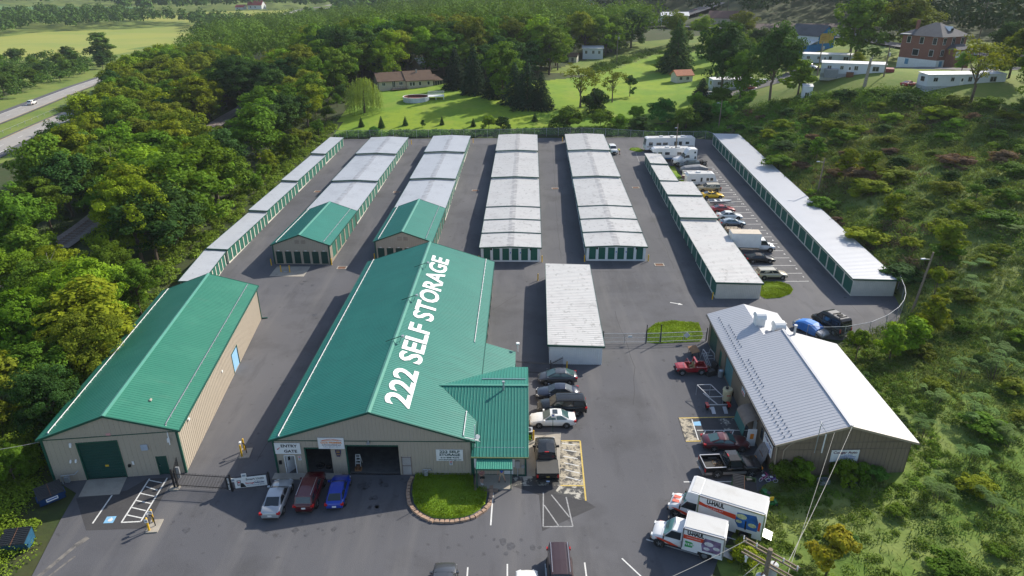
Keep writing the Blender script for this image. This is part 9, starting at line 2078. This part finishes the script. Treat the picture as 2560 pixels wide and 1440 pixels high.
p,h=filled([(148,215),(142,250),(142,300),(150,340),(120,345),(95,420),(138,432),(150,480),(60,490),(40,560),(10,700),(400,700),(420,300),(260,180),(190,190)],10.0,32,12000,14,20,lot_clear);mass('hill_wood','dark wooded hillside rising behind the road',p,h,hill_leaf,2,230,0.75)
p,h=filled(HEDGE,7.5,36,2500,3.5,6.5);mass('hedge_growth','dense hedge growth between the highway and the big field',p,h,far_leaf,6,200,0.4,flat=0.7)
p,h=filled([(-330,420),(-440,330),(-700,330),(-700,420)],11,33,2500,5,8);mass('field_woods','line of trees at the near edge of the big field',p,h,far_leaf,3,130,1.0)
p,h=filled([(-700,520),(-424,605),(-430,668),(-330,752),(-262,640),(-246,560),(-238,600),(-232,700),(-250,705),(-330,775),(-420,805),(-470,860),(-560,800),(-900,870),(-900,600)],11.5,34,9000,11,17);mass('field_woods','belt of trees across the valley behind the big field',p,h,far_leaf,4,120,1.2)
p,h=filled([(-900,1110),(-520,1010),(-465,870),(-330,890),(-215,870),(-170,770),(-195,650),(-60,640),(60,560),(60,1100),(-300,1600),(-1000,1600)],19,35,9000,14,22);mass('far_woods','far woods along the top of the view',p,h,far_leaf,5,90,2.2)
rs=np.random.default_rng(12)
def keep(P_):return P_[~inside(PAVE,P_[:,0],P_[:,1])]
SLOPE=[(57.0,172),(62,188),(74,184),(88,172),(100,160),(125,140),(110,95),(82,60),(66,38),(44,30),(16.5,30),(16.2,38),(18.5,42.5),(21.5,47),(24,49.2),(37,49.0),(38,70),(42,75.5),(52.5,81),(56,89)]
def noise2(P_,s,o):return np.sin(P_[:,0]*s+o+1.7*np.sin(P_[:,1]*s*0.7+o))*np.cos(P_[:,1]*s*1.1-o+1.3*np.sin(P_[:,0]*s*0.6))
pts=scatter(SLOPE,150000,51);wgt=noise2(pts,0.10,2.0)
pts=pts[(rs.random(len(pts))<0.25+0.9*np.clip(wgt+0.3,0,1)) & ((pts[:,1]>62) | (rs.random(len(pts))<0.35))];zz=tz_np(pts[:,0],pts[:,1]);sc_=0.45+0.35*rs.random(len(pts))+np.hypot(pts[:,0],pts[:,1])/190
grass_tall=leaf_mat('tall_grass',(0.185,0.225,0.062),var=0.4,vs=0.10,trans=0.3)
blade_field('tall_grass',np.c_[pts,zz-0.05,sc_],0.42,grass_tall,61,0.045,1.2,'tall wind-bent grass covering the hillside right of the yard')
def bush_mass(name,label,pts,hs,mt,seed,per=70,leaf=0.16,z=None):
 r=np.random.default_rng(seed);P_=np.asarray(pts,float);n=len(P_);hs=np.asarray(hs,float);z=tz_np(P_[:,0],P_[:,1]) if z is None else z
 d=r.normal(0,1,(n,per,3));d /= np.linalg.norm(d,axis=2,keepdims=True);d[:,:,2]=np.abs(d[:,:,2]);k=r.uniform(0.5,1.0,(n,per,1))
 w=r.uniform(0.8,1.7,(n,1))
 C_=np.stack([P_[:,0,None]+d[:,:,0]*hs[:,None]*w*k[:,:,0],P_[:,1,None]+d[:,:,1]*hs[:,None]*w*k[:,:,0],z[:,None]+d[:,:,2]*hs[:,None]*k[:,:,0]],-1).reshape(-1,3)
 V,F=leaves(C_,(d+np.array([0,0,0.5])).reshape(-1,3),leaf,r,0.6,0.5)
 o=put(name,np_mesh(name,V,F,mt));tag(o,label,'undergrowth',kind='stuff');return o
NEAR=[p for p in SLOPE if p[1]<90]+[(70,88),(90,70)]
NEARP=[(16.2,30),(44,30),(66,38),(82,60),(95,82),(62,90),(56,88),(52.5,81),(42,75.5),(38,70),(37,49.0),(24,49.2),(21.5,47),(18.5,42.5)]
for k,(nm,lab,n,sd,o_,thr,c,lo,hi,lf) in enumerate((('low_weeds','low green weeds covering the near slope right of the moving trucks',1500,52,1.0,-0.6,(0.115,0.180,0.022),0.25,0.75,0.075),('leafy_weeds','paler leafy weeds in drifts on the near slope',700,62,3.0,0.15,(0.165,0.215,0.055),0.3,0.8,0.085),('dark_weeds','darker bushy weeds in drifts on the near slope',500,63,5.0,0.2,(0.065,0.125,0.020),0.5,1.2,0.09))):
 pts=scatter(NEARP,n,sd);pts=pts[noise2(pts,0.19,o_)>thr];bush_mass(nm,lab,pts,rs.uniform(lo,hi,len(pts)),leaf_mat(nm+'_leaf',c,var=0.45,vs=0.35),70+k,120,lf)
UPP=[(56,89),(62,90),(95,82),(125,140),(100,160),(88,172),(74,184),(62,188),(57.0,172)]
pts=scatter(UPP,1500,52);q=noise2(pts,0.12,1.0);pts=pts[q>-0.3];bush_mass('undergrowth','green undergrowth in drifts over the upper hillside',pts,rs.uniform(0.35,1.5,len(pts))**1.2,scrub_mix,5,120,0.15)
pts=scatter(UPP,1000,53);q=noise2(pts,0.10,4.0);pts=pts[q>0.22];bush_mass('brown_undergrowth','patches of brown dried undergrowth on the upper hillside',pts,rs.uniform(0.4,1.2,len(pts)),leaf_mat('dry_leaf',(0.132,0.106,0.059),var=0.35,vs=0.3),6,100,0.14)
pts=scatter(UPP,500,54);q=noise2(pts,0.15,7.0);pts=pts[q>0.25];bush_mass('dark_undergrowth','dark green bushy clumps over the upper hillside',pts,rs.uniform(0.7,1.9,len(pts)),leaf_mat('dark_clump_leaf',(0.079,0.152,0.024),var=0.35,vs=0.3),7,140,0.17)
BANK=[(-47,182.3),(-20,182.6),(20,182.8),(46,182.6),(56,178),(64,190),(72,205),(62,212),(50,200),(44,193),(30,187.5),(0,186.5),(-46,186)]
pts=scatter(BANK,900,55);bush_mass('vine_bank','bright green vines and weeds on the bank behind the back fence',pts,rs.uniform(0.4,1.2,len(pts)),leaf_mat('vine_mass_leaf',(0.092,0.198,0.029),var=0.4,vs=0.15),8,110,0.2)
for k,(x,y) in enumerate(poisson(UPP,5.6,77,2500)+poisson(NEARP,5.4,78,2500)):
 if inside([(22,47),(38,47),(39,72),(22,72)],x,y) or not seen(x,y,2) or x<22:continue
 lf=('mid','olive','brown','fresh','dark','mid','yellow')[k % 7];h=rv.uniform(1.1,2.9) if y>88 else rv.uniform(0.8,1.9)
 if lf=='brown' and y<88:lf='olive'
 plant('shrub',lf,x,y,h,h*rv.uniform(0.75,1.15),dict(mid='mid green',olive='olive green',brown='brown dried',fresh='fresh green',dark='dark green',yellow='yellow-green')[lf]+(' shrub on the upper hillside behind the longest row' if y>88 else ' shrub on the slope below the light pole'),'shrub','hill_shrub','shrubs on the hillside')
CREST=[(70,189),(78,181),(92,173),(101,163),(97,158),(88,165),(76,174),(66,182),(62,188)]
pts=scatter(CREST,190,65);bush_mass('crest_bushes','dense green bushes along the crest of the slope below the homes',pts,rs.uniform(0.9,2.6,len(pts)),leaf_mat('crest_leaf',(0.112,0.198,0.024),var=0.45,vs=0.12),13,170,0.19)
VINE=[(57.5,172),(60,186),(66,184),(76,174),(70,160),(64,150),(59,152)]
pts=scatter(VINE,330,66);bush_mass('vine_cover','bright green vine cover on the bank behind the longest row',pts,rs.uniform(0.3,1.1,len(pts)),leaf_mat('vine_cover_leaf',(0.106,0.231,0.024),var=0.4,vs=0.15),14,130,0.17)
HEDGETOP=[(30,264),(45,287),(62,310),(80,306),(86,278),(90,282),(86,312),(60,317),(40,296),(26,270)]
pts=scatter(HEDGETOP,170,67);bush_mass('lawn_hedge','loose hedge round the top of the lawn',pts,rs.uniform(0.8,2.2,len(pts)),leaf_mat('hedge_leaf',(0.079,0.145,0.024),var=0.4,vs=0.15),15,130,0.24)
UNDER=[(-46,52),(-48.5,82),(-51.5,92),(-52,103),(-49.3,176),(-48,196),(-56,200),(-58,150),(-59,110),(-56,90),(-53,70),(-50,50)]
pts=scatter(UNDER,420,56);bush_mass('wood_undergrowth','bright undergrowth along the edge of the wood behind the narrow row',pts,rs.uniform(0.5,1.3,len(pts)),leaf_mat('edge_leaf',(0.152,0.231,0.029),var=0.4,vs=0.2),9,110,0.19)
UN2=[(-58,36),(-40.5,36),(-39.6,44),(-43,46.5),(-44,52),(-52,60),(-60,60)]
pts=scatter(UN2,520,57);pts=keep(pts);bush_mass('corner_undergrowth','bushy undergrowth round the dumpsters at the front corner',pts,rs.uniform(0.5,1.6,len(pts)),leaf_mat('corner_leaf',(0.165,0.244,0.024),var=0.4,vs=0.3),10,170,0.10)
pts=scatter(WOOD,800,58);pts=pts[~np.array([near_rail(x,y) for x,y in pts])];bush_mass('forest_undergrowth','dark undergrowth on the floor of the wood',pts,rs.uniform(0.6,1.7,len(pts)),leaf_mat('floor_leaf',(0.079,0.125,0.026),var=0.45,vs=0.2),11,90,0.24)
UN3=[(24.3,49.6),(37,50.0),(38,68),(37,70),(45,74),(44,62),(40,48),(30,46.5),(22.5,46.5)]
pts=scatter(UN3,260,59);pts=pts[~inside([(23.5,50.2),(36.6,50.2),(37.4,68.6),(23.5,68.6)],pts[:,0],pts[:,1])];bush_mass('wall_weeds','weeds and long grass round the auto shop walls',pts,rs.uniform(0.2,0.55,len(pts)),leaf_mat('weed_leaf',(0.132,0.224,0.029),var=0.4,vs=0.4),12,100,0.09)
# ------------------------------------------------------------------ air
hz=MB().box(-2500,1800,-400,3500,-6.0,220.0).mesh('haze')
hm=bpy.data.materials.new('haze');hm.use_nodes=True;N=hm.node_tree.nodes;N.remove(N['Principled BSDF'])
vo=N.new('ShaderNodeVolumePrincipled');vo.inputs['Color'].default_value=(0.80,0.88,1.0,1);vo.inputs['Density'].default_value=0.00009;vo.inputs['Anisotropy'].default_value=0.2
hm.node_tree.links.new(vo.outputs[0],N['Material Output'].inputs['Volume']);hz.materials.append(hm)
HAZE_ON=True
if HAZE_ON:
 ho=put('haze',hz);tag(ho,'thin bluish summer haze over the whole valley','haze',kind='stuff')
# ------------------------------------------------------------------ tell look-alikes apart by their order
ORD=['leftmost','second','third','fourth','fifth','sixth','seventh','eighth','ninth','tenth','eleventh','twelfth','thirteenth','fourteenth','fifteenth','sixteenth','seventeenth','eighteenth','nineteenth','twentieth']
by={}
for o in bpy.data.objects:
 if o.parent is None and o.get('label'):by.setdefault(o['label'],[]).append(o)
for lab,obs in by.items():
 if len(obs)<2:continue
 obs.sort(key=lambda o:pix(o.location.x,o.location.y,o.location.z)[0])
 for k,o in enumerate(obs):
  w=ORD[k]+(' from the left' if k else ' one') if k<20 else 'rightmost one' if k==len(obs)-1 else None
  if w is None:
   j=len(obs)-1-k;w=(ORD[j]+' from the right') if 0<j<20 else 'in the thick of them'
  o['label']=lab+', '+w
